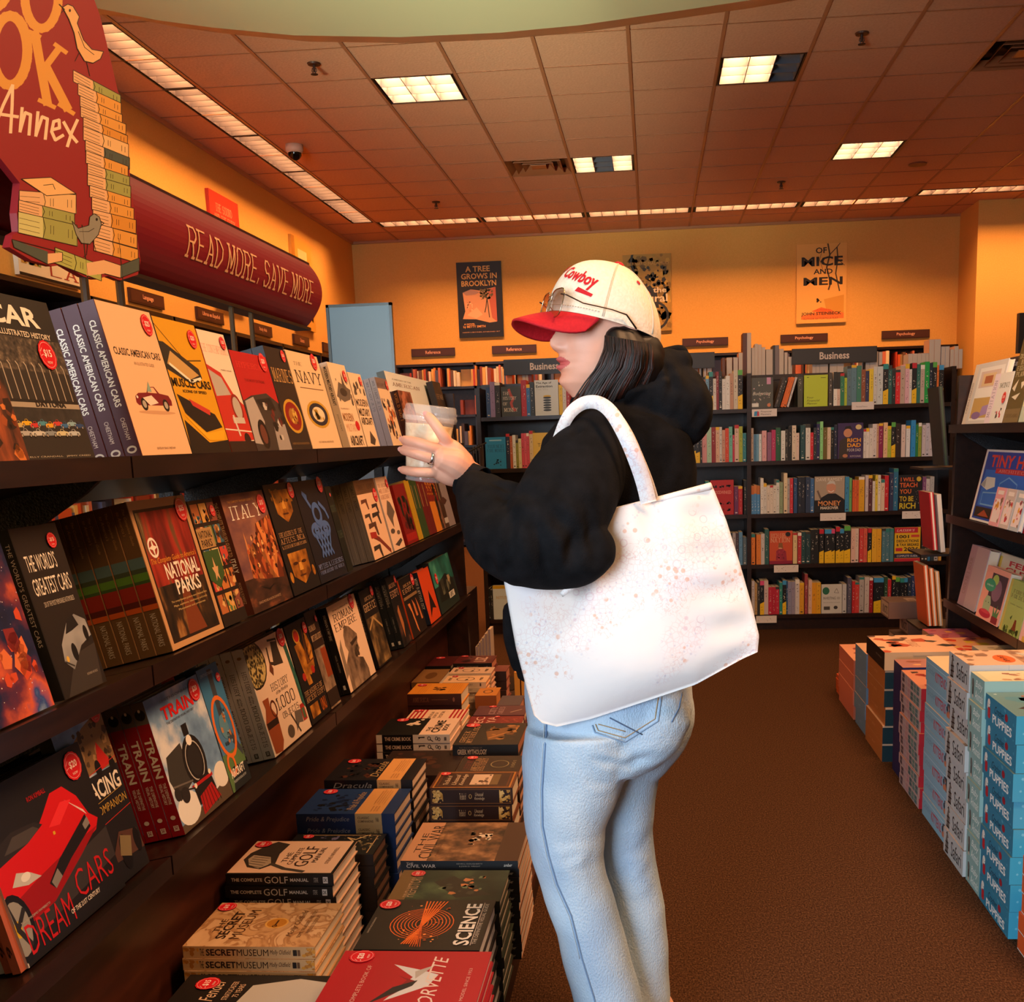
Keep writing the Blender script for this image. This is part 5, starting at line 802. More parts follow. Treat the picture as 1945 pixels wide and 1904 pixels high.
UK = [('r', .03, .03, .94, .94, 'a86a28'), ('r', .06, .05, .88, .9, '3a1c10'), ('r', .09, .07, .82, .86, '5a2c16'), ('r', .12, .09, .76, .82, '34180e'), ('r', .2, .3, .62, .24, 'c8a890'), ('n', .22, .32, .58, .16, ['3a2418', '6a4a38'], 14, .05, 4), ('r', .2, .2, .62, .1, '6a5030'), ('t', .2, .8, .55, .06, 'The Book of', 'd8b898', 'i'), ('t', .2, .7, .6, .06, 'Unusual', 'd8b898', 'i'), ('t', .18, .6, .64, .07, 'Knowledge', 'd8b898', 'i')]
US = [('r', .02, .06, .96, .88, '7a5028'), ('r', .025, .1, .95, .8, '2c1712'), ('n', .03, .12, .13, .76, ['d8b060', 'b88a3c', 'e8c880'], 34, .022, 1), ('n', .84, .12, .13, .76, ['d8b060', 'b88a3c', 'e8c880'], 34, .022, 2), ('t', .36, .3, .08, .4, 'The Book of', 'd0b898', 'i'), ('c', .49, .5, .015, .12, .006, 'c8a868'), ('t', .55, .52, .1, .22, 'Unusual', 'd0b898', 'i'), ('t', .54, .25, .12, .22, 'Knowledge', 'd0b898', 'i')]
pile(-.64, -.405, 2.83, 2.98, .395, .049, '5a2c16', '2c1712', UK, US, 'gilt bordered brown book of knowledge', 'gilt bordered brown book', price="$10", sp=(.84, .9))
pile(-.60, -.41, 3.0, 3.17, .385, .03, '2a1c18', '1c1412', [('t', .15, .8, .7, .1, 'LEGENDS', '7a2420', 's'), ('t', .1, .68, .76, .1, 'AMERICAN', 'b8865a', 's'), ('t', .1, .57, .76, .1, 'HISTORY', 'b8865a', 's'), ('c', .5, .35, .2, .14, .02, '8a7a58'), ('t', .3, .1, .4, .06, '1001', '7a6a50', 'b')], [], 'dark American history book', 'dark American history book', price="$10", sp=(.86, .84), page='d8a080')
pile(-.65, -.44, 3.24, 3.5, .40, .04, '241c18', '171412', [('p', [(.2, .5), (.6, .6), (.8, .3), (.9, .1), (.7, .15), (.5, .3), (.3, .25)], '7a4c24'), ('l', [(.3, .5), (.5, .3), (.6, .15), (.85, .12)], .03, 'b8783c'), ('n', .2, .1, .7, .5, ['a8703c', '3a261a', '6a4222'], 26, .05, 6), ('t', .12, .84, .5, .09, 'GREEK', 'c8986c', 's'), ('t', .08, .73, .84, .09, 'MYTHOLOGY', 'c8986c', 's')], [('t', .07, .22, .45, .42, 'GREEK MYTHOLOGY', 'c8a888', 'b'), ('t', .1, .7, .35, .12, 'THE ENCYCLOPEDIA OF', '7a6858')], 'dark Greek mythology book with a golden beast', 'dark Greek mythology book', price="$10", sp=(.88, .86), page='b87a5c')
pile(-.655, -.465, 3.53, 3.63, .39, .03, '7a1c1c', '5a1416', [('t', .1, .72, .8, .16, 'EC', 'd8a898'), ('t', .1, .5, .8, .16, 'YA', 'd8a898'), ('n', .1, .05, .8, .35, ['a84838', '4a1414'], 20, .06, 4)], [], 'deep red book behind the mythology books', 'deep red deck book', price="$10", sp=(.86, .5))
pile(-.655, -.47, 3.66, 3.8, .385, .03, '5a2c34', '4a222a', [('t', .15, .6, .7, .12, 'CITY', 'c8a0a0', 's'), ('t', .15, .45, .7, .1, 'TALES', 'c8a0a0', 's'), ('l', [(.3, .3), (.6, .1)], .02, 'e0b8a0')], [], 'plum coloured book behind the deep red one', 'plum coloured deck book', price="$10", sp=(.86, .7))
pile(-.47, -.335, 3.72, 3.92, .37, .035, 'e8a888', 'd89a78', [('r', .1, .3, .5, .3, 'b82a24')], [], 'pale pink book at the outer edge of the deck', 'pale pink deck book', page='e0a080')
pile(-.63, -.42, 2.6, 2.8, .30, .03, '34201a', '2a1814', [], [], 'low dark book between the battle and gilt bordered stacks', 'low dark book')
# ------------------------------------------------------------ books standing at the far end of the deck
for i in range(4):
    b_ = book('paperback_book', .085, .125, .026, 'c87a3a', 'd89a48', [('r', .2, .2, .6, .6, '6a2a14')], [], 'orange paperback standing at the deck end, %s from the left' % ORD(i).replace('topmost', 'first'), group='orange paperbacks at the deck end', page='e0904c', hard=False)
    b_.matrix_world = Matrix.Translation((-.665+.032*i, 4.86, .15)) @ Matrix(((0, 0, 1, 0), (1, 0, 0, 0), (0, 1, 0, 0), (0, 0, 0, 1)))
for i in range(5):
    b_ = book('paperback_book', .1, .30-.022*i, .014, 'd8c0b0', 'c8b0a8', [], [('r', 0, .2, .5, .6, '8a7a88')], 'thin pale book standing behind the display end, %s from the right' % ORD(i).replace('topmost', 'first'), group='thin pale books behind the display end', hard=False, page='e8c8b0')
    b_.matrix_world = Matrix.Translation((-.845-.0165*i, 5.26, .11)) @ Matrix(((0, 0, 1, 0), (1, 0, 0, 0), (0, 1, 0, 0), (0, 0, 0, 1)))
q = MB(); q.box((-1.3, 5.2, 0), (-.72, 5.5, .11), 'darkwood'); q.box((-1.3, 5.2, .11), (-.93, 5.5, .6), 'darkwood'); tag(q.build('end_stand', origin=(-1, 5.3, 0)), 'low dark stand behind the far end of the left display', 'display stand')
# wire rack of black-framed stock hung on the end
r = empty('wire_rack', (-.86, 5.05, .9), 'dark wire rack of thin books hung at the far display end', 'rack')
q = MB()
for k in range(5): q.tube([(.0+.012*k, 0, 0), (.0+.012*k, .1, .42+.004*k)], .004, M('2a2420', .4, .6), 6)
q.tube([(-.01, .0, .1), (.075, .0, .1)], .004, '2a2420', 6); q.tube([(-.01, .05, .4), (.075, .05, .44)], .004, '2a2420', 6); q.build('wire_frame', r)
q = MB()
for k in range(4): q.box((.0+.014*k, .004, .03), (.008+.014*k, .12, .38+.012*k), ['1c1412', '2a1a14', '141214', '24160f'][k])
q.build('thin_stock', r)
# ============================================================ RIGHT DISPLAY UNIT AND BOX STACKS
XR = 1.35
SHZ_L = dict(SHZ); SHZ.update(A=1.355, B=.955, C=.567)
display_unit(-1, XR, 2.95, 5.0, (3.98,), .1, 'long dark display unit of tilted shelves at right')
SHR = dict(SHZ); SHZ.update(SHZ_L)
def shelved_r(sh, xl, xr, t, h, cov, spc, front, label, back=0., spine=(), **k):
    z = SHR[sh]; y0 = min(along(xl, XR+back, z), 4.985); y1 = along(xr, XR+back, z)
    b = book(k.pop('name', 'display_book'), y0-y1, h, t, cov, spc, front, spine, label, group='face-out books on the right display unit', **k)
    b.matrix_world = lean(-1, XR, y0, z, t, back); return b
shelved_r('A', 1820, 1885, .024, .27, 'd8d8d8', 'e0d8d0', [('r', .0, 0, .12, 1, 'e4d8cc'), ('r', .2, .08, .75, .84, 'f0f0ee'), ('r', .26, .6, .6, .26, 'd8c8c4'), ('r', .34, .62, .4, .2, 'e0c8a0'), ('r', .42, .66, .24, .12, 'b06a48'), ('r', .22, .12, .6, .32, 'c8a868'), ('p', [(.5, .14), (.9, .2), (.86, .34), (.55, .3)], 'a890c8'), ('e', .4, .16, .14, .06, '8a70a8'), ('T', .03, .2, .05, .5, 'CANDLE MAKING', '8a7a70')], 'white craft book with candle photographs, far end of right top shelf', back=.03)
shelved_r('A', 1872, 1945, .03, .285, '20242e', '20242e', [('t', .1, .86, .6, .06, 'A BEGINNER', 'c8c8d0', '')], 'dark blue book behind the white candle craft book', back=.065)
shelved_r('A', 1868, 1902, .02, .20, 'e4e6e4', 'e8d8e0', [('r', 0, 0, .3, 1, 'e8dcec'), ('T', .06, .12, .16, .75, 'MEDITATION', '8a7aa0', 's'), ('n', .5, .1, .4, .2, ['c83040', '4a4a4a'], 6, .05, 3), ('t', .4, .7, .5, .1, 'MINI', '3a4a3a', 's')], 'small white meditation book in front on the right top shelf', price="$10", sp=(.8, .5))
KH = '5a5230'
shelved_r('A', 1903, 1932, .05, .33, KH, KH, [('t', .1, .74, .8, .055, 'DOLLAR', 'd8d0a8', 's'), ('t', .25, .67, .5, .055, 'BILL', 'd8d0a8', 's'), ('t', .1, .6, .8, .055, 'FIGHTER', 'd8d0a8', 's'), ('t', .12, .53, .8, .055, 'PLANES', 'd8d0a8', 's'), ('p', [(.3, .84), (.5, .95), (.7, .86), (.5, .88)], 'e0d8b0'), ('p', [(.1, .4), (.4, .5), (.3, .36)], 'e0d8c0'), ('p', [(.6, .46), (.95, .48), (.7, .38)], 'e0d8c0'), ('p', [(.2, .3), (.7, .34), (.5, .26)], 'e0d8c0'), ('r', 0, 0, 1, .16, '7a6a48'), ('t', .1, .06, .8, .04, 'ORIGAMI', '4a3c20', 's')], 'olive paper plane folding kit on the right top shelf', name='kit_box')
shelved_r('A', 1934, 1985, .05, .33, 'dcdab0', 'dcdab0', [('r', 0, 0, 1, .18, 'b8c8b8'), ('n', .1, .3, .8, .5, ['8a8a70', 'b0a888'], 16, .05, 8)], 'pale kit box at the right edge, top shelf', price="$15", sp=(.2, .92), name='kit_box')
TH = '1c48b0'
shelved_r('B', 1841, 1990, .02, .30, 'f0f0f0', 'c02028', [('r', .03, .03, .95, .94, TH), ('r', .06, .22, .9, .5, '2a70d8'), ('t', .1, .76, .85, .17, 'TINY HOUSES', 'e84030', 'h'), ('r', .2, .68, .6, .07, 'd02030'), ('t', .24, .695, .5, .04, 'Architecture', 'f0b8b0', 's'), ('p', [(.04, .5), (.1, .62), (.22, .62), (.24, .5), (.14, .44)], 'e4e4e0'), ('p', [(.04, .5), (.1, .6), (.11, .47)], 'b0b0b0'), ('l', [(.3, .55), (.4, .64), (.52, .56), (.52, .4), (.3, .4), (.3, .55)], .006, '7ab0e8'), ('l', [(.1, .4), (.3, .42), (.3, .24), (.1, .24), (.1, .4)], .006, '7ab0e8'), ('r', .05, .06, .25, .14, '2a2018'), ('p', [(.1, .08), (.18, .17), (.26, .08)], 'a84a28')], 'blue tiny houses book on the right middle shelf')
for i, (px, c) in enumerate(((1876, 'e0a0a8'), (1895, 'c8b8b4'), (1914, 'b0b8c0'))):
    shelved_r('B', px, px+17, .018, .15, c, c, [('r', .1, .1, .8, .6, 'e8d8d8'), ('n', .1, .1, .8, .65, ['c84050', 'e0a040', '8a6a5a', 'f0d0d0'], 14, .12, i), ('r', .2, .82, .6, .1, 'e8dcd8')], 'small blister packed craft kit in front of the blue book, %s' % ('farthest', 'middle', 'nearest')[i], back=-.045, name='craft_kit')
shelved_r('B', 1933, 1990, .02, .19, '3a68b8', '3a68b8', [('T', .1, .2, .16, .6, 'AIR DRY CLAY', 'e0e4f0'), ('r', .1, .0, .9, .16, 'c82830')], 'blue clay craft kit at right edge, middle shelf', back=-.02, name='craft_kit')
shelved_r('C', 1818, 1850, .045, .27, 'c0a8b0', 'b89aa4', [('r', 0, 0, .35, 1, 'b090a0'), ('T', .08, .2, .18, .6, 'CROCHET BOOK', '8a6a58', 's')], 'lilac craft book at the far end of the right bottom shelf', back=.0)
shelved_r('C', 1851, 1945, .022, .27, 'dcd8c0', 'd8d0b8', [('r', .0, .5, .3, .45, 'e0c850'), ('e', .14, .8, .1, .08, 'a05a38'), ('t', .45, .84, .5, .08, 'FELT', 'c82838', 'h'), ('t', .4, .74, .55, .08, 'CUTE', 'c82838', 'h')], 'cream and yellow felt craft book behind the cactus box', back=.05, name='display_book')
shelved_r('C', 1852, 1893, .045, .215, 'eca898', 'e89888', [('r', .3, .3, .66, .6, '4a3a48'), ('e', .62, .6, .2, .2, '8a6a80'), ('e', .48, .78, .13, .1, 'a8c868'), ('e', .3, .66, .24, .12, '3a9a7c'), ('t', .16, .64, .28, .03, 'CUTE CACTI', 'd8f0e8', 'b'), ('p', [(.22, .12), (.2, .34), (.28, .46), (.44, .46), (.52, .34), (.5, .12)], 'a8c098'), ('e', .36, .12, .26, .08, 'b83048'), ('e', .36, .16, .2, .035, 'd04858'), ('p', [(.7, .12), (.66, .34), (.76, .2), (.84, .38), (.84, .2), (.94, .3), (.9, .12)], '5a8a58'), ('r', .68, .02, .26, .12, '8a3038'), ('e', .3, .34, .015, .01, '2a2a20'), ('e', .42, .34, .015, .01, '2a2a20')], 'pink cactus crochet kit box on the right bottom shelf', name='kit_box', back=-.025)
shelved_r('C', 1896, 1932, .03, .2, 'a8b868', '9aaa58', [('r', 0, 0, .12, 1, 'c8b860'), ('t', .25, .76, .65, .07, 'Forest', '5a3a2a', 's'), ('t', .2, .67, .7, .07, 'Folded', '5a3a2a', 's'), ('t', .25, .54, .6, .02, 'PAPER CRAFTS', '5a5a3a'), ('n', .14, .0, .8, .14, ['4a5a28', '6a8a38'], 20, .06, 2), ('p', [(.6, .1), (.66, .3), (.74, .3), (.8, .1)], '7a3a20'), ('p', [(.4, .3), (.5, .36), (.46, .26)], '4a6a38')], 'green folded forest craft book on right bottom shelf', back=-.03, name='display_book')
shelved_r('C', 1934, 1985, .03, .2, 'f0c0b8', 'e8b0a8', [('p', [(.1, .2), (.5, .9), (.6, .4)], 'd84048'), ('p', [(.3, .1), (.8, .6), (.9, .2)], 'c83040'), ('r', .1, 0, .3, .1, 'e0b850')], 'pink and red leaf craft book at right edge', back=-.03, name='display_book')
# ------------------------------------------------------------ stacked kit boxes on the floor
def kit(name, dx, dy, dz, body, side, near, top, label, group, topc=None, sidec=None, nearc=None):
    q = MB(); g = .0015
    q.box((g, g, 0), (dx-g, dy-g, dz-.001), body)
    F = Face(q, (g, dy-g, 0), (0, -dy+2*g, 0), (0, 0, dz-.001)); art(F, ([('r', 0, 0, 1, 1, sidec)] if sidec else [])+list(side))
    F = Face(q, (g, dy-g, dz-.001), (0, -dy+2*g, 0), (dx-2*g, 0, 0)); art(F, ([('r', 0, 0, 1, 1, topc)] if topc else [])+list(top))
    F = Face(q, (g, g, 0), (dx-2*g, 0, 0), (0, 0, dz-.001)); art(F, ([('r', 0, 0, 1, 1, nearc)] if nearc else [])+list(near))
    o = q.build(name); tag(o, label, 'box', group)
    f = MB(); f.box((dx*.38, -.0006, dz*.8), (dx*.62, g, dz-.0012), nearc or body); f.build('lid_tab', o)
    return o
def boxes(X, Y0, Y1, dx, ztop, n, mk, short, jit=.006, z0=0.0, lead=None):
    dz = (ztop-z0)/n; b = mk(dx, Y1-Y0, dz, '%s, topmost of its stack' % short); r2 = random.Random(int(Y0*999))
    for i in range(n):
        T = Matrix.Translation((X+(r2.uniform(-jit, jit) if i else 0), Y0+(r2.uniform(-jit, jit) if i else 0), ztop-dz*(i+1)))
        if i == 0: b.matrix_world = T
        else: dup(b, '%s, %s from the top of its stack' % (short, ORD(i)), T)
GB = 'boxed kits stacked on the floor at right'
NM('animal_art', [(.3, '4a342a'), (.5, 'a88068'), (.6, 'd8b898'), (.75, '7a5a48')], scale=16, detail=5)
DOG = [('e', .12, .72, .045, .16, 'e8e0d8'), ('p', [(.07, .72), (.06, .5), (.1, .46), (.11, .7)], 'd0c4bc'), ('p', [(.09, .55), (.09, .2), (.14, .14), (.18, .22), (.17, .56)], 'b82430'), ('e', .135, .66, .02, .06, 'f0ece8'), ('e', .15, .68, .008, .03, '1a1a1a')]
boxes(.918, 2.735, 2.995, .28, .612, 8, lambda dx, dy, dz, lb: kit('kit_box', dx, dy, dz, '2c7c9c', DOG+[('t', .32, .5, .3, .28, 'Crochet', '12242e', 'i'), ('e', .7, .66, .05, .14, '9a2434'), ('t', .26, .1, .62, .34, 'PUPPIES', 'f0ece8', 'b'), ('n', .02, .05, .96, .9, ['4a98b4'], 10, .02, 2)], [('n', .05, .1, .9, .8, ['6ab0c8'], 12, .03, 4)], [('n', .1, .1, .8, .8, ['3a2c28', '8a5a48', 'd8b8a8', '4a7a8c'], 16, .12, 3), ('n', .0, .0, 1, 1, ['a8bcc0'], 14, .02, 8)], lb, GB, topc='5a7c84', nearc='3a94b4'), 'teal puppy crochet kit box')
ELE = [('e', .2, .6, .07, .22, '5a5854'), ('e', .16, .66, .05, .16, '6a6862'), ('p', [(.14, .5), (.14, .15), (.26, .15), (.26, .5)], '4a4844'), ('e', .2, .16, .05, .07, 'c8b8a8')]
boxes(.916, 3.0, 3.135, .30, .642, 8, lambda dx, dy, dz, lb: kit('kit_box', dx, dy, dz, '8aaeac', ELE+[('t', .38, .5, .5, .34, 'Baby', 'eef2ec', 'i'), ('t', .36, .12, .56, .34, 'Animals', 'eef2ec', 'i')], [], [('r', .05, .05, .9, .9, 'c8c0a0'), ('n', .2, .15, .7, .6, ['8a5a40', 'b08a68', '5a3a2c'], 16, .1, 5), ('t', .1, .75, .5, .05, 'CROCHET', '4a3c30', '')], lb, GB, topc='b0b098'), 'mint baby animals kit box')
boxes(.914, 3.14, 3.36, .30, .658, 8, lambda dx, dy, dz, lb: kit('kit_box', dx, dy, dz, 'b8b8b8', [('p', [(.1, .14), (.12, .6), (.16, .86), (.2, .94), (.22, .84), (.26, .76), (.2, .7), (.25, .5), (.24, .16)], '6a625e'), ('p', [(.12, .82), (.18, .98), (.2, .88)], '15110f'), ('l', [(.1, .3), (.26, .34)], .02, '201a18'), ('l', [(.11, .5), (.25, .54)], .02, '201a18'), ('l', [(.1, .1), (.24, .12)], .03, '201a18'), ('t', .4, .2, .5, .6, 'Safari', '151313', '')], [], [('r', .0, .55, 1, .45, 'animal_art'), ('p', [(.2, .62), (.8, .72), (.84, .86), (.3, .84)], 'e0d8d0')]+[('l', [(.26+.06*i, .64), (.3+.06*i, .84)], .02, '1c1a20') for i in range(9)]+[('e', .6, .42, .25, .1, 'd8622c'), ('t', .4, .39, .4, .06, 'SAFARI', '3a1c0c', 'b'), ('n', 0, 0, 1, .4, ['8a6a58', 'c8a080'], 12, .1, 4)], lb, GB, topc='d0a890'), 'grey white safari kit box')
boxes(.93, 3.375, 3.70, .28, .57, 7, lambda dx, dy, dz, lb: kit('kit_box', dx, dy, dz, '88b4cc', [('t', .06, .4, .3, .3, 'Crochet', '6a94b0', 'i'), ('t', .38, .24, .4, .42, 'KITTENS', 'b84858', 'b'), ('n', .8, .2, .16, .6, ['4a5a68', 'c87a5a', '2c3844'], 12, .05, 3), ('l', [(.02, .82), (.98, .82)], .006, 'c8dce8')], [], [('e', .4, .5, .2, .2, 'c8887a'), ('n', .2, .2, .7, .6, ['a85a4a', 'e0c8b0', '7a4a3c'], 14, .09, 6), ('t', .1, .8, .5, .05, 'KITTENS', '8a4a3c', '')], lb, GB, topc='dcb898', nearc='4aa0d0'), 'light blue kitten crochet kit box')
GR = [('r', .06+.145*i, .12, .12, .76, ['5a4a54', 'b8a0a8', 'c09098', '4a6a70', '6a8a84', '54787c'][i]) for i in range(6)]
boxes(.925, 3.735, 4.045, .26, .445, 11, lambda dx, dy, dz, lb: kit('kit_box', dx, dy, dz, 'c8aaa8', GR+[('l', [(.0, .5), (1, .5)], .004, 'd8c4c0')], [], [('n', .1, .1, .8, .8, ['c83a28', '8a2a20', 'e0a080', '3a2a24'], 16, .1, 4)], lb, GB, topc='c07a60', nearc='b01c28'), 'pinkish box with a row of colour swatches')
boxes(.935, 4.06, 4.215, .25, .45, 2, lambda dx, dy, dz, lb: kit('kit_box', dx, dy, dz, '1c2054', [], [], [('n', .1, .1, .8, .8, ['d8a070', '8a4a3a'], 9, .1, 3)], lb, GB, topc='a8706c'), 'tall navy box')
boxes(.92, 4.30, 4.65, .28, .385, 5, lambda dx, dy, dz, lb: kit('kit_box', dx, dy, dz, 'c0743c', [('t', .42, .42, .16, .14, 'KIT', 'e0a070', ''), ('l', [(.2, .5), (.35, .5)], .004, 'e0a070')], [('r', 0, 0, 1, .9, '12303c'), ('t', .4, .4, .3, .16, 'SIMPLE', '5a7a80', '')], [], lb, GB, topc='d0a080', nearc='d8b090'), 'tan orange box with a dark blue end')
boxes(.915, 4.29, 4.66, .30, .462, 1, lambda dx, dy, dz, lb: kit('kit_box', dx, dy, dz, 'e0b898', [('r', 0, 0, 1, 1, '1a1414'), ('t', .55, .5, .3, .1, 'BOTANICAL', 'a08878', '')], [], [('n', .0, .0, 1, 1, ['3a3430', 'b84a2c', 'd8a888', '5a3a34'], 18, .1, 4), ('t', .3, .45, .4, .12, 'BOTANICALS', '8a6a58', 's')], lb, GB, topc='e4b090', nearc='c8a888'), 'botanical box with a black side above tan orange boxes', z0=.387)
boxes(.92, 4.68, 4.94, .28, .375, 5, lambda dx, dy, dz, lb: kit('kit_box', dx, dy, dz, '7496b8', [('t', .4, .4, .2, .16, 'ART', '9ab8d0', ''), ('l', [(.2, .5), (.34, .5)], .004, '9ab8d0')], [], [('n', .1, .1, .8, .8, ['c8885a', 'e0c8a8', '8a4a38'], 10, .1, 3)], lb, GB, topc='d0a080'), 'plain blue box')
boxes(.92, 4.97, 5.37, .28, .285, 4, lambda dx, dy, dz, lb: kit('kit_box', dx, dy, dz, 'e07a60', [], [], [('n', .1, .1, .8, .8, ['c84a28', '8a2a34', 'e0a080'], 14, .1, 3)], lb, GB, topc='e09878'), 'coral pink box')
boxes(.935, 5.4, 5.53, .2, .1, 5, lambda dx, dy, dz, lb: kit('kit_box', dx, dy, dz, 'd0501c', [('t', .3, .3, .4, .4, 'LEARN', 'e88a50', '')], [], [], lb, GB), 'thin orange box at the far end')
boxes(.93, 2.43, 2.68, .27, .26, 5, lambda dx, dy, dz, lb: kit('kit_box', dx, dy, dz, 'd85a28', [('r', 0, .0, 1, .06, 'd8d4d0')], [], [], lb, GB), 'orange box at the lower right edge')
# second row behind
boxes(1.235, 3.95, 4.22, .2, .5, 4, lambda dx, dy, dz, lb: kit('kit_box', dx, dy, dz, '6a8a98', [('r', 0, .0, 1, 1, '7a98a4')], [], [('r', 0, .0, 1, 1, 'b0a08c'), ('e', .5, .5, .4, .35, 'a8987c'), ('n', .1, .1, .8, .8, ['8a7a68', '5a4a44', 'c8b090'], 22, .06, 5)], lb, GB, topc='b0a08c'), 'grey blue bird kit box in the second row')
boxes(1.215, 4.3, 4.62, .2, .455, 5, lambda dx, dy, dz, lb: kit('kit_box', dx, dy, dz, 'b88a70', [], [], [('n', 0, 0, 1, 1, ['b83a24', 'd86a38', '6a2a3a', 'c8a030'], 26, .08, 6)], lb, GB, topc='c88a68'), 'red flower topped box in the second row')
boxes(1.215, 4.66, 4.92, .2, .44, 5, lambda dx, dy, dz, lb: kit('kit_box', dx, dy, dz, '9a7a68', [], [], [('n', 0, 0, 1, 1, ['8a2a4a', 'b84a5a', '6a2a6a', 'd08a48'], 24, .08, 6)], lb, GB, topc='a8586a'), 'purple flower topped box in the second row')
boxes(1.225, 3.15, 3.6, .2, .50, 6, lambda dx, dy, dz, lb: kit('kit_box', dx, dy, dz, '8aa8b0', [], [], [('n', 0, 0, 1, 1, ['a8b8b0', '7a8a90', 'c8c0a8'], 14, .1, 6)], lb, GB, topc='9ab0b0'), 'pale blue box behind the safari boxes')
GK = 'grey-brown knot kit boxes'
def knot(dx, dy, dz, lb):
    return kit('kit_box', dx, dy, dz, '7a5e54', [('r', .1, .1, .85, .8, 'c0a898'), ('t', .25, .2, .6, .5, 'KNOTS', '2a2220', 'h')], [('e', .5, 1, .12, .2, '6a5048')], [('t', .3, .35, .5, .2, 'KNOTS', 'd8b8a8', 'h')], lb, GK, topc='6a5048')
for i, (x, zt) in enumerate(((1.20, .465), (1.30, .376), (1.245, .287), (1.27, .198), (1.25, .109))):
    b_ = knot(.29, .2, .088, 'grey-brown knot kit box behind the end panel, %s of its stack' % ('topmost', 'second', 'third', 'fourth', 'lowest')[i]); b_.matrix_world = Matrix.Translation((x, 5.55, zt-.088))
q = MB(); q.box((1.2, 5.5, 0), (1.62, 5.8, .0205), 'darkwood'); tag(q.build('low_stand', origin=(1.4, 5.6, 0)), 'low dark plinth under the knot kit boxes', 'stand')
# books hung on the end of the right unit, edges to the viewer
for i, (x, z, h, c, lb) in enumerate(((1.338, 1.17, .36, '2a2a26', 'dark framed art book standing in the upper end pocket'), (1.3, .78, .27, 'b82430', 'white book with a red spine edge in the middle end pocket'), (1.335, .77, .27, 'e0dcd4', 'white flower book in the middle end pocket'), (1.285, .42, .29, 'c85a2c', 'orange edged book in the lower end pocket, leftmost'), (1.31, .42, .275, 'd8763c', 'orange edged book in the lower end pocket, middle'), (1.335, .42, .26, 'c89058', 'orange edged book in the lower end pocket, rightmost'))):
    b_ = book('display_book', .2, h, .02, c, c, [], [('r', 0, .3, 1, .4, 'e8dcd0' if i else '3a4a38')], lb, group='books in the pockets of the right end panel', hard=False, page='e8d8c8')
    b_.matrix_world = Matrix.Translation((x, 5.09, z)) @ Matrix.Rotation(-.1, 4, 'Y') @ Matrix(((0, 0, 1, 0), (1, 0, 0, 0), (0, 1, 0, 0), (0, 0, 0, 1)))
r = empty('end_pocket_rack', (1.4, 5.05, 1.0), 'clear pocket rack on the far side of the right end panel', 'rack')
for z in (1.165, .765, .415):
    q = MB(); q.box((-.16, .02, z-1.0-.012), (.1, .28, z-1.0-.002), '1a1210'); q.build('pocket_floor', r)
q = MB(); q.box((-.03, -.018, -.65), (.1, .02, .3), 'darkwood'); q.build('mounting_board', r)
q = MB(); q.box((1.62, 9.3, 0), (2.6, 9.6, 0.02), 'darkwood'); 
r = empty('dark_signboard', (2.62, 7.0, 0), 'tall dark sign post at the right edge beyond the display', 'sign post')
q = MB(); q.box((-.03, -.05, 0), (.35, .05, 2.42), M('120c0c', .3)); q.build('post', r)
q = MB(); q.box((-.36, -.02, 1.78), (-.03, .03, 2.02), M('1e1614', .4)); q.build('side_panel', r)
# ============================================================ BUSINESS BOOKCASES
YC = 7.35
r = empty('bookcase', (.4, YC, 0), 'dark freestanding bookcase of business books across the aisle', 'bookcase')
O = Vector((.4, YC, 0))
BZ = (.105, .454, .80, 1.155, 1.505)
def bb(lo, hi, mt, name): q = MB(); q.box(Vector(lo)-O, Vector(hi)-O, mt); return q.build(name, r)
for x in (-1.19, -.27, .633, 1.962): bb((x, YC-.01, 0), (x+.028, YC+.29, 1.735 if x > -1 else 1.7), 'darkwood', 'upright')
bb((-1.16, YC+.27, 0), (1.962, YC+.29, 1.70), 'darkwood', 'back_panel')
for x0, x1 in ((-1.162, -.27), (-.242, .633), (.661, 1.962)):
    for z in BZ: bb((x0, YC, z-.026), (x1, YC+.27, z), 'darkwood', 'shelf')
    bb((x0, YC+.02, 0), (x1, YC+.04, .079), 'darkwood', 'kickboard')
bb((-1.19, YC+.26, 1.70), (1.99, YC+.62, 1.735), 'darkwood', 'top_ledge'); bb((-1.19, YC+.6, 0), (1.99, YC+.62, 1.70), 'darkwood', 'rear_panel')
for x0, nm in ((-1.03, 'left'), (-.133, 'middle'), (.966, 'right')):
    r2 = empty('section_sign', (x0+.286, YC+.3, 1.735), 'dark Business sign on posts above the %s bookcase bay' % nm, 'sign', 'Business signs above the bookcase')
    q = MB(); q.box((-.286, -.012, .062), (.286, .012, .168), M('17151a', .4)); art(Face(q, (-.286, -.012, .062), (.572, 0, 0), (0, 0, .106), .0008), [('r', .01, .06, .98, .88, '2a282c')]); q.build('panel', r2)
    q = MB(); art(Face(q, (-.286, -.0135, .062), (.572, 0, 0), (0, 0, .106), .0008), [('t', .325, .27, .35, .46, 'Business', 'd0bcb0', 'b')]); q.build('lettering', r2)
    for dx in (-.2, .2): q = MB(); q.tube([(dx, 0, 0), (dx, 0, .064)], .007, '141216', 6); q.build('post', r2)
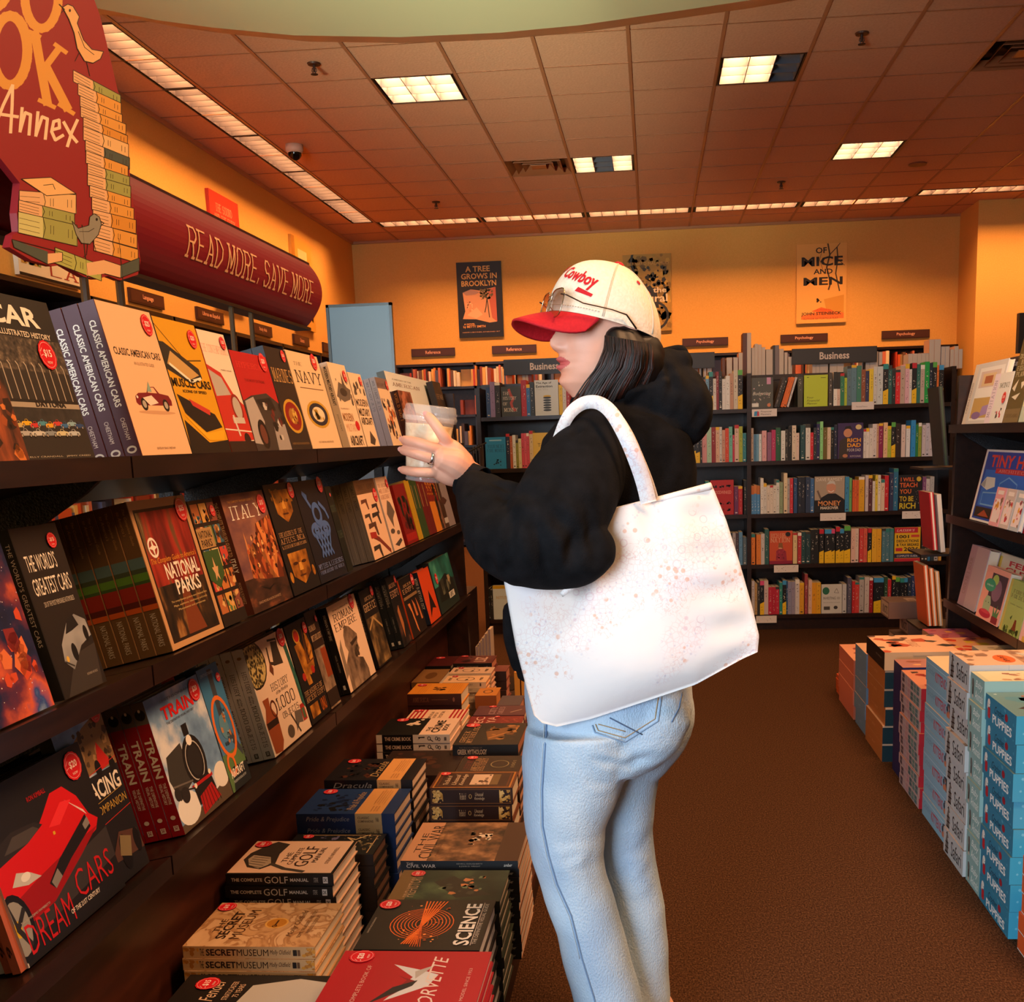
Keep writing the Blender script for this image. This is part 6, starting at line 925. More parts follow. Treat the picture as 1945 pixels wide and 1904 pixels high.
CN = [('white', 'e4dcd4'), ('cream', 'e0c8a8'), ('grey', '8a8a8a'), ('pale grey', 'b8b8b8'), ('black', '141414'), ('charcoal', '34302e'), ('brown', '5a3a28'), ('tan', 'b08a60'), ('red', 'b82028'), ('dark red', '741c20'), ('pink', 'e0a0a0'), ('magenta', 'a02c5c'), ('orange', 'dc7028'), ('yellow', 'e0b020'), ('lime', 'a8b830'), ('olive', '7a7030'), ('green', '1c8a44'), ('dark green', '1f4a34'), ('mint', '9ac8b0'), ('teal', '2c7a78'), ('dark teal', '1f4a50'), ('blue', '2a6ab0'), ('light blue', '6aa8d8'), ('grey blue', '6a8494'), ('navy', '1c2444'), ('purple', '4a2c6a'), ('mauve', '9a7088'), ('lilac', 'b4a8c4')]
def cname(h):
    a = [int(h[i:i+2], 16) for i in (0, 2, 4)]
    return min(CN, key=lambda c: sum((a[i]-int(c[1][2*i:2*i+2], 16))**2 for i in range(3)))[0]
def ordn(n): return '%d%s' % (n, 'th' if 10 <= n % 100 <= 20 else {1: 'st', 2: 'nd', 3: 'rd'}.get(n % 10, 'th'))
ROWN = ['top', 'second', 'third', 'fourth', 'bottom']
def rowx(px, z): 
    y = proj((.6, YC, z+.1))[1]; return onY(px, y, YC).x
UPR = Matrix(((0, 0, 1, 0), (1, 0, 0, 0), (0, 1, 0, 0), (0, 0, 0, 1)))       # spine to the viewer, upright
def shelfbook(x0, x1, z, h, c, style, label, group, tilt=0., dep=.15, yo=0.):
    t = max(x1-x0-.0008, .004); q = MB(); q.box((0, 0, 0), (dep, h, t), c)
    F = Face(q, (0, h, 0), (0, -h, 0), (0, 0, t))
    lum = sum(int(c[i:i+2], 16) for i in (0, 2, 4)); ink = 'd8ccc0' if lum < 330 else '2c2624'
    r2 = random.Random(int(x0*10000)+int(z*100))
    if style.startswith('d'):
        tc = {'r': 'c02030', 'b': '3a90c8', 'g': '5aa848', 'p': 'd04878', 't': '2a8a88', 'n': '141414'}[style[1]]
        art(F, [('r', 0, 0, .13, 1, tc), ('p', [(.68, 0), (.62, 1), (1, 1), (1, 0)], 'e8b818'), ('n', .2, .25, .4, .5, ['d8ccc0'], 9, .012, int(x0*999)), ('n', .74, .3, .18, .4, ['3a2c10'], 6, .01, 3)])
    elif style == 'h': art(F, [('r', 0, 0, .5, 1, '20201f'), ('n', .6, .3, .3, .4, ['6a6460'], 6, .012, 2)])
    elif style == 'o': art(F, [('r', .3, 0, .7, 1, '4a88c0'), ('n', .4, .3, .5, .4, ['d8e0e8'], 9, .014, 2)])
    else:
        els = []
        a = r2.uniform(.08, .2); els.append(('n', a, .3, .45, .4, [ink], 12, .011, int(x0*777)))
        if r2.random() < .6: els.append(('n', .74, .32, .16, .36, [ink], 5, .01, int(x0*555)))
        if r2.random() < .3: els.append(('r', .0, 0, r2.uniform(.06, .12), 1, r2.choice(['b82028', 'e0b020', '2c7a78', 'e4dcd4', '34302e'])))
        if r2.random() < .35: els.append(('r', .92, .25, .035, .5, ink))
        art(F, els)
    o = q.build('shelved_book'); tag(o, label, 'book', group)
    p = MB(); p.box((.004, h-.0005, .0015), (dep-.004, h+.0003, t-.0015), 'd8c8b0'); p.build('page_block', o)
    Rm = Matrix.Rotation(tilt, 4, 'Y')
    o.matrix_world = Matrix.Translation((x0, YC+.012+yo, z+.0006+abs(math.sin(tilt))*t)) @ Rm @ UPR
    return o
def faceout(px0, px1, z, h, c, els, label, group='face-out books in the Business bookcase', yo=.02):
    x0, x1 = rowx(px0, z), rowx(px1, z); b = book('shelved_book', x1-x0, h, .018, c, c, els, [], label, group=group, hard=False)
    b.matrix_world = Matrix.Translation((x0, YC+yo+.018, z+.0006)) @ Matrix(((1, 0, 0, 0), (0, 0, -1, 0), (0, 1, 0, 0), (0, 0, 0, 1)))
    return b
def row(z, k, bay, data, default=(.19, .225)):
    """data: 'px color style height' runs; a color list entry is (px0, px1, color[, style[, height]])"""
    n = 0
    for e in data:
        px0, px1, c = e[:3]; st = e[3] if len(e) > 3 else ''; r2 = random.Random(int(px0*7)+k); h = e[4] if len(e) > 4 else r2.uniform(*default); n += 1
        nm = 'black book with a yellow foot' if st.startswith('d') else cname(c)+' book'
        shelfbook(rowx(px0, z), rowx(px1, z), z, h, '16161a' if st.startswith('d') else c, st, '%s, %s from left on the %s shelf, %s Business bay' % (nm, ordn(n), ROWN[k], bay), 'spine-out books on the %s shelf, %s bay' % (ROWN[k], bay), yo=r2.uniform(0, .012))
GYB = '5a7684'
row(BZ[4], 0, 'right', [(1516, 1526, '4a4838'), (1575, 1582, '4a423c'), (1584, 1591, 'e4dcd4', 'h'), (1591, 1597, 'd8b8a8', 'h'), (1597, 1605, '2a7a58', '', .21), (1605, 1610, 'a8b830', '', .18), (1610, 1618, GYB, '', .255), (1618, 1628, '5a7c8c', '', .26), (1628, 1637, '3a7a68', '', .255), (1637, 1645, '8a4a30', '', .23), (1645, 1652, '2c3058', '', .22), (1652, 1660, 'e0c030', '', .23), (1660, 1667, 'c8c4c0', '', .245), (1667, 1678, 'c4c8c8', '', .245), (1678, 1688, '000000', 'dt', .26), (1688, 1695, '1f5a58', '', .25), (1695, 1702, '20282a', '', .23), (1702, 1711, 'd8242c', '', .22), (1711, 1720, 'b8a090', '', .245), (1720, 1728, 'd8a8b4', '', .255), (1728, 1733, 'd8d0cc', '', .22), (1733, 1742, '000000', 'dr', .26), (1742, 1749, '2a6a60', '', .25), (1749, 1757, 'b8a498', '', .245), (1757, 1766, '149a44', '', .265), (1766, 1772, '182438', '', .255), (1772, 1780, '000000', 'dg', .26), (1780, 1784, 'dc7028', '', .24), (1784, 1793, '000000', 'db', .24)])
faceout(1426, 1469, BZ[4], .2, '4c4c46', [('t', .1, .4, .8, .14, 'Budgeting', 'd8d0c0', 'i'), ('n', .1, .1, .8, .85, ['c8a0a0', 'b8b0a0', '7a7a6a'], 20, .03, 4), ('r', .72, .78, .18, .22, 'c890b0'), ('r', .06, .05, .3, .12, 'e0dcd4'), ('e', .82, .1, .08, .06, 'd07a50')], 'grey Budgeting book face-out at left of the top Business shelf')
faceout(1528, 1573, BZ[4], .205, 'b8c830', [('t', .12, .26, .3, .06, 'Your', '2a3010', 'i'), ('t', .12, .16, .55, .065, 'Financial', '2a3010', 'i'), ('t', .12, .07, .45, .06, 'Planner', '2a3010', 'i'), ('r', .12, .92, .08, .02, '4a5018'), ('r', .7, .9, .22, .015, '4a5018')], 'lime green Financial Planner face-out on the top shelf')
for i, (px, c) in enumerate(((1471, '3a302c'), (1476, '151414'), (1483, 'd8641c'), (1488, 'dc6a20'), (1495, 'c8c0c0'))):
    x0 = rowx(px, BZ[4]); t = (.018, .018, .017, .02, .013)[i]
    shelfbook(x0, x0+t, BZ[4]+.001, .2, c, '', 'leaning %s book, %s from the left, beside the grey Budgeting book' % (cname(c), ordn(i+1)), 'leaning books on the top Business shelf', tilt=.29)
row(BZ[3], 1, 'right', [(1427, 1432, 'b8a090'), (1432, 1437, '4a7a9c', '', .18), (1437, 1442, '6a9ab8', '', .18), (1442, 1447, 'd0d8dc', '', .18), (1448, 1457, 'd8a0a4'), (1458, 1466, '8a5a7c', '', .19), (1466, 1474, 'b02c60'), (1474, 1483, '1f5a3c'), (1484, 1492, 'd8d8d4'), (1492, 1498, '34322e'), (1498, 1504, '121212'), (1505, 1513, 'd8c8b4', '', .23), (1513, 1519, 'd8c0b4', '', .18), (1521, 1530, '1f4a50', '', .23), (1531, 1540, 'd8d4d0', '', .235), (1540, 1546, 'd02030', '', .18), (1546, 1552, '2a3038', '', .21), (1552, 1558, '2a2458', '', .235), (1558, 1564, '8ad088', '', .25), (1564, 1572, '6a5a24', '', .21), (1572, 1579, 'd8c0a8', '', .21), (1579, 1585, '141414', '', .21), (1585, 1591, '1c2440', '', .225), (1641, 1646, 'd4ccc8', '', .19), (1646, 1652, 'dcd4d0'), (1652, 1658, 'd8d0cc'), (1658, 1666, 'd4c8c8'), (1666, 1670, 'c89a78'), (1670, 1678, '8a1c50', '', .225), (1679, 1687, 'e0b890', '', .23), (1687, 1694, 'a8b840'), (1694, 1702, '000000', 'dg', .23), (1702, 1711, '2c1c18', '', .22), (1713, 1721, 'd8c0b8'), (1722, 1730, 'd8d8dc'), (1731, 1740, '2a88cc', '', .24), (1740, 1745, '1f7a44'), (1745, 1751, '8a9a30'), (1752, 1759, 'c4b8c0'), (1759, 1766, 'bcb8c8'), (1766, 1773, 'c4bcc4'), (1774, 1780, 'b0b8c4'), (1781, 1788, '9ab8a4', '', .22), (1788, 1795, 'c4d0cc', '', .22)])
faceout(1592, 1640, BZ[3], .235, '3c2858', [('e', .4, .72, .17, .12, 'c88a68'), ('p', [(.24, .78), (.3, .9), (.5, .92), (.58, .8), (.5, .84), (.3, .84)], '1c1414'), ('p', [(.05, 0), (.08, .5), (.3, .6), (.5, .58), (.4, 0)], '3a302c'), ('r', .37, .45, .56, .13, 'e09820'), ('t', .37, .45, .56, .13, 'RICH', '3c2858', ''), ('t', .38, .31, .54, .12, 'DAD', 'e8a020', 'h'), ('t', .38, .47, .54, .1, 'RICH', 'e8a020', 'h'), ('t', .38, .2, .54, .08, 'POOR DAD', 'd8ccc8', ''), ('e', .82, .88, .12, .07, 'd8c088'), ('t', .5, .04, .42, .05, 'KIYOSAKI', 'c8bcc0'), ('e', .3, .08, .1, .05, 'b87858')][0:3]+[('p', [(.05, 0), (.08, .5), (.3, .6), (.5, .58), (.4, 0)], '3a302c'), ('t', .38, .46, .54, .11, 'RICH', 'e8a020', 'h'), ('t', .38, .32, .54, .11, 'DAD', 'e8a020', 'h'), ('t', .38, .2, .54, .08, 'POOR DAD', 'd8ccc8', ''), ('e', .82, .88, .12, .07, 'd8c088'), ('t', .5, .04, .42, .05, 'KIYOSAKI', 'c8bcc0'), ('e', .3, .08, .1, .05, 'b87858')], 'purple personal finance book with a dark haired man, second shelf')
row(BZ[2], 2, 'right', [(1427, 1432.5, 'c06a30', 'o'), (1432.5, 1438, 'c87838', 'o'), (1438, 1444, 'b86a30', 'o'), (1445, 1451, 'd8d4d0', '', .24), (1451, 1457, 'd0ccc8', '', .205), (1457, 1463, 'd4c8bc', '', .19), (1463, 1469, 'd8ccc0', '', .19), (1469, 1475, 'd4ccc4', '', .19), (1475, 1481, 'd0d0cc', '', .225), (1481, 1488, '8a9a7a', '', .21), (1489, 1496, 'dcc8a8', '', .27), (1496, 1501, 'a8a4a4', '', .235), (1501, 1507, 'c8303c', '', .235), (1508, 1515, '2a4a78', '', .235), (1516, 1523, '1c2434', '', .24), (1523, 1530, '1a2030', '', .24), (1531, 1540, '2a3a58', '', .24), (1540, 1547, '3a68a0', '', .23), (1606, 1614, '3a88b8', '', .235), (1614, 1619, '6aa868', '', .225), (1620, 1624, 'd85a2c', '', .21), (1624, 1628, 'd86434', '', .21), (1628, 1632, 'd05a30', '', .21), (1632, 1643, 'd8a020', '', .23), (1644, 1650, 'c8b8bc', '', .24), (1650, 1658, '542830', '', .24), (1658, 1663, 'd4ccc8', '', .2), (1663, 1668, 'd8c040', '', .24), (1668, 1674, 'dcd4c8', '', .24), (1674, 1681, 'd8bca8', '', .21), (1681, 1689, 'c0202c', '', .235), (1690, 1698, '2c3458', '', .25), (1698, 1707, '2a6a90', '', .28), (1753, 1760, '7a4a78', '', .22), (1760, 1767, 'c0b8bc', '', .205), (1767, 1775, 'a8a8ac', '', .22)])
faceout(1548, 1605, BZ[2], .24, 'a89888', [('e', .55, .68, .16, .16, 'c89078'), ('p', [(.1, 0), (.2, .4), (.45, .52), (.7, .52), (.98, .36), (1, 0)], '16161c'), ('p', [(.4, .78), (.5, .88), (.66, .86), (.7, .76), (.6, .8)], 'c8c4c0'), ('l', [(.45, .6), (.55, .56), (.64, .6)], .02, 'f0e8e0'), ('t', .06, .87, .86, .09, 'DAVE RAMSEY', 'ded4c8', ''), ('r', .0, 0, 1, .34, '18161a'), ('t', .12, .18, .76, .14, 'MONEY', 'd89058', 'b'), ('t', .2, .08, .6, .08, 'MAKEOVER', 'e0d0c0', 'b'), ('l', [(.1, .6), (.2, .4)], .06, '6a5a50')], 'grey book with a bald bearded man in black, third shelf')
faceout(1708, 1752, BZ[2], .235, '17161c', [('t', .08, .82, .6, .11, 'I WILL', 'd8622c', 'b'), ('t', .04, .65, .76, .13, 'TEACH', 'd8622c', 'b'), ('t', .04, .47, .5, .13, 'YOU', 'd86a2c', 'b'), ('t', .04, .25, .6, .15, 'TO BE', 'c8a820', 'h'), ('t', .04, .04, .7, .17, 'RICH', 'c8b020', 'h'), ('e', .86, .88, .1, .07, 'c8a838'), ('n', .66, .1, .28, .5, ['a8a090'], 16, .015, 3)], 'black book with stacked orange and yellow words, third shelf')
row(BZ[1], 3, 'right', [(1427, 1435, 'dc7a28', '', .21), (1437, 1446, 'd87a2c', '', .205), (1446, 1453, 'c0b8b8', '', .21), (1453, 1461, '2a5a58', '', .24), (1507, 1515, 'd8c090', '', .21), (1516, 1523, 'b03038', '', .21), (1523, 1531, '1f4448', '', .215), (1531, 1540, '1c3c44', '', .215), (1540, 1548, '1a1a1a', '', .23), (1548, 1556, '1c1a1a', '', .23), (1557, 1566, '000000', 'dr', .23), (1567, 1580, '000000', 'db', .23), (1580, 1587, '000000', 'dp', .23), (1588, 1596, '000000', 'dr', .245), (1596, 1604, '000000', 'db', .23), (1604, 1616, '000000', 'dg', .25), (1617, 1625, 'd8b0a4', '', .23), (1625, 1632, 'd4c0b4', '', .23), (1633, 1641, 'c83c38', '', .23), (1641, 1648, 'd05a48', '', .23), (1649, 1656, '000000', 'dr', .23), (1657, 1666, 'e0a828', '', .225), (1666, 1675, 'dca020', '', .225), (1676, 1683, '4a7484', '', .225), (1683, 1691, '467080', '', .225), (1691, 1698, '4a7888', '', .225), (1751, 1757, '2a2622', '', .23), (1757, 1763, '342c24', '', .225), (1763, 1768, '2a6a98', '', .23), (1769, 1776, '2c3a44', '', .225), (1776, 1783, 'a8a4a8', '', .23), (1784, 1790, 'c89a48', '', .215)])
faceout(1462, 1506, BZ[1], .225, 'c8502c', [('t', .06, .8, .7, .13, 'Rich Girl', 'e0b08c', 's'), ('t', .05, .66, .84, .13, 'Nation', 'e0b08c', 's'), ('e', .8, .9, .11, .07, '241814'), ('e', .48, .54, .1, .1, 'd8a080'), ('p', [(.38, .5), (.4, .64), (.56, .64), (.6, .46), (.5, .5)], '8a5a30'), ('p', [(.28, .12), (.3, .4), (.42, .46), (.58, .46), (.72, .38), (.76, .1)], '98283c'), ('n', .3, .12, .44, .3, ['7a1c30', 'b03a4c'], 12, .05, 3), ('r', 0, 0, 1, .1, '8a1c38')], 'orange red book with a blonde woman in red, fourth shelf')
faceout(1700, 1749, BZ[1], .23, 'd8a81c', [('r', 0, .84, .9, .16, 'b82030'), ('t', .08, .88, .7, .07, "LASSER'S", 'e8c8c0', 'i'), ('t', .08, .68, .48, .1, '1001', '1c1814', 'h'), ('r', .64, .71, .32, .07, 'c84030'), ('t', .08, .56, .86, .08, 'DEDUCTIONS', '1c1814', 'h'), ('t', .08, .45, .86, .08, '& TAX BREAKS', '1c1814', 'h'), ('t', .36, .3, .58, .12, '2026', '1c1814', 'h'), ('r', .05, .3, .26, .1, 'b82030'), ('r', 0, .1, 1, .13, '1c2448'), ('t', .1, .13, .8, .06, 'COMPLETE GUIDE', 'd8d0c8', ''), ('r', 0, 0, 1, .09, 'b82030')], 'yellow and red tax breaks book face-out on the fourth shelf')
row(BZ[0], 4, 'right', [(1428, 1434, 'c0b4b4', '', .235), (1434, 1439, 'b08a58', '', .215), (1439, 1444, '34302c', '', .225), (1444, 1452, '000000', 'dp', .235), (1452, 1460, 'c8b0ac', '', .235), (1460, 1467, 'b8203c', '', .19), (1467, 1474, 'b01c34', '', .19), (1474, 1481, 'b8243c', '', .19), (1481, 1487, '2a8078', '', .22), (1487, 1494, '000000', 'db', .235), (1494, 1497, '28507a', '', .23), (1497, 1504, '8a88a4', '', .225), (1504, 1511, '9088a0', '', .225), (1511, 1519, 'c8c0c4', '', .24), (1519, 1528, 'd89a24', '', .215), (1529, 1535, '9a4044', '', .275), (1536, 1543, 'd8b0a0', '', .235), (1543, 1551, 'e0981c', '', .215), (1551, 1560, 'dca020', '', .215), (1601, 1609, 'c4c0c0', '', .2), (1610, 1618, '585468', '', .245), (1619, 1625, 'c02828', '', .22), (1625, 1633, 'd04038', '', .21), (1633, 1642, 'b4a8a4', '', .245), (1643, 1652, 'c8b8b0', '', .245), (1652, 1659, 'a01824', '', .24), (1660, 1679, '000000', 'db', .24), (1680, 1687, '2c4a30', '', .245), (1687, 1694, 'c02028', '', .225), (1695, 1702, '141418', '', .25), (1702, 1710, '000000', 'dg', .24), (1710, 1718, '000000', 'dt', .235), (1718, 1725, '000000', 'db', .235), (1725, 1732, '24344c', '', .24), (1732, 1738, '2a3c70', '', .25), (1738, 1746, '1c2c54', '', .25), (1748, 1756, '3a3430', '', .23), (1757, 1765, '8a7a68', '', .245)])
faceout(1561, 1600, BZ[0], .2, 'ccc8c4', [('e', .22, .78, .17, .13, '2a6a50'), ('t', .1, .48, .8, .09, 'INVESTING 101', '2c2826', ''), ('r', .12, .12, .3, .12, '4a4440'), ('e', .7, .2, .1, .06, '3a3430'), ('l', [(.62, .72), (.74, .86), (.84, .7), (.62, .72)], .02, '6a6460'), ('t', .1, .36, .8, .025, 'FROM STOCKS AND BONDS TO ETFS AND IPOS', '6a6460')], 'white Investing book face-out on the bottom shelf')
row(BZ[4]-.0, 0, 'left', [(922, 930, '2a4a80', '', .2), (930, 939, '8a78a8', '', .235), (939, 949, '2c2a30', '', .23), (989, 999, 'a82028', '', .24), (999, 1006, '2a68a8', '', .21), (1006, 1014, '2a3036', '', .225), (1061, 1068, 'd8b020', '', .2), (1068, 1075, 'c8c0b8', '', .2), (1075, 1082, 'a82c30', '', .2)])
faceout(951, 988, BZ[4], .2, '3a3c3a', [('l', [(.4, .9), (.5, .7), (.62, .6), (.5, .45), (.55, .3), (.7, .2)], .13, 'a84438'), ('t', .08, .72, .36, .11, 'The', 'd8ccbc', 's'), ('t', .08, .56, .7, .11, 'History', 'd8ccbc', 's'), ('t', .08, .38, .24, .1, 'of', 'd8ccbc', 's'), ('t', .12, .16, .72, .13, 'Money', 'd8ccbc', 's')], 'dark money history book with a red ribbon, left bay top shelf')
faceout(1015, 1060, BZ[4], .235, 'c4c8c8', [('t', .06, .88, .66, .07, 'The Age of', '2a2c2c', 'b'), ('t', .06, .79, .7, .07, 'Extraction', '2a2c2c', 'b'), ('t', .06, .71, .5, .06, 'Tim Wu', 'a8acac', ''), ('e', .52, .54, .16, .035, 'c8a020')]+[('e', .52, .5-.07*i, .17, .03, '2a2c2e') for i in range(6)], 'pale grey book with a stack of coins, left bay top shelf')
row(BZ[3], 1, 'left', [(961, 968, '1c2848', '', .235), (968, 973, 'a8583a', '', .22), (973, 979, 'd8dce0', '', .225), (979, 984, '8a8a3c', '', .19), (984, 990, 'd0cca0', '', .2), (990, 995, 'c84a60', '', .235), (995, 1000, 'd05a70', '', .235), (1000, 1005, 'c84a60', '', .235), (1005, 1012, 'd0bc94', '', .25)])
faceout(921, 960, BZ[3], .215, '2488c8', [('r', .2, .88, .6, .04, '8ac0e8'), ('t', .1, .66, .8, .1, 'Your Next', '0f3c60', 's'), ('t', .08, .53, .84, .1, 'Five Moves', '0f3c60', 's'), ('n', .25, .1, .5, .2, ['0f3450'], 12, .05, 2)], 'bright blue strategy book face-out in the left bay')
faceout(1012, 1056, BZ[3], .235, 'd8b850', [('t', .2, .6, .5, .1, 'Tools', '2a2410', ''), ('p', [(0, 0), (.5, .3), (1, .2), (1, 0)], 'c87a80')], 'yellow tools book face-out in the left bay')
faceout(936, 966, BZ[0], .24, 'c8d4dc', [('r', .0, .9, 1, .1, 'c8a020'), ('t', .2, .6, .7, .08, 'INSTITUTE', 'b89030', '')], 'white and yellow book face-out on the left bay bottom shelf')
row(BZ[0], 4, 'left', [(921, 926, '6a8a3c', '', .2), (926, 931, '2a2a2c', '', .22), (931, 936, '282828', '', .21)])
row(BZ[4], 0, 'middle', [(1314, 1324, '3a3028', '', .21), (1324, 1333, '6a4a40', '', .22), (1333, 1341, '8a5a50', '', .2), (1341, 1347, '6a98b8', '', .225), (1347, 1355, '000000', 'dt', .25), (1355, 1361, 'd0c8c0', '', .205), (1361, 1366, '84202c', '', .25), (1366, 1372, '161414', '', .25), (1372, 1379, 'd4d0cc', '', .2), (1379, 1387, 'd8d4d0', '', .22), (1387, 1394, 'b88a70', '', .235), (1394, 1402, 'c8bca8', '', .255), (1402, 1411, '000000', 'dg', .255)])
row(BZ[3], 1, 'middle', [(1312, 1322, '000000', 'dn', .22), (1322, 1330, '000000', 'dn', .2), (1330, 1334, '151515', '', .22), (1334, 1343, 'c88a8c', '', .235), (1343, 1352, 'a0c0a8', '', .235), (1352, 1360, '8a2024', '', .235), (1360, 1367, 'd0a890', '', .235), (1367, 1372, 'c8c0bc', '', .235), (1372, 1378, 'c0907c', '', .215), (1378, 1385, 'cc4020', '', .225), (1385, 1392, '6ab0a0', '', .235), (1392, 1396, 'b82848', '', .18), (1396, 1404, 'd0b0a0', '', .245), (1404, 1411, 'a0a830', '', .235), (1411, 1418, '2a7884', '', .19)])
faceout(1350, 1394, BZ[2], .235, 'b01c1c', [('t', .12, .6, .78, .1, 'HOODWINKED', 'd88070', 'b')]+[('n', .08+.3*(i % 3), .1+.2*(i//3) if i < 6 else .78, .2, .08, ['2a0c0c'], 6, .05, i) for i in range(9)], 'red book with rows of dark animals, in the middle bay')
row(BZ[2], 2, 'middle', [(1395, 1403, '6a2a5a', '', .19), (1403, 1411, 'b02028', '', .19), (1413, 1419, '141414', '', .23), (1340, 1348, '2a8a80', '', .23)])
row(BZ[1], 3, 'middle', [(1385, 1392, '2a3438', '', .22), (1392, 1398, 'a0989c', '', .22), (1398, 1404, '44343c', '', .22), (1404, 1411, '5a88b0', '', .225), (1412, 1419, '5a6a74', '', .19)])
# books on the ledge behind, fore edges to the viewer
tops = [(1411, 1419, '5a2818', .29), (1419, 1427, 'b0a8b0', .29), (1428, 1434, 'c8b4a0', .19), (1434, 1440, 'd0bca8', .215), (1440, 1447, 'cca890', .21), (1447, 1454, 'c8b0a0', .19), (1455, 1468, 'b09c88', .175), (1468, 1472, '2a2420', .2), (1472, 1480, '7a6a6c', .2), (1480, 1489, 'b89a84', .175), (1490, 1496, 'b4a49c', .15), (1497, 1505, 'b89c88', .12), (1543, 1550, 'c0a898', .13), (1550, 1557, 'b8a89c', .13), (1557, 1573, 'a8a0a0', .13), (1576, 1590, 'c0a890', .11), (1590, 1603, 'b8a08c', .11), (1637, 1643, '9a9098', .13), (1644, 1652, 'b8a49c', .13), (1652, 1668, 'b09c90', .135), (1669, 1676, 'a89484', .13), (1725, 1733, 'c8b4a8', .11), (1733, 1742, 'd0bcac', .11), (1742, 1750, 'c0aca0', .11), (1750, 1758, 'c8b4a8', .11), (1758, 1764, 'bca89c', .11), (1764, 1774, 'c89a80', .2), (1774, 1786, 'd0a890', .2), (1787, 1795, 'a8a8b4', .15), (1795, 1803, 'b0acb0', .15), (1804, 1812, 'd8a080', .13), (1812, 1820, 'd8a888', .15), (1820, 1828, 'c89078', .13),
        (925, 932, 'c8502c', .12), (962, 972, 'd8782c', .1), (980, 991, 'd87a24', .17), (991, 998, 'c8a048', .1), (998, 1003, 'dc8028', .16), (1003, 1009, '8a2418', .17), (1312, 1318, 'd06a28', .1), (1318, 1326, '8a6a58', .09), (1328, 1342, 'dc8428', .1), (1343, 1352, 'e0a040', .11), (1372, 1377, '6a3a28', .13), (1380, 1391, 'c09070', .13), (1393, 1402, '9a8a90', .13), (1403, 1411, 'd8946a', .16)]
n = 0
for px0, px1, c, h in tops:
    y = proj((.6, YC+.35, 1.8))[1]; x0, x1 = onY(px0, y, YC+.33).x, onY(px1, y, YC+.33).x; n += 1
    q = MB(); q.box((0, 0, 0), (x1-x0-.001, .15, h), c); t_ = x1-x0-.001
    q.box((.0015, -.0006, .003), (max(t_-.0015, .003), 0, h-.003), 'c8b4a4' if sum(int(c[i:i+2], 16) for i in (0, 2, 4)) > 380 else c)
    o = q.build('ledge_book'); o.location = (x0, YC+.33, 1.735)
    tag(o, '%s book standing on the ledge atop the bookcase, %s from the left' % (cname(c), ordn(n if px0 > 1400 or px0 < 1100 else n)), 'book', 'books on the ledge atop the Business bookcase')
# small shelf cards
def shelfcard(px, w_, z, els, label):
    x = rowx(px, z); q = MB(); q.box((0, 0, 0), (w_, .002, .05), 'd8ccc8'); art(Face(q, (0, 0, 0), (w_, 0, 0), (0, 0, .05), .0005), els)
    o = q.build('shelf_card'); o.location = (x, YC-.004, z-.055); tag(o, label, 'shelf card', 'white cards on the Business shelves')
shelfcard(1428, .165, BZ[4], [('p', [(.08, .1), (.1, .7), (.24, .75), (.26, .1)], '2a88b8'), ('p', [(.2, .1), (.22, .7), (.28, .7), (.3, .1)], 'b83040'), ('t', .36, .56, .42, .22, 'Financial', '3a302c', ''), ('t', .36, .2, .4, .22, 'Planners', '3a302c', '')], 'white Financial Planners card below the grey Budgeting book')
shelfcard(1618, .145, BZ[4]+.025, [('t', .2, .3, .5, .2, 'Personal Finance', '8a7a78', '')], 'white card under the top shelf books, right of centre')
for px, w_, k, lb in ((1558, .17, 2, 'white card under the grey book with the bearded man'), (1714, .165, 2, 'white card under the black book of stacked words'), (1470, .165, 1, 'white card under the orange red book'), (1436, .14, 0, 'white card at the left of the bottom shelf edge')):
    shelfcard(px, w_, BZ[k], [('n', .08, .2, .8, .6, ['a89a98'], 14, .02, px)], lb)
from mathutils.bvhtree import BVHTree
# ============================================================ THE PERSON
PY = 2.1
SC_ = PY/FPX*1.0
def P(px, py, dy=0.): return onY(px, py, PY+dy)
def pxm(r, dy=0.): return r*(PY+dy)/FPX
NM('skin', [(.3, 'e2a287'), (.7, 'ebb299')], scale=14, detail=3, rough=.5, bump=.03, bscale=220)
NM('lip', [(.3, 'c45a58'), (.7, 'd0706a')], scale=40, detail=2, rough=.35)
NM('fleece', [(.3, '101012'), (.7, '1a1a1d')], scale=30, detail=5, rough=.95, bump=.25, bscale=420, spec=.1)
NM('hair_dark', [(.3, '080505'), (.6, '120a08'), (.8, '22100b')], scale=14, detail=4, stretch=(6, 6, .5), rough=.45)
NM('denim', [(.3, '98b4d4'), (.5, 'b4cce2'), (.7, 'cfdfec')], scale=5, detail=6, stretch=(1, 1, .6), rough=.85, bump=.35, bscale=330)
NM('cap_cloth', [(.3, 'e4d6c0'), (.7, 'eee2d0')], scale=180, detail=3, rough=.9, bump=.15)
NM('cap_red', [(.3, 'b50f1e'), (.7, 'c21424')], scale=180, detail=3, rough=.8, bump=.12)
def loft(mb, rings, mt, n=20, cap=True):
    """rings: (centre, a vector, b vector) -> closed elliptic loft"""
    vs = []
    for c, a, b in rings:
        c, a, b = Vector(c), Vector(a), Vector(b)
        vs += [c+a*math.cos(2*math.pi*k/n)+b*math.sin(2*math.pi*k/n) for k in range(n)]
    fs = [(i*n+k, i*n+(k+1) % n, (i+1)*n+(k+1) % n, (i+1)*n+k) for i in range(len(rings)-1) for k in range(n)]
    if cap: fs += [tuple(range(n))[::-1], tuple(range((len(rings)-1)*n, len(rings)*n))]
    mb.add(vs, fs, mt)
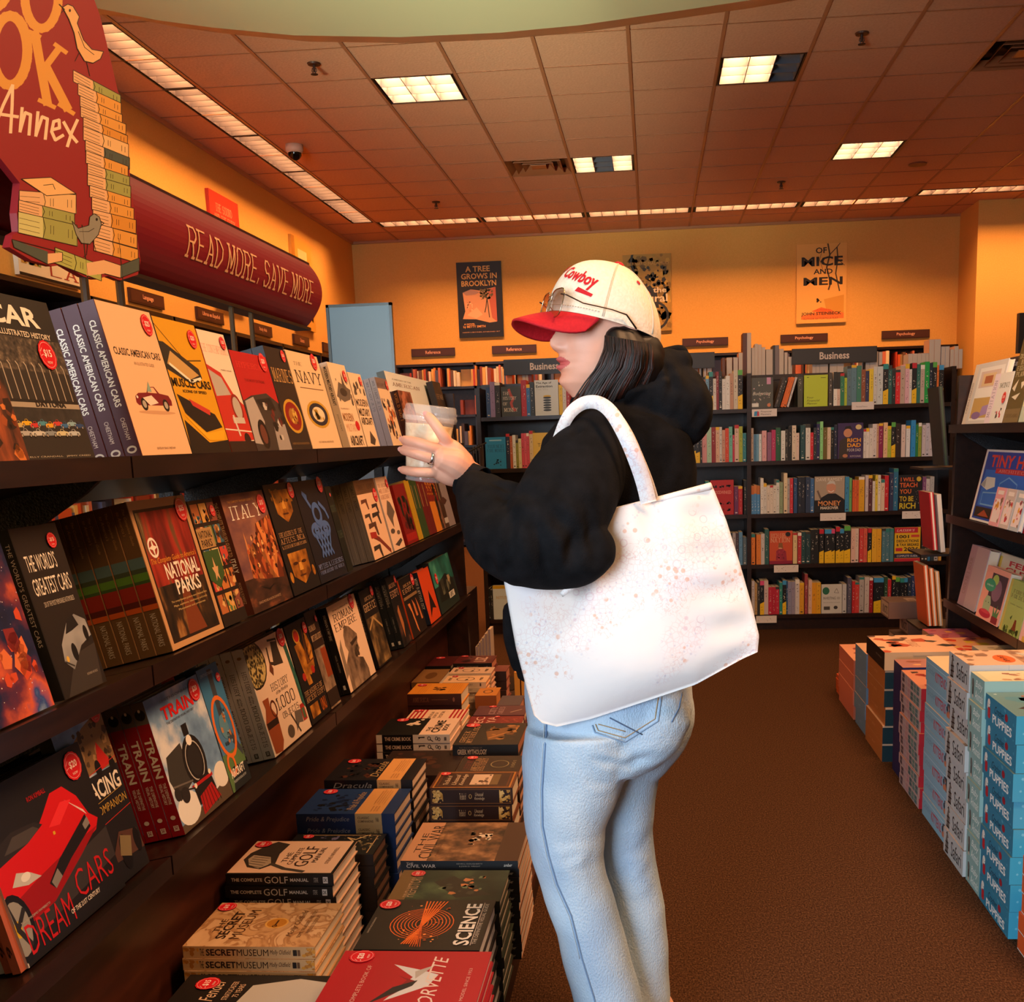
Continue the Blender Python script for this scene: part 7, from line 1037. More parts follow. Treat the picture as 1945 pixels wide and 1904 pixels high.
def limb(mb, pts, mt, n=14, sub=4):
    """rounded chain: pts (Vector, radius); smooth interpolation and hemispherical ends"""
    Q = []
    N_ = len(pts)
    for i in range(N_-1):
        p0, p1, p2, p3 = (pts[max(0, min(N_-1, j))] for j in (i-1, i, i+1, i+2))
        for s in range(sub):
            t = s/sub; t2, t3 = t*t, t*t*t
            f = [(-t3+2*t2-t)/2, (3*t3-5*t2+2)/2, (-3*t3+4*t2+t)/2, (t3-t2)/2]
            Q.append((sum((Vector(p[0])*k for p, k in zip((p0, p1, p2, p3), f)), Vector()), max(.0005, sum(p[1]*k for p, k in zip((p0, p1, p2, p3), f)))))
    Q.append((Vector(pts[-1][0]), pts[-1][1]))
    d0 = (Q[0][0]-Q[1][0]).normalized(); d1 = (Q[-1][0]-Q[-2][0]).normalized()
    pre = [(Q[0][0]+d0*Q[0][1]*math.sin(a), Q[0][1]*math.cos(a)) for a in (1.45, 1.1, .6)]
    post = [(Q[-1][0]+d1*Q[-1][1]*math.sin(a), Q[-1][1]*math.cos(a)) for a in (.6, 1.1, 1.45)]
    A = pre+Q+post
    mb.tube([a[0] for a in A], [a[1] for a in A], mt, n)
def finish(mb, name, parent, origin, voxel=None, smooth=0, sub=0, disp=None):
    o = mb.build(name, None, True)
    me = o.data
    mods = []
    if voxel:
        md = o.modifiers.new('r', 'REMESH'); md.mode = 'VOXEL'; md.voxel_size = voxel; md.use_smooth_shade = True
    if smooth:
        md = o.modifiers.new('s', 'SMOOTH'); md.iterations = smooth; md.factor = .5
    if sub:
        md = o.modifiers.new('u', 'SUBSURF'); md.levels = sub; md.render_levels = sub
    if o.modifiers:
        dg = bpy.context.evaluated_depsgraph_get()
        nm = bpy.data.meshes.new_from_object(o.evaluated_get(dg), depsgraph=dg)
        o.modifiers.clear(); o.data = nm
        if voxel:
            nm.materials.clear(); nm.materials.append(mb.m[0])
        nm.polygons.foreach_set('use_smooth', [True]*len(nm.polygons))
    if disp:
        nm = o.data; nv = len(nm.vertices); co = np.empty(nv*3); nm.vertices.foreach_get('co', co); co = co.reshape(-1, 3)
        no = np.empty(nv*3); nm.vertices.foreach_get('normal', no); no = no.reshape(-1, 3)
        co += no*disp(co)[:, None]; nm.vertices.foreach_set('co', co.ravel()); nm.update()
    if origin is not None:
        o.data.transform(Matrix.Translation(-Vector(origin)))
        if parent is None: o.location = origin
    if parent is not None: o.parent = parent
    return o
def grooves(lines):
    """cloth folds: lines of (a, b, width, depth) pressed in along segments"""
    L = [(np.array(a), np.array(b), w, d) for a, b, w, d in lines]
    def f(co):
        out = np.zeros(len(co))
        for a, b, w, d in L:
            ab = b-a; t = np.clip(((co-a) @ ab)/max(ab @ ab, 1e-9), 0, 1); q = co-a-t[:, None]*ab
            r = np.sqrt((q*q).sum(1)); fade = np.sin(np.pi*np.clip(t*.9+.05, 0, 1))**.5
            out += d*np.exp(-(r/w)**2)*fade - .5*d*np.exp(-((r-w*2)/(w*1.1))**2)*fade
        return out
    return f
ORG = Vector((-.02, PY, 0))
person = empty('person', ORG, 'woman in black hoodie, light jeans and white cap, holding an iced coffee', 'person')
# ---- head frame
HA = math.radians(24)
HF = Vector((-math.cos(HA), -math.sin(HA), 0)); HL = Vector((math.sin(HA), -math.cos(HA), 0)); HU = Vector((0, 0, 1))   # forward, towards the viewer, up
TI = math.radians(4); HF2 = HF*math.cos(TI)+HU*math.sin(TI); HU2 = HU*math.cos(TI)-HF*math.sin(TI)
HC_ = P(1150, 745)            # below the head centre, at chin level
def H(f, s, z): return HC_+HF2*f+HL*s+HU2*z
hz = [-.02, 0, .012, .03, .05, .07, .095, .12, .15, .18, .205, .222]
Fb = [.060, .079, .087, .088, .088, .089, .091, .092, .090, .080, .060, .02]
Wd = [.020, .034, .043, .052, .059, .064, .067, .068, .068, .062, .046, .018]
Bk = [.01, .03, .045, .062, .072, .080, .085, .086, .082, .070, .048, .015]
def it(z, T): return float(np.interp(z, hz, T))
q = MB(); nz, nth = 96, 96; vs = []
for i in range(nz+1):
    z = hz[0]+(hz[-1]-hz[0])*i/nz
    for k in range(nth):
        th = 2*math.pi*k/nth; c, s = math.cos(th), math.sin(th)
        f = (it(z, Fb) if c > 0 else it(z, Bk))*math.copysign(abs(c)**.88, c); y = it(z, Wd)*math.copysign(abs(s)**.9, s)
        if c > 0:
            g = lambda a, b: math.exp(-(a/b)**2)
            nose = float(np.interp(z, [.060, .066, .072, .080, .088, .098, .110, .122, .135], [0, .006, .017, .026, .026, .019, .011, .004, 0]))
            f += nose*g(y, .0105+.004*g(z-.076, .012))
            for sg in (-1, 1):
                f += .009*g(y-sg*.0145, .0065)*g(z-.0745, .0075); f -= .012*g(y-sg*.031, .014)*g(z-.117, .012); f += .006*g(y-sg*.031, .009)*g(z-.117, .007)
                f += .004*g(y-sg*.04, .016)*g(z-.09, .02); f -= .003*g(y-sg*.013, .003)*g(z-.0675, .003)
            f += .0105*g(z-.0555, .0052)*g(y, .02); f += .0105*g(z-.0405, .0058)*g(y, .0185); f -= .007*g(z-.0478, .0022)*g(y, .023)
            f -= .003*g(z-.0305, .005)*g(y, .02); f += .007*g(z-.014, .011)*g(y, .018); f += .004*g(z-.048, .02)*g(y, .028)
        vs.append(H(f, y, z))
fs = [(i*nth+k, i*nth+(k+1) % nth, (i+1)*nth+(k+1) % nth, (i+1)*nth+k) for i in range(nz) for k in range(nth)]+[tuple(range(nth))[::-1], tuple(range(nz*nth, (nz+1)*nth))]
q.add(vs, fs, 'skin')
limb(q, [(H(-.03, 0, .06), .05), (H(-.035, 0, -.02), .048), (H(-.05, 0, -.08), .055)], 'skin')       # neck
for sg in (-1, 1): limb(q, [(H(-.012, sg*.066, .125), .011), (H(-.02, sg*.069, .108), .012), (H(-.012, sg*.066, .085), .008)], 'skin')   # ears
# torso, arms, legs under the clothes
SH = P(1125, 848, -.07); EL = P(1000, 1035, -.2); WR = P(884, 906, -.02)
TB = Vector((P(1190, 800).x, PY+.06, 0))
loft(q, [(Vector((TB.x+.0, TB.y, z)), Vector((a, 0, 0)), Vector((0, b_, 0))) for z, a, b_ in ((1.34, .06, .06), (1.28, .09, .085), (1.15, .09, .085), (1.0, .08, .08), (.9, .09, .09), (.8, .09, .1), (.72, .07, .09))], 'skin', 20)
limb(q, [(Vector((TB.x, TB.y-.05, SH.z-.02)), .045), (SH, .044), (P(1085, 935, -.15), .042), (P(1030, 1015, -.2), .038), (EL, .037)], 'skin'); limb(q, [(EL, .038), (P(935, 985, -.14), .034), (WR, .025)], 'skin')
RS = Vector((TB.x, PY+.17, 1.3)); limb(q, [(RS, .05), (RS+Vector((.0, .05, -.25)), .042), (RS+Vector((-.1, .02, -.5)), .03)], 'skin')
rh = RS+Vector((-.1, .02, -.5))
for k in range(4): limb(q, [(rh+Vector((-.01*k+.01, 0, -.04)), .011), (rh+Vector((-.012*k, .01, -.09)), .009), (rh+Vector((-.012*k-.01, .0, -.13+.005*k)), .007)], 'skin', 10)
limb(q, [(rh, .025), (rh+Vector((-.015, 0, -.06)), .03)], 'skin')
limb(q, [(rh+Vector((0, -.01, -.03)), .011), (rh+Vector((-.035, -.02, -.07)), .009)], 'skin', 10)
# left hand round the cup
def hp(x, y, dy): return P(730+x*.10504, 740+y*.10504, dy)
limb(q, [(hp(1650, 1590, -.02), .0255), (hp(1450, 1500, -.03), .0285), (hp(1250, 1330, -.052), .029), (hp(1100, 1270, -.062), .024)], 'skin')
limb(q, [(hp(1420, 1350, -.03), .024), (hp(1230, 1120, -.042), .022), (hp(1130, 1010, -.05), .017)], 'skin')
limb(q, [(hp(1380, 1580, -.025), .022), (hp(1150, 1560, -.045), .019), (hp(960, 1510, -.058), .0125)], 'skin')
FG = [[(1150, 985, -.052, .0128), (1060, 840, -.064, .0112), (960, 690, -.066, .0104), (860, 560, -.062, .0098), (795, 490, -.056, .0088)],
      [(1060, 1110, -.056, .0128), (850, 1055, -.071, .0114), (620, 975, -.074, .0108), (450, 935, -.064, .0102), (365, 915, -.047, .009)],
      [(1030, 1280, -.055, .0124), (820, 1235, -.071, .0110), (600, 1170, -.074, .0106), (440, 1125, -.063, .0098), (345, 1100, -.046, .0088)],
      [(1000, 1490, -.055, .0115), (800, 1500, -.069, .0102), (600, 1495, -.071, .0097), (430, 1470, -.060, .009), (340, 1455, -.045, .008)]]
for ch in FG: limb(q, [(hp(a, b_, d), r) for a, b_, d, r in ch], 'skin', 12, 4)
limb(q, [(hp(1350, 1250, -.02), .02), (hp(1200, 1060, .03), .0135), (hp(1000, 1000, .058), .0115), (hp(800, 990, .066), .0095)], 'skin', 12)     # thumb behind the cup
# feet
FT = [Vector((P(1214, 1850, -.05).x+.02, PY-.05, 0)), Vector((P(1225, 1850, .08).x+.03, PY+.09, 0))]
HP = [Vector((TB.x-.02, PY-.06, .8)), Vector((TB.x+.02, PY+.09, .8))]
KN = [[P(1110, 1400, -.05), P(1085, 1560, -.05), P(1085, 1660, -.05), P(1140, 1853, -.05)], [P(1195, 1400, .09), P(1178, 1540, .09), P(1190, 1670, .09), P(1209, 1860, .09)]]
for a, b_, kn in zip(HP, FT, KN): limb(q, [(a, .06), (kn[0], .06), (kn[1], .052), (kn[2], .045), (kn[3], .042), (b_+Vector((0, 0, .1)), .035), (b_+Vector((-.03, 0, .04)), .03), (b_+Vector((-.13, -.02, .028)), .025)], 'skin')
body = finish(q, 'body', person, ORG, voxel=.0021, smooth=3)
body['label'] = 'fair skinned face, neck and hand'
me = body.data; me.materials.append(M('lip')); HCo = HC_-ORG
for p in me.polygons:
    d = p.center-HCo
    if .03 < d.dot(HU2) < .065 and d.dot(HF2) > .083:
        z, y = d.dot(HU2), d.dot(HL); e = abs(y)/.0255
        if e < 1 and .0478-.0130*(1-e*e)**.7 < z < .0478+.0125*(1-e*e)**.6*(1-.25*math.exp(-(y/.005)**2)): p.material_index = 1
for sg in (-1, 1):
    q = MB(); c = H(.081, sg*.031, .116)-ORG; q.lathe([(.011*math.sin(a), -.011*math.cos(a)) for a in np.linspace(0, math.pi, 10)], c, 'efe6e0', 16, HF2)
    q.lathe([(.0, .0113), (.005, .0105)], c, '3a2416', 16, HF2); q.lathe([(0, .0116), (.0022, .0113)], c, '0a0808', 12, HF2); q.build('eye', person, True)
# nails and rings
q = MB()
for ch in FG:
    a, b_ = hp(*ch[3][:3])-ORG, hp(*ch[4][:3])-ORG; d = (b_-a).normalized(); up = Vector((0, -1, .15)); up = (up-d*up.dot(d)).normalized(); r_ = ch[4][3]; c = b_+d*r_*.25+up*r_*.86; s_ = d.cross(up)
    vs = [c+d*(r_*.95*math.cos(t))+s_*(r_*.62*math.sin(t))+up*(-.25*r_*math.sin(t)**2) for t in np.linspace(0, 2*math.pi, 13)[:-1]]
    q.add([c+up*.0006]+vs, [(0, i+1, (i+1) % 12+1) for i in range(12)], M('e8a8a0', .25))
q.build('fingernails', person, True)
a, b_ = hp(840, 1240, -.0705)-ORG, hp(900, 1253, -.067)-ORG; ax = (b_-a).normalized()
q = MB(); q.lathe([(.0116, -.003), (.0128, -.003), (.0128, .003), (.0116, .003)], a, M('c8d0d4', .15, 1), 28, ax); q.build('wide_ring', person, True)
q = MB(); q.lathe([(.0117, -.0008), (.0126, -.0008), (.0126, .0008), (.0117, .0008)], b_, M('d8d0c0', .15, 1), 28, ax)
q.lathe([(.0, -.003), (.003, -.001), (.003, .001), (0, .003)], hp(860, 1415, -.064)-ORG, M('f0f4f8', .05, 0, 1), 10); q.build('stone_ring', person, True)
# ---- hoodie
q = MB(); fl = 'fleece'
def rg(px, py, rx, dep, dy=0., ty=0.): c = P(px, py, dy); return (c, Vector((pxm(rx, dy), 0, -ty)), Vector((0, dep, 0)))
loft(q, [rg(1150, 772, 40, .06), rg(1162, 792, 98, .10), rg(1170, 830, 138, .125, .03), rg(1172, 900, 150, .125, .04), rg(1166, 1000, 158, .12, .05), rg(1158, 1100, 172, .12, .06), rg(1150, 1190, 178, .125, .06), rg(1148, 1262, 176, .13, .06), rg(1146, 1285, 168, .125, .06)], fl, 32)
limb(q, [(P(1125, 845, -.08), .066), (P(1100, 900, -.13), .082), (P(1068, 965, -.17), .09), (P(1030, 1022, -.2), .084), (P(995, 1040, -.2), .072)], fl, 24)
limb(q, [(P(1040, 1030, -.2), .082), (P(992, 1036, -.2), .073), (P(952, 1022, -.18), .064), (P(930, 985, -.14), .055), (P(917, 955, -.1), .047), (P(905, 932, -.066), .041)], fl, 24)
limb(q, [(P(1118, 1045, -.2), .05), (P(1085, 1062, -.21), .055), (P(1040, 1072, -.21), .048), (P(960, 1060, -.19), .043)], fl, 20)
limb(q, [(P(1000, 945, -.15), .02), (P(960, 938, -.12), .026), (P(930, 925, -.075), .028)], fl, 16)       # bunched fold above the cuff
limb(q, [(P(1090, 850, -.03), .05), (P(1105, 830, -.05), .055), (P(1130, 820, -.07), .055)], fl, 20)
limb(q, [(RS+Vector((-.02, -.03, 0)), .08), (RS+Vector((.0, .03, -.25)), .08), (RS+Vector((-.07, .01, -.43)), .06)], fl, 20)
CY = [(P(1150, 760, .0), .05), (P(1130, 775, -.01), .05)]
limb(q, CY, fl, 18)
FO = [(P(1095, 900, -.2), P(1085, 1070, -.28), .012, -.012), (P(1010, 945, -.23), P(1070, 1000, -.27), .013, -.014), (P(1005, 955, -.22), P(935, 1070, -.24), .014, -.013), (P(985, 985, -.26), P(965, 1100, -.26), .011, -.010), (P(1020, 990, -.28), P(1045, 1115, -.27), .013, -.011), (P(1100, 800, -.15), P(1075, 905, -.2), .006, -.006), (P(1030, 925, -.2), P(1140, 935, -.2), .006, -.006), (P(900, 960, -.12), P(955, 955, -.17), .010, -.010), (P(925, 940, -.12), P(980, 930, -.15), .009, -.010), (P(1200, 860, -.1), P(1190, 960, -.1), .014, -.008), (P(1270, 880, -.08), P(1250, 1000, -.08), .016, -.008), (P(1060, 870, -.17), P(1020, 960, -.22), .014, -.008), (P(915, 1000, -.2), P(900, 1060, -.22), .01, -.008), (P(1110, 960, -.24), P(1120, 1060, -.24), .012, -.008)]
def hd(co):
    f = grooves(FO)(co); n_ = np.sin(co[:, 0]*34+co[:, 2]*21)*np.sin(co[:, 2]*27-co[:, 0]*13+1.3)*.0025
    return f+n_
hoodie = finish(q, 'hoodie', person, ORG, voxel=.005, smooth=8, disp=hd); hoodie['label'] = 'black fleece hoodie with full sleeves'
q = MB()
cu = [(P(908, 926, -.055), 40), (P(898, 921, -.048), 38.5), (P(886, 913, -.038), 35.5), (P(880, 908, -.034), 34.5)]
dcu = (cu[-1][0]-cu[0][0]).normalized(); sd = Vector((0, 1, 0)); sd = (sd-dcu*sd.dot(dcu)).normalized(); ud = dcu.cross(sd)
n = 96; vs = []
for j in range(13):
    t = j/12; i = min(int(t*3), 2); u = t*3-i; c = cu[i][0].lerp(cu[i+1][0], u); r_ = pxm(cu[i][1]*(1-u)+cu[i+1][1]*u)
    for k in range(n): a = 2*math.pi*k/n; rr = r_*(1+.012*math.cos(32*a))*(1 if j < 12 else .9); vs.append(c+ud*rr*math.cos(a)+sd*rr*.74*math.sin(a))
q.add(vs, [(j*n+k, j*n+(k+1) % n, (j+1)*n+(k+1) % n, (j+1)*n+k) for j in range(12) for k in range(n)], fl)
finish(q, 'cuff', hoodie, None).data.transform(Matrix.Translation(-ORG))
# hood lying on the back
q = MB()
limb(q, [(P(1158, 735, -.02), .034), (P(1200, 742, -.0), .052), (P(1250, 752, .02), .066), (P(1290, 776, .04), .068)], fl, 22)
limb(q, [(P(1210, 716, .02), .034), (P(1252, 698, .03), .034), (P(1282, 690, .04), .030), (P(1297, 682, .045), .018)], fl, 20)
limb(q, [(P(1250, 740, .03), .06), (P(1292, 745, .05), .052), (P(1308, 790, .05), .048), (P(1290, 810, .04), .046), (P(1262, 806, .03), .046)], fl, 22)
limb(q, [(P(1145, 770, -.05), .026), (P(1175, 800, -.05), .03), (P(1215, 806, -.02), .036), (P(1258, 808, .01), .046)], fl, 20)
limb(q, [(P(1180, 735, -.03), .04), (P(1225, 712, .0), .045), (P(1265, 700, .03), .038), (P(1288, 690, .04), .026)], fl, 20)
limb(q, [(P(1160, 745, .12), .04), (P(1220, 730, .13), .055), (P(1285, 745, .12), .05)], fl, 20)
FH = [(P(1275, 735, -.05), P(1262, 815, -.06), .009, -.008), (P(1270, 705, -.02), P(1278, 740, -.04), .008, -.007), (P(1185, 745, -.08), P(1265, 715, -.03), .005, -.005), (P(1215, 805, -.07), P(1300, 835, -.02), .007, -.006), (P(1300, 720, 0), P(1325, 800, -.01), .012, -.006)]
hood = finish(q, 'hood', hoodie, None, voxel=.0045, smooth=7, disp=grooves(FH)); hood.data.transform(Matrix.Translation(-ORG))
q = MB()        # opening rim of the hood
rim = [P(1138, 760, -.055), P(1150, 728, -.05), P(1168, 706, -.035), P(1200, 690, -.01), P(1240, 677, .02), P(1275, 668, .04), P(1293, 666, .05), P(1299, 676, .055), P(1296, 688, .05)]
limb(q, [(p, .0105) for p in rim], fl, 12); limb(q, [(p+Vector((.008, .0, -.012)), .0095) for p in rim], fl, 12)
finish(q, 'hood_rim', hoodie, None).data.transform(Matrix.Translation(-ORG))
q = MB()        # hem band at the front
limb(q, [(P(985, 1262, -.02), .016), (P(975, 1210, -.03), .02), (P(972, 1160, -.03), .018)], fl, 12); finish(q, 'front_hem', hoodie, None).data.transform(Matrix.Translation(-ORG))
# ---- hair
q = MB(); hr = 'hair_dark'
limb(q, [(P(1200, 668, .0), .058), (P(1203, 690, .0), .062), (P(1190, 735, .0), .055)], hr, 22)
limb(q, [(P(1170, 645, -.06), .024), (P(1172, 668, -.064), .027), (P(1160, 700, -.066), .027), (P(1138, 735, -.068), .024), (P(1116, 765, -.075), .018), (P(1096, 790, -.085), .010)], hr, 16)
limb(q, [(P(1188, 655, -.045), .036), (P(1192, 680, -.045), .042), (P(1178, 715, -.045), .038), (P(1155, 750, -.045), .028)], hr, 18)
limb(q, [(P(1215, 668, -.025), .034), (P(1220, 690, -.02), .042), (P(1215, 715, -.01), .04)], hr, 18)
limb(q, [(P(1150, 640, .055), .03), (P(1150, 690, .06), .03), (P(1130, 740, .06), .024), (P(1108, 780, .05), .012)], hr, 14)
hair = finish(q, 'hair', person, ORG, voxel=.0035, smooth=9); hair['label'] = 'long dark brown hair'
hb = BVHTree.FromPolygons([v.co+ORG for v in hair.data.vertices], [tuple(p.vertices) for p in hair.data.polygons])
def onh(px, py, lift):
    d = ray(px, py).normalized(); hit = hb.ray_cast(EYE, d)
    return (hit[0]-d*lift) if hit[0] is not None else None
q = MB(); r2 = random.Random(3)
for k in range(260):
    a = r2.random(); x0 = 1147+92*a; dn_ = r2.uniform(-5, 5)
    path = [(x0, 637+16*a), (x0+2+dn_*.3, 665+8*a), (x0-10+12*a+dn_*.6, 695+6*a), (x0-34+24*a+dn_, 728), (x0-52+30*a+dn_, 755), (x0-66+34*a+dn_, 780)]
    last = None; pts = []
    for x, y in path:
        p = onh(x, y, r2.uniform(.0, .0022))
        if p is None:
            if last is None: continue
            p = last+(P(x, y, -.075)-P(*lp, -.075))
        pts.append(p); last = p; lp = (x, y)
    if len(pts) > 2: q.tube(pts, [.0007]+[.0015]*(len(pts)-2)+[.0004], 'hair_dark' if r2.random() < .65 else M(r2.choice(['2c120a', '3a180e', '1a0b07']), .45), 5, False)
for k in range(46):      # loose reddish ends in front of the shoulder
    x0 = r2.uniform(1084, 1122); y0 = 745+r2.uniform(-8, 10)+(1122-x0)*.5; l_ = r2.uniform(25, 62)
    q.tube([P(x0, y0, -.08), P(x0-l_*.3+r2.uniform(-3, 3), y0+l_*.5, -.09), P(x0-l_*.62+r2.uniform(-8, 8), y0+l_, -.098)], [.0014, .0012, .0003], M(r2.choice(['5a2412', '6e3018', '3c170d']), .4), 5, False)
st = finish(q, 'hair_strands', hair, None); st.data.transform(Matrix.Translation(-ORG))
# ---- cap
CA = math.radians(15.5)       # the base of the cap rises towards the brim
CB = P(1148, 625)
CFw = HF*math.cos(CA)+HU*math.sin(CA); CUp = HU*math.cos(CA)-HF*math.sin(CA)
def K(f, s, z): return CB+CFw*f+HL*s+CUp*z
LF, LB, LW, LH = .112, .113, .086, .121
def dome(th, v, g=0.):
    """point of the crown: th 0 front, v 0 rim .. 1 top"""
    c, s = math.cos(th), math.sin(th)
    zz = math.sin(v*math.pi/2); 
    ef = .40 if c > 0 else .62                       # stiff, steep front panel, rounder back
    e = ef*abs(c)+.52*(1-abs(c)); rr = max(0., 1-zz**(1/e*1.05))**e if v < 1 else 0.
    f = (LF if c > 0 else LB)*c; y = LW*s
    lift = .012*max(0., c)*math.sin(min(1., v*1.2)*math.pi)
    return K(f*(rr+g)+.006*max(0, c)*(1-v), y*(rr+g), LH*zz*(1+.0)+lift*.2)
q = MB(); n = 72; nv = 26; vs = [dome(2*math.pi*k/n, j/nv) for j in range(nv+1) for k in range(n)]
q.add(vs, [(j*n+k, j*n+(k+1) % n, (j+1)*n+(k+1) % n, (j+1)*n+k) for j in range(nv) for k in range(n)], 'cap_cloth')
vs = [dome(2*math.pi*k/n, 0, -.02*j) for j in (0, 1) for k in range(n)]+[dome(2*math.pi*k/n, .12, -.03) for k in range(n)]
q.add(vs, [(j*n+k, j*n+(k+1) % n, (j+1)*n+(k+1) % n, (j+1)*n+k) for j in range(2) for k in range(n)], 'cap_cloth')
cap = finish(q, 'cap', person, ORG); cap['label'] = 'cream baseball cap with red brim'
loc = Matrix.Translation(-ORG)
q = MB(); nt, ns = 10, 40; top = []; bot = []
for j in range(nt+1):
    t = j/nt
    for k in range(ns+1):
        s = -1+2*k/ns; th = s*1.22
        c, sn = math.cos(th), math.sin(th); f0, y0 = LF*1.01*c+.004, LW*1.01*sn
        ext = .060*max(0., 1-abs(s)**3.2)**.75
        f, y = f0+ext*t, y0+.006*math.sin(math.pi*s)*t
        z = -.003-.030*t*(ext/.06)*(.75+.25*t)-.040*s*s*t*(ext/.06)**.4
        top.append(K(f, y, z+.0022)); bot.append(K(f, y, z-.0022))
W2 = ns+1; fs = []
for j in range(nt):
    for k in range(ns): a = j*W2+k; fs.append((a, a+1, a+W2+1, a+W2))
nb = len(top); fs2 = [tuple(i+nb for i in f[::-1]) for f in fs]; rimf = [(nt*W2+k, nt*W2+k+1, nb+nt*W2+k+1, nb+nt*W2+k) for k in range(ns)]+[(j*W2, (j+1)*W2, nb+(j+1)*W2, nb+j*W2) for j in range(nt)]+[(j*W2+ns, (j+1)*W2+ns, nb+(j+1)*W2+ns, nb+j*W2+ns) for j in range(nt)]
q.add(top+bot, fs+fs2+rimf, 'cap_red'); br = finish(q, 'brim', cap, None); br.data.transform(loc)
q = MB(); q.lathe([(0, .006), (.006, .0055), (.0095, .003), (.0105, -.001)], dome(0, 1), 'cap_red', 16, CUp); o = finish(q, 'button', cap, None); o.data.transform(loc)
def on_crown(th, v, lift): p = dome(th, v); a = dome(th+.02, v)-p; b2 = dome(th, v+.02)-p; nn = a.cross(b2).normalized(); nn = nn if nn.dot(p-K(0, 0, .04)) > 0 else -nn; return p+nn*lift
q = MB()
for th, v in ((1.95, .52), (2.9, .5), (-1.95, .52)):
    p = on_crown(th, v, .0012); nn = (on_crown(th, v, 1)-on_crown(th, v, 0)).normalized(); q.lathe([(0, .0008), (.0035, .001), (.0045, 0)], p, 'cap_red', 14, nn)
o = finish(q, 'eyelet', cap, None); o.data.transform(loc)
q = MB()
for th in (1.25, -1.25, math.pi, 2.25, -2.25):
    for dv in (-.012, .012): q.tube([on_crown(th+dv, v, .0006) for v in np.linspace(.02, .97, 14)], .0009, 'd8c8b0', 5)
for k in range(46):
    t0 = -1.1+2.3*k/46; q.tube([on_crown(t0, .055, .0007), on_crown(t0+.03, .055, .0007)], .0006, 'c0ae94', 4)
o = finish(q, 'stitching', cap, None); o.data.transform(loc)
q = MB()       # script embroidery that wraps the front panel
def emb(txt, t0, t1, v0, v1, st, sl=.0):
    vs, fs = letters(txt, st)
    q.add([on_crown(t0+(t1-t0)*u, v0+(v1-v0)*v+sl*u, .0016) for u, v in vs], fs, 'cap_red')
emb('Cowboy', .18, 1.02, .30, .50, 'hi', -.09)
emb('the', -.35, .12, .44, .55, 'hi')
q.add([on_crown(t, v, .0015) for t, v in ((.66, .2), (.98, .17), (1.0, .2), (.7, .245))], [(0, 1, 2, 3)], 'cap_red')
o = finish(q, 'embroidery', cap, None); o.data.transform(loc)
# ---- jeans
q = MB(); dn = 'denim'
def jr(px, py, rx, dep, dy): c = P(px, py, dy); return (c, Vector((pxm(rx, dy), 0, 0)), Vector((0, dep, 0)))
loft(q, [jr(1150, 1235, 160, .14, .02), jr(1154, 1290, 163, .15, .02), jr(1157, 1345, 164, .155, .02), jr(1150, 1400, 152, .15, .02), jr(1125, 1450, 136, .12, .0)], dn, 32)
limb(q, [(P(1200, 1330, -.03), .085), (P(1225, 1360, -.03), .092), (P(1190, 1400, -.04), .085)], dn, 22)
limb(q, [(P(1245, 1330, .08), .08), (P(1240, 1370, .08), .086), (P(1205, 1430, .08), .08)], dn, 22)
def leg(L):
    loft(q, [jr(*a) for a in L], dn, 28)
leg([(1110, 1380, 118, .11, -.05), (1097, 1440, 110, .105, -.05), (1085, 1510, 97, .095, -.05), (1074, 1575, 81, .083, -.05), (1077, 1624, 73, .076, -.05), (1088, 1665, 70, .074, -.05), (1100, 1706, 71, .074, -.05), (1121, 1771, 69, .074, -.05), (1142, 1853, 71, .077, -.05), (1160, 1920, 70, .082, -.05), (1195, 2020, 76, .092, -.05), (1222, 2115, 84, .1, -.05)])
leg([(1195, 1400, 90, .1, .09), (1182, 1460, 76, .092, .09), (1178, 1520, 70, .085, .09), (1176, 1575, 67, .08, .09), (1181, 1634, 68, .074, .09), (1199, 1722, 68, .074, .09), (1206, 1804, 68, .076, .09), (1211, 1904, 67, .08, .09), (1222, 2010, 72, .09, .09), (1232, 2085, 78, .1, .09)])
FJ = [(P(1150, 1625, -.14), P(1060, 1640, -.14), .010, -.006), (P(1145, 1670, -.14), P(1075, 1650, -.14), .010, -.005), (P(1205, 1462, -.12), P(1130, 1445, -.16), .008, -.005), (P(1195, 1500, -.12), P(1120, 1490, -.16), .009, -.004), (P(1030, 1610, -.14), P(1090, 1710, -.14), .010, -.004), (P(1255, 1445, 0), P(1200, 1450, 0), .008, -.005), (P(1250, 1640, .02), P(1195, 1655, .0), .010, -.007), (P(1245, 1585, .02), P(1200, 1600, .0), .009, -.005), (P(1260, 1680, .02), P(1200, 1690, .0), .011, -.005), (P(1165, 1700, -.13), P(1100, 1690, -.14), .01, -.005), (P(1290, 1385, -.04), P(1180, 1470, -.14), .012, -.006)]
def jd(co): return grooves(FJ)(co)+np.sin(co[:, 2]*55+co[:, 0]*25)*np.sin(co[:, 0]*40)*.0012
jeans = finish(q, 'jeans', person, ORG, voxel=.005, smooth=8, disp=jd); jeans['label'] = 'light blue flared jeans'
bv = None
jb = BVHTree.FromPolygons([v.co+ORG for v in jeans.data.vertices], [tuple(p.vertices) for p in jeans.data.polygons])
def onj(px, py, lift=.0015):
    d = ray(px, py).normalized(); hit = jb.ray_cast(EYE, d)
    return (hit[0]-d*lift) if hit[0] is not None else P(px, py, -.1)
def seam(mb, pts, rr, col, k=5):
    L = []
    for (x0, y0), (x1, y1) in zip(pts, pts[1:]):
        for t in np.linspace(0, 1, k, endpoint=False): L.append(onj(x0+(x1-x0)*t, y0+(y1-y0)*t))
    L.append(onj(*pts[-1])); mb.tube(L, rr, col, 5)
q = MB()
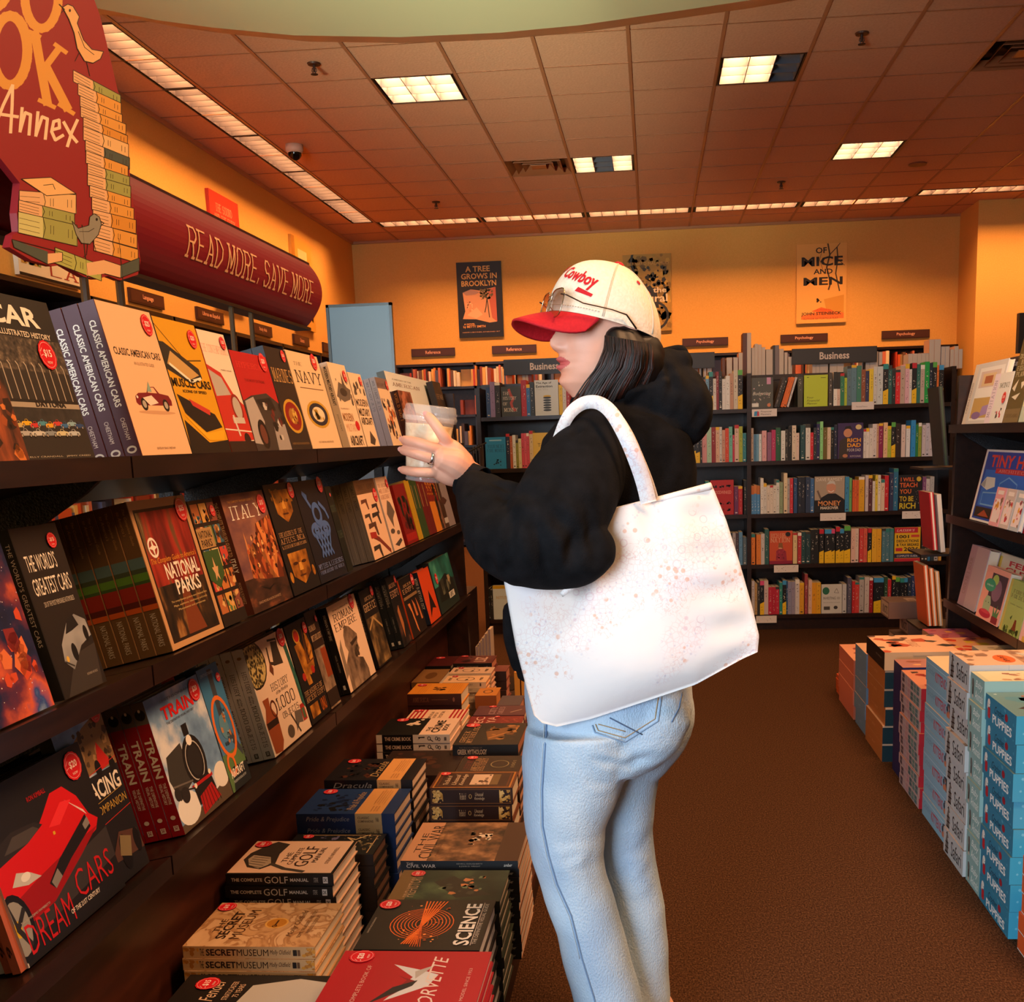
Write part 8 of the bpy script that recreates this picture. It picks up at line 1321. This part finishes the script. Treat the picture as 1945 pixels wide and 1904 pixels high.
seam(q, [(1038, 1375), (1034, 1440), (1030, 1500), (1031, 1570), (1042, 1625), (1058, 1680), (1085, 1740), (1105, 1820), (1128, 1895), (1150, 1990)], .0016, '6f8fb8'); seam(q, [(1034, 1376), (1030, 1440), (1026, 1500), (1027, 1570), (1038, 1626), (1054, 1682), (1081, 1742), (1101, 1822)], .0009, 'c8d4dc')
seam(q, [(1296, 1315), (1290, 1345), (1276, 1372)], .0014, '4f6c90'); o = finish(q, 'seam', jeans, None); o.data.transform(loc)
q = MB()
for w_, cl in ((.0015, '7f9cbc'),):
    seam(q, [(1125, 1378), (1130, 1392), (1187, 1410), (1250, 1370), (1256, 1325)], w_, cl)
    seam(q, [(1131, 1376), (1136, 1388), (1187, 1402), (1244, 1366), (1250, 1326)], .0009, 'a88858')
    seam(q, [(1158, 1364), (1220, 1396)], .0012, '4a5f80'); seam(q, [(1136, 1376), (1188, 1390)], .0009, 'a88858')
o = finish(q, 'back_pocket', jeans, None); o.data.transform(loc)
for fpt in FT:
    q = MB(); limb(q, [(fpt+Vector((.05, .0, .045)), .042), (fpt+Vector((-.03, -.005, .045)), .043), (fpt+Vector((-.12, -.02, .036)), .036), (fpt+Vector((-.16, -.025, .032)), .03)], 'e4e0d8', 16)
    q.box((fpt.x-.185, fpt.y-.065, .001), (fpt.x+.09, fpt.y+.045, .022), 'd8d4cc'); o = finish(q, 'shoe', person, ORG)
# ============================================================ SUNGLASSES on the cap
go = K(.12, 0, .03)
r = empty('sunglasses', go, 'square brown-tinted sunglasses perched on the front of the cap', 'sunglasses')
LENS = bpy.data.materials.new('lens'); LENS.use_nodes = True; nt = LENS.node_tree; nb_ = nt.nodes
pb = nb_['Principled BSDF']; pb.inputs['Base Color'].default_value = lin('7a3c14'); pb.inputs['Roughness'].default_value = .05; pb.inputs['Alpha'].default_value = .5
tc = nb_.new('ShaderNodeTexCoord'); mp = nb_.new('ShaderNodeSeparateXYZ'); rp = nb_.new('ShaderNodeMapRange'); nt.links.new(tc.outputs['Object'], mp.inputs[0]); nt.links.new(mp.outputs['Z'], rp.inputs[0])
rp.inputs[1].default_value = -.03; rp.inputs[2].default_value = .03; rp.inputs[3].default_value = .25; rp.inputs[4].default_value = .85; nt.links.new(rp.outputs[0], pb.inputs['Alpha'])
_N['lens'] = LENS; GM = M('b8a890', .2, 1)
# glasses plane: faces forward, tilted with the cap
GUp = CUp.copy(); GF = HL.cross(GUp).normalized(); GF = GF if GF.dot(CFw) > 0 else -GF
def G(s, z, f=0): return go+HL*s+GUp*z+GF*f-go
def rr_(cx, cz, a, b_, n=32): return [(cx+a*math.copysign(abs(math.cos(t))**.55, math.cos(t)), cz+b_*math.copysign(abs(math.sin(t))**.55, math.sin(t))) for t in np.linspace(0, 2*math.pi, n, endpoint=False)]
GO = P(1042, 579, -.064)-go
TP = []
for (x, y), s_ in zip(((1108, 576), (1140, 583), (1164, 588.6), (1190, 598), (1209, 625)), (.084, .094, .0945, .093, .091)):
    d = ray(x, y); t_ = ((CB+HL*s_)-EYE).dot(HL)/d.dot(HL); p_ = EYE+d*t_-CB; TP.append((p_.dot(CFw), p_.dot(CUp)))
for sg in (-1, 1):
    pts = [GO+G(x, z, -.006*abs(x)/.06) for x, z in rr_(sg*.034, 0, .027, .0265)]
    q = MB(); q.add(pts+[p-GF*.0015 for p in pts], [tuple(range(32)), tuple(range(32, 64))[::-1]]+[(i, (i+1) % 32, (i+1) % 32+32, i+32) for i in range(32)], 'lens'); q.build('lens', r)
    q = MB(); q.tube(pts+pts[:2], .0011, GM, 6, False); q.build('lens_frame', r, True)
    q = MB(); a = GO+G(sg*.060, .012); pth = [a, GO+G(sg*.067, .012, -.008), *[K(f, sg*s_, z)-go for (f, z), s_ in zip(TP, (.084, .094, .0945, .093, .091))]]
    q.tube(pth, [.0013, .0014, .0013, .0013, .0013, .0016, .0017], M('4a3c34', .25, .7), 6); q.build('temple', r, True)
    q = MB(); q.tube([GO+G(sg*.01, -.004), GO+G(sg*.008, -.01, -.008), GO+G(sg*.01, -.016, -.01)], .0008, GM, 5); q.lathe([(0, -.001), (.004, 0), (0, .001)], GO+G(sg*.01, -.015, -.01), 'e8e0d8', 10, HL); q.build('nose_pad', r)
q = MB(); q.tube([GO+G(-.009, .006), GO+G(-.004, .01), GO+G(.004, .01), GO+G(.009, .006)], .0012, GM, 6); q.tube([GO+G(-.01, .016), GO+G(.01, .016)], .001, GM, 6); q.build('bridge', r, True)
# ============================================================ ICED COFFEE
cA, cB = P(817, 790, -.0), P(806, 914, -.0); cax = (cA-cB).normalized(); cl = (cA-cB).length
r = empty('coffee_cup', cB, 'clear plastic cup of iced milky coffee held in the left hand', 'cup')
NM('latte', [(.3, 'd8b080'), (.5, 'ecd8b0'), (.62, 'f2e4c4'), (.74, 'c8884a')], scale=26, detail=4, dist=1.2, rough=.25)
PL = bpy.data.materials.new('clear_plastic'); PL.use_nodes = True; pb = PL.node_tree.nodes['Principled BSDF']
pb.inputs['Base Color'].default_value = (.98, .97, .96, 1); pb.inputs['Roughness'].default_value = .06; pb.inputs['Alpha'].default_value = .22; pb.inputs['Specular IOR Level'].default_value = .9
_N['plastic'] = PL
Z0 = Vector((0, 0, 0))
q = MB(); q.lathe([(0, .0), (.036, .0), (.0375, .003), (.0365, .006), (.0375, .012), (.0480, cl-.006), (.0485, cl-.002)], Z0, 'plastic', 40, cax); q.build('cup_wall', r, True)
q = MB(); q.lathe([(0, .008), (.0355, .008), (.0365, .014), (.0462, cl-.018), (0, cl-.016)], Z0, 'latte', 40, cax); q.build('coffee', r, True)
q = MB(); q.lathe([(.0500, cl-.012), (.0520, cl-.010), (.0535, cl-.004), (.0520, cl+.0), (.0515, cl+.003), (.053, cl+.006), (.0505, cl+.009), (.0495, cl+.017), (.047, cl+.020), (.040, cl+.0195), (.014, cl+.0185), (0, cl+.0185)], Z0, 'plastic', 40, cax); q.build('lid', r, True)
q = MB()
for th, v, s in ((.0, .5, 1), (.0, .3, 1)): pass
ex = Vector((-1, 0, 0)); ex = (ex-cax*ex.dot(cax)).normalized(); ey = cax.cross(ex)
if ey.y > 0: ey = -ey
def onc(a, h): rr2 = .0375+(.0480-.0375)*(h-.012)/(cl-.018)+.0004; return (ex*math.cos(a)+ey*math.sin(a))*rr2+cax*h
def cq(a0, a1, h0, h1, mt): q.add([onc(a0+(a1-a0)*t, h) for h in (h0, h1) for t in (0, .33, .66, 1)], [(i, i+1, i+5, i+4) for i in range(3)], mt)
for a0, a1, h0, h1 in ((.25, .36, .074, .082), (.22, .25, .082, .088), (.34, .37, .082, .087), (.2, .4, .056, .059), (.22, .38, .0, .0), (.2, .36, .026, .028), (.2, .23, .028, .04), (.33, .36, .028, .04), (.2, .36, .04, .042), (.2, .34, .018, .02), (.24, .3, .02, .024)):
    if h1 > h0: cq(a0, a1, h0, h1, '4a3a30')
q.build('printed_mark', r)
# ============================================================ TOTE BAG
NM('tote_cloth', [(.3, 'e6e2ea'), (.7, 'f1eeee')], scale=4, detail=2, rough=.9)
def tote_material():
    mt = bpy.data.materials.new('floral_cotton'); mt.use_nodes = True; nt = mt.node_tree; N = nt.nodes; L = nt.links; b = N['Principled BSDF']; b.inputs['Roughness'].default_value = .9; b.inputs['Specular IOR Level'].default_value = .15
    tc = N.new('ShaderNodeTexCoord')
    def noise(sc, det=2): t = N.new('ShaderNodeTexNoise'); t.inputs['Scale'].default_value = sc; t.inputs['Detail'].default_value = det; L.new(tc.outputs['Object'], t.inputs['Vector']); return t.outputs[0]
    def vor(sc, feat='F1'): t = N.new('ShaderNodeTexVoronoi'); t.feature = feat; t.inputs['Scale'].default_value = sc; L.new(tc.outputs['Object'], t.inputs['Vector']); return t.outputs['Distance']
    def rng(s, a, b_, c=0, d=1): t = N.new('ShaderNodeMapRange'); L.new(s, t.inputs[0]); t.inputs[1].default_value = a; t.inputs[2].default_value = b_; t.inputs[3].default_value = c; t.inputs[4].default_value = d; return t.outputs[0]
    def mul(a, b_): t = N.new('ShaderNodeMath'); t.operation = 'MULTIPLY'; L.new(a, t.inputs[0]); L.new(b_, t.inputs[1]); return t.outputs[0]
    def mix(f, a, col):
        t = N.new('ShaderNodeMix'); t.data_type = 'RGBA'; L.new(f, t.inputs[0]); L.new(a, t.inputs[6]); t.inputs[7].default_value = lin(col); return t.outputs[2]
    base = N.new('ShaderNodeRGB'); base.outputs[0].default_value = lin('efecec'); c = base.outputs[0]
    c = mix(rng(noise(5), .46, .64, 0, .8), c, 'e4e2ee'); c = mix(rng(noise(6.3, 1), .52, .66, 0, .7), c, 'f2e2d8')
    hx = rng(vor(105, 'DISTANCE_TO_EDGE'), .02, .1, 1, 0); c = mix(mul(hx, rng(noise(8.5, 1), .5, .56, 0, .22)), c, 'd09a98')
    dt = rng(vor(62), .22, .3, 1, 0); c = mix(mul(dt, rng(noise(10.7, 1), .56, .6, 0, .55)), c, 'e09a70')
    d2 = rng(vor(85), .16, .24, 1, 0); c = mix(mul(d2, rng(noise(9.1, 1), .5, .56, 0, .4)), c, 'b4b4cc')
    rgs = rng(vor(38), .30, .34, 1, 0); rg2 = rng(vor(38), .24, .28, 0, 1); c = mix(mul(mul(rgs, rg2), rng(noise(7.7, 1), .55, .6, 0, .35)), c, 'c890a8')
    wv = rng(noise(70, 4), .49, .51, 0, 1); wv2 = rng(noise(70, 4), .51, .53, 1, 0); c = mix(mul(mul(wv, wv2), rng(noise(11.9, 1), .54, .6, 0, .4)), c, 'cc8070')
    L.new(c, b.inputs['Base Color'])
    bp = N.new('ShaderNodeBump'); bp.inputs['Strength'].default_value = .25; bp.inputs['Distance'].default_value = .004; L.new(noise(30, 4), bp.inputs['Height']); L.new(bp.outputs[0], b.inputs['Normal'])
    return mt
_N['tote'] = tote_material()
def crv(pts, t):
    L = [math.dist(a, b_) for a, b_ in zip(pts, pts[1:])]; s = t*sum(L)
    for (a, b_), l in zip(zip(pts, pts[1:]), L):
        if s <= l or l == L[-1] and b_ == pts[-1]: return (a[0]+(b_[0]-a[0])*min(1, s/l), a[1]+(b_[1]-a[1])*min(1, s/l))
        s -= l
    return pts[-1]
top_ = [(958, 1036), (1060, 1004), (1157, 969), (1254, 944), (1351, 918)]; bot_ = [(1014, 1359), (1030, 1374), (1058, 1381), (1120, 1367), (1183, 1347), (1321, 1301), (1410, 1252), (1439, 1239)]
lef_ = [(958, 1036), (957, 1104), (980, 1232), (1014, 1359)]; rig_ = [(1351, 918), (1380, 990), (1406, 1073), (1428, 1150), (1442, 1208), (1439, 1239)]
nu, nvv = 64, 60
def tote(u, v):
    T, B, Lf, R = crv(top_, u), crv(bot_, u), crv(lef_, v), crv(rig_, v)
    x = (1-v)*T[0]+v*B[0]+(1-u)*Lf[0]+u*R[0]-((1-u)*(1-v)*top_[0][0]+u*(1-v)*top_[-1][0]+(1-u)*v*bot_[0][0]+u*v*bot_[-1][0])
    y = (1-v)*T[1]+v*B[1]+(1-u)*Lf[1]+u*R[1]-((1-u)*(1-v)*top_[0][1]+u*(1-v)*top_[-1][1]+(1-u)*v*bot_[0][1]+u*v*bot_[-1][1])
    return x, y
def tdep(u, v): return -.165+.06*u+.075*max(0, 1-1.6*v)*max(0, 1-1.6*u)
def twr(u, v): return .007*math.sin(u*19+v*5)*math.exp(-((v-.05)/.25)**2)*math.exp(-((u-.55)/.3)**2)+.006*math.sin(v*30-u*11)*math.exp(-((u-.95)/.14)**2)+.004*math.sin(u*9-v*7)
q = MB(); Fv = []; Bv = []
for j in range(nvv+1):
    for i in range(nu+1):
        u, v = i/nu, j/nvv; x, y = tote(u, v); e = (1-(2*u-1)**6)*(1-max(0, 2*v-1)**6)
        Fv.append(P(x, y, tdep(u, v)-.042*math.sin(math.pi*u)**.6*math.sin(math.pi*min(1, v*.55+.12))*e+twr(u, v)*e)); Bv.append(P(x, y, tdep(u, v)+.004+.03*math.sin(math.pi*u)**.8*v*e))
Wn = nu+1; fs = [(j*Wn+i, j*Wn+i+1, (j+1)*Wn+i+1, (j+1)*Wn+i) for j in range(nvv) for i in range(nu)]; nb = len(Fv)
per = [i for i in range(0, 1)]
sides = [(j*Wn, (j+1)*Wn, nb+(j+1)*Wn, nb+j*Wn) for j in range(nvv)]+[(j*Wn+nu, (j+1)*Wn+nu, nb+(j+1)*Wn+nu, nb+j*Wn+nu) for j in range(nvv)]+[(nvv*Wn+i, nvv*Wn+i+1, nb+nvv*Wn+i+1, nb+nvv*Wn+i) for i in range(nu)]
q.add(Fv+Bv, [f[::-1] for f in fs]+[tuple(k+nb for k in f) for f in fs]+sides, 'tote')
TO = P(1215, 1340, -.14)
bag = q.build('tote_bag', None, True, tuple(TO)); tag(bag, 'white tote bag with faint pastel flowers hanging from her shoulder', 'tote bag')
def ribbon(pts, w, name, mt='tote', th=.0015, off=None):
    """flat strap through (px, py, dy) points; w in px"""
    Q = [P(*p) for p in pts]; qq = MB(); N2 = []
    S = []
    for k in range(len(Q)-1):
        for t in np.linspace(0, 1, 6, endpoint=False):
            p0, p1, p2, p3 = (Q[max(0, min(len(Q)-1, j))] for j in (k-1, k, k+1, k+2)); t2, t3 = t*t, t**3
            S.append((p0*(-t3+2*t2-t)+p1*(3*t3-5*t2+2)+p2*(-3*t3+4*t2+t)+p3*(t3-t2))/2)
    S.append(Q[-1]); vs = []
    for k, p in enumerate(S):
        t = (S[min(k+1, len(S)-1)]-S[max(0, k-1)]).normalized(); view = (p-EYE).normalized(); sd = t.cross(view).normalized(); ww = pxm(w if not isinstance(w, tuple) else w[0]+(w[1]-w[0])*k/(len(S)-1))/2
        sd = (sd+view*(off or 0)).normalized(); nn = sd.cross(t).normalized()*th
        vs += [p-sd*ww-nn-Vector(TO), p+sd*ww-nn-Vector(TO), p+sd*ww+nn-Vector(TO), p-sd*ww+nn-Vector(TO)]
    n_ = len(S); fs = [(4*k+a, 4*k+(a+1) % 4, 4*k+4+(a+1) % 4, 4*k+4+a) for k in range(n_-1) for a in range(4)]+[(0, 1, 2, 3), (4*n_-1, 4*n_-2, 4*n_-3, 4*n_-4)]
    qq.add(vs, fs, mt); return qq.build(name, bag, True)
ribbon([(1232, 955, -.15), (1222, 915, -.16), (1206, 870, -.175), (1186, 825, -.18), (1162, 785, -.165), (1138, 766, -.14), (1112, 765, -.125), (1090, 778, -.13), (1074, 800, -.13), (1060, 835, -.12)], (28, 20), 'strap')
ribbon([(1246, 948, -.135), (1236, 915, -.145), (1219, 872, -.155), (1198, 825, -.155), (1174, 788, -.14), (1150, 768, -.11), (1125, 762, -.09)], (9, 9), 'strap', off=.2)
ribbon([(1143, 1030, -.195), (1130, 1050, -.2), (1112, 1072, -.205)], 18, 'strap_end', M('d8c8dc', .9)); ribbon([(1118, 1072, -.2), (1100, 1100, -.215), (1066, 1131, -.225)], (24, 8), 'strap_end')
q = MB(); hl = []
for i in range(nu+1): x, y = crv(top_, i/nu); hl.append(P(x, y+5, tdep(i/nu, .02)-.006+twr(i/nu, 0)*.3)-TO)
q.tube(hl, .0065, 'tote', 8); q.build('top_hem', bag, True)
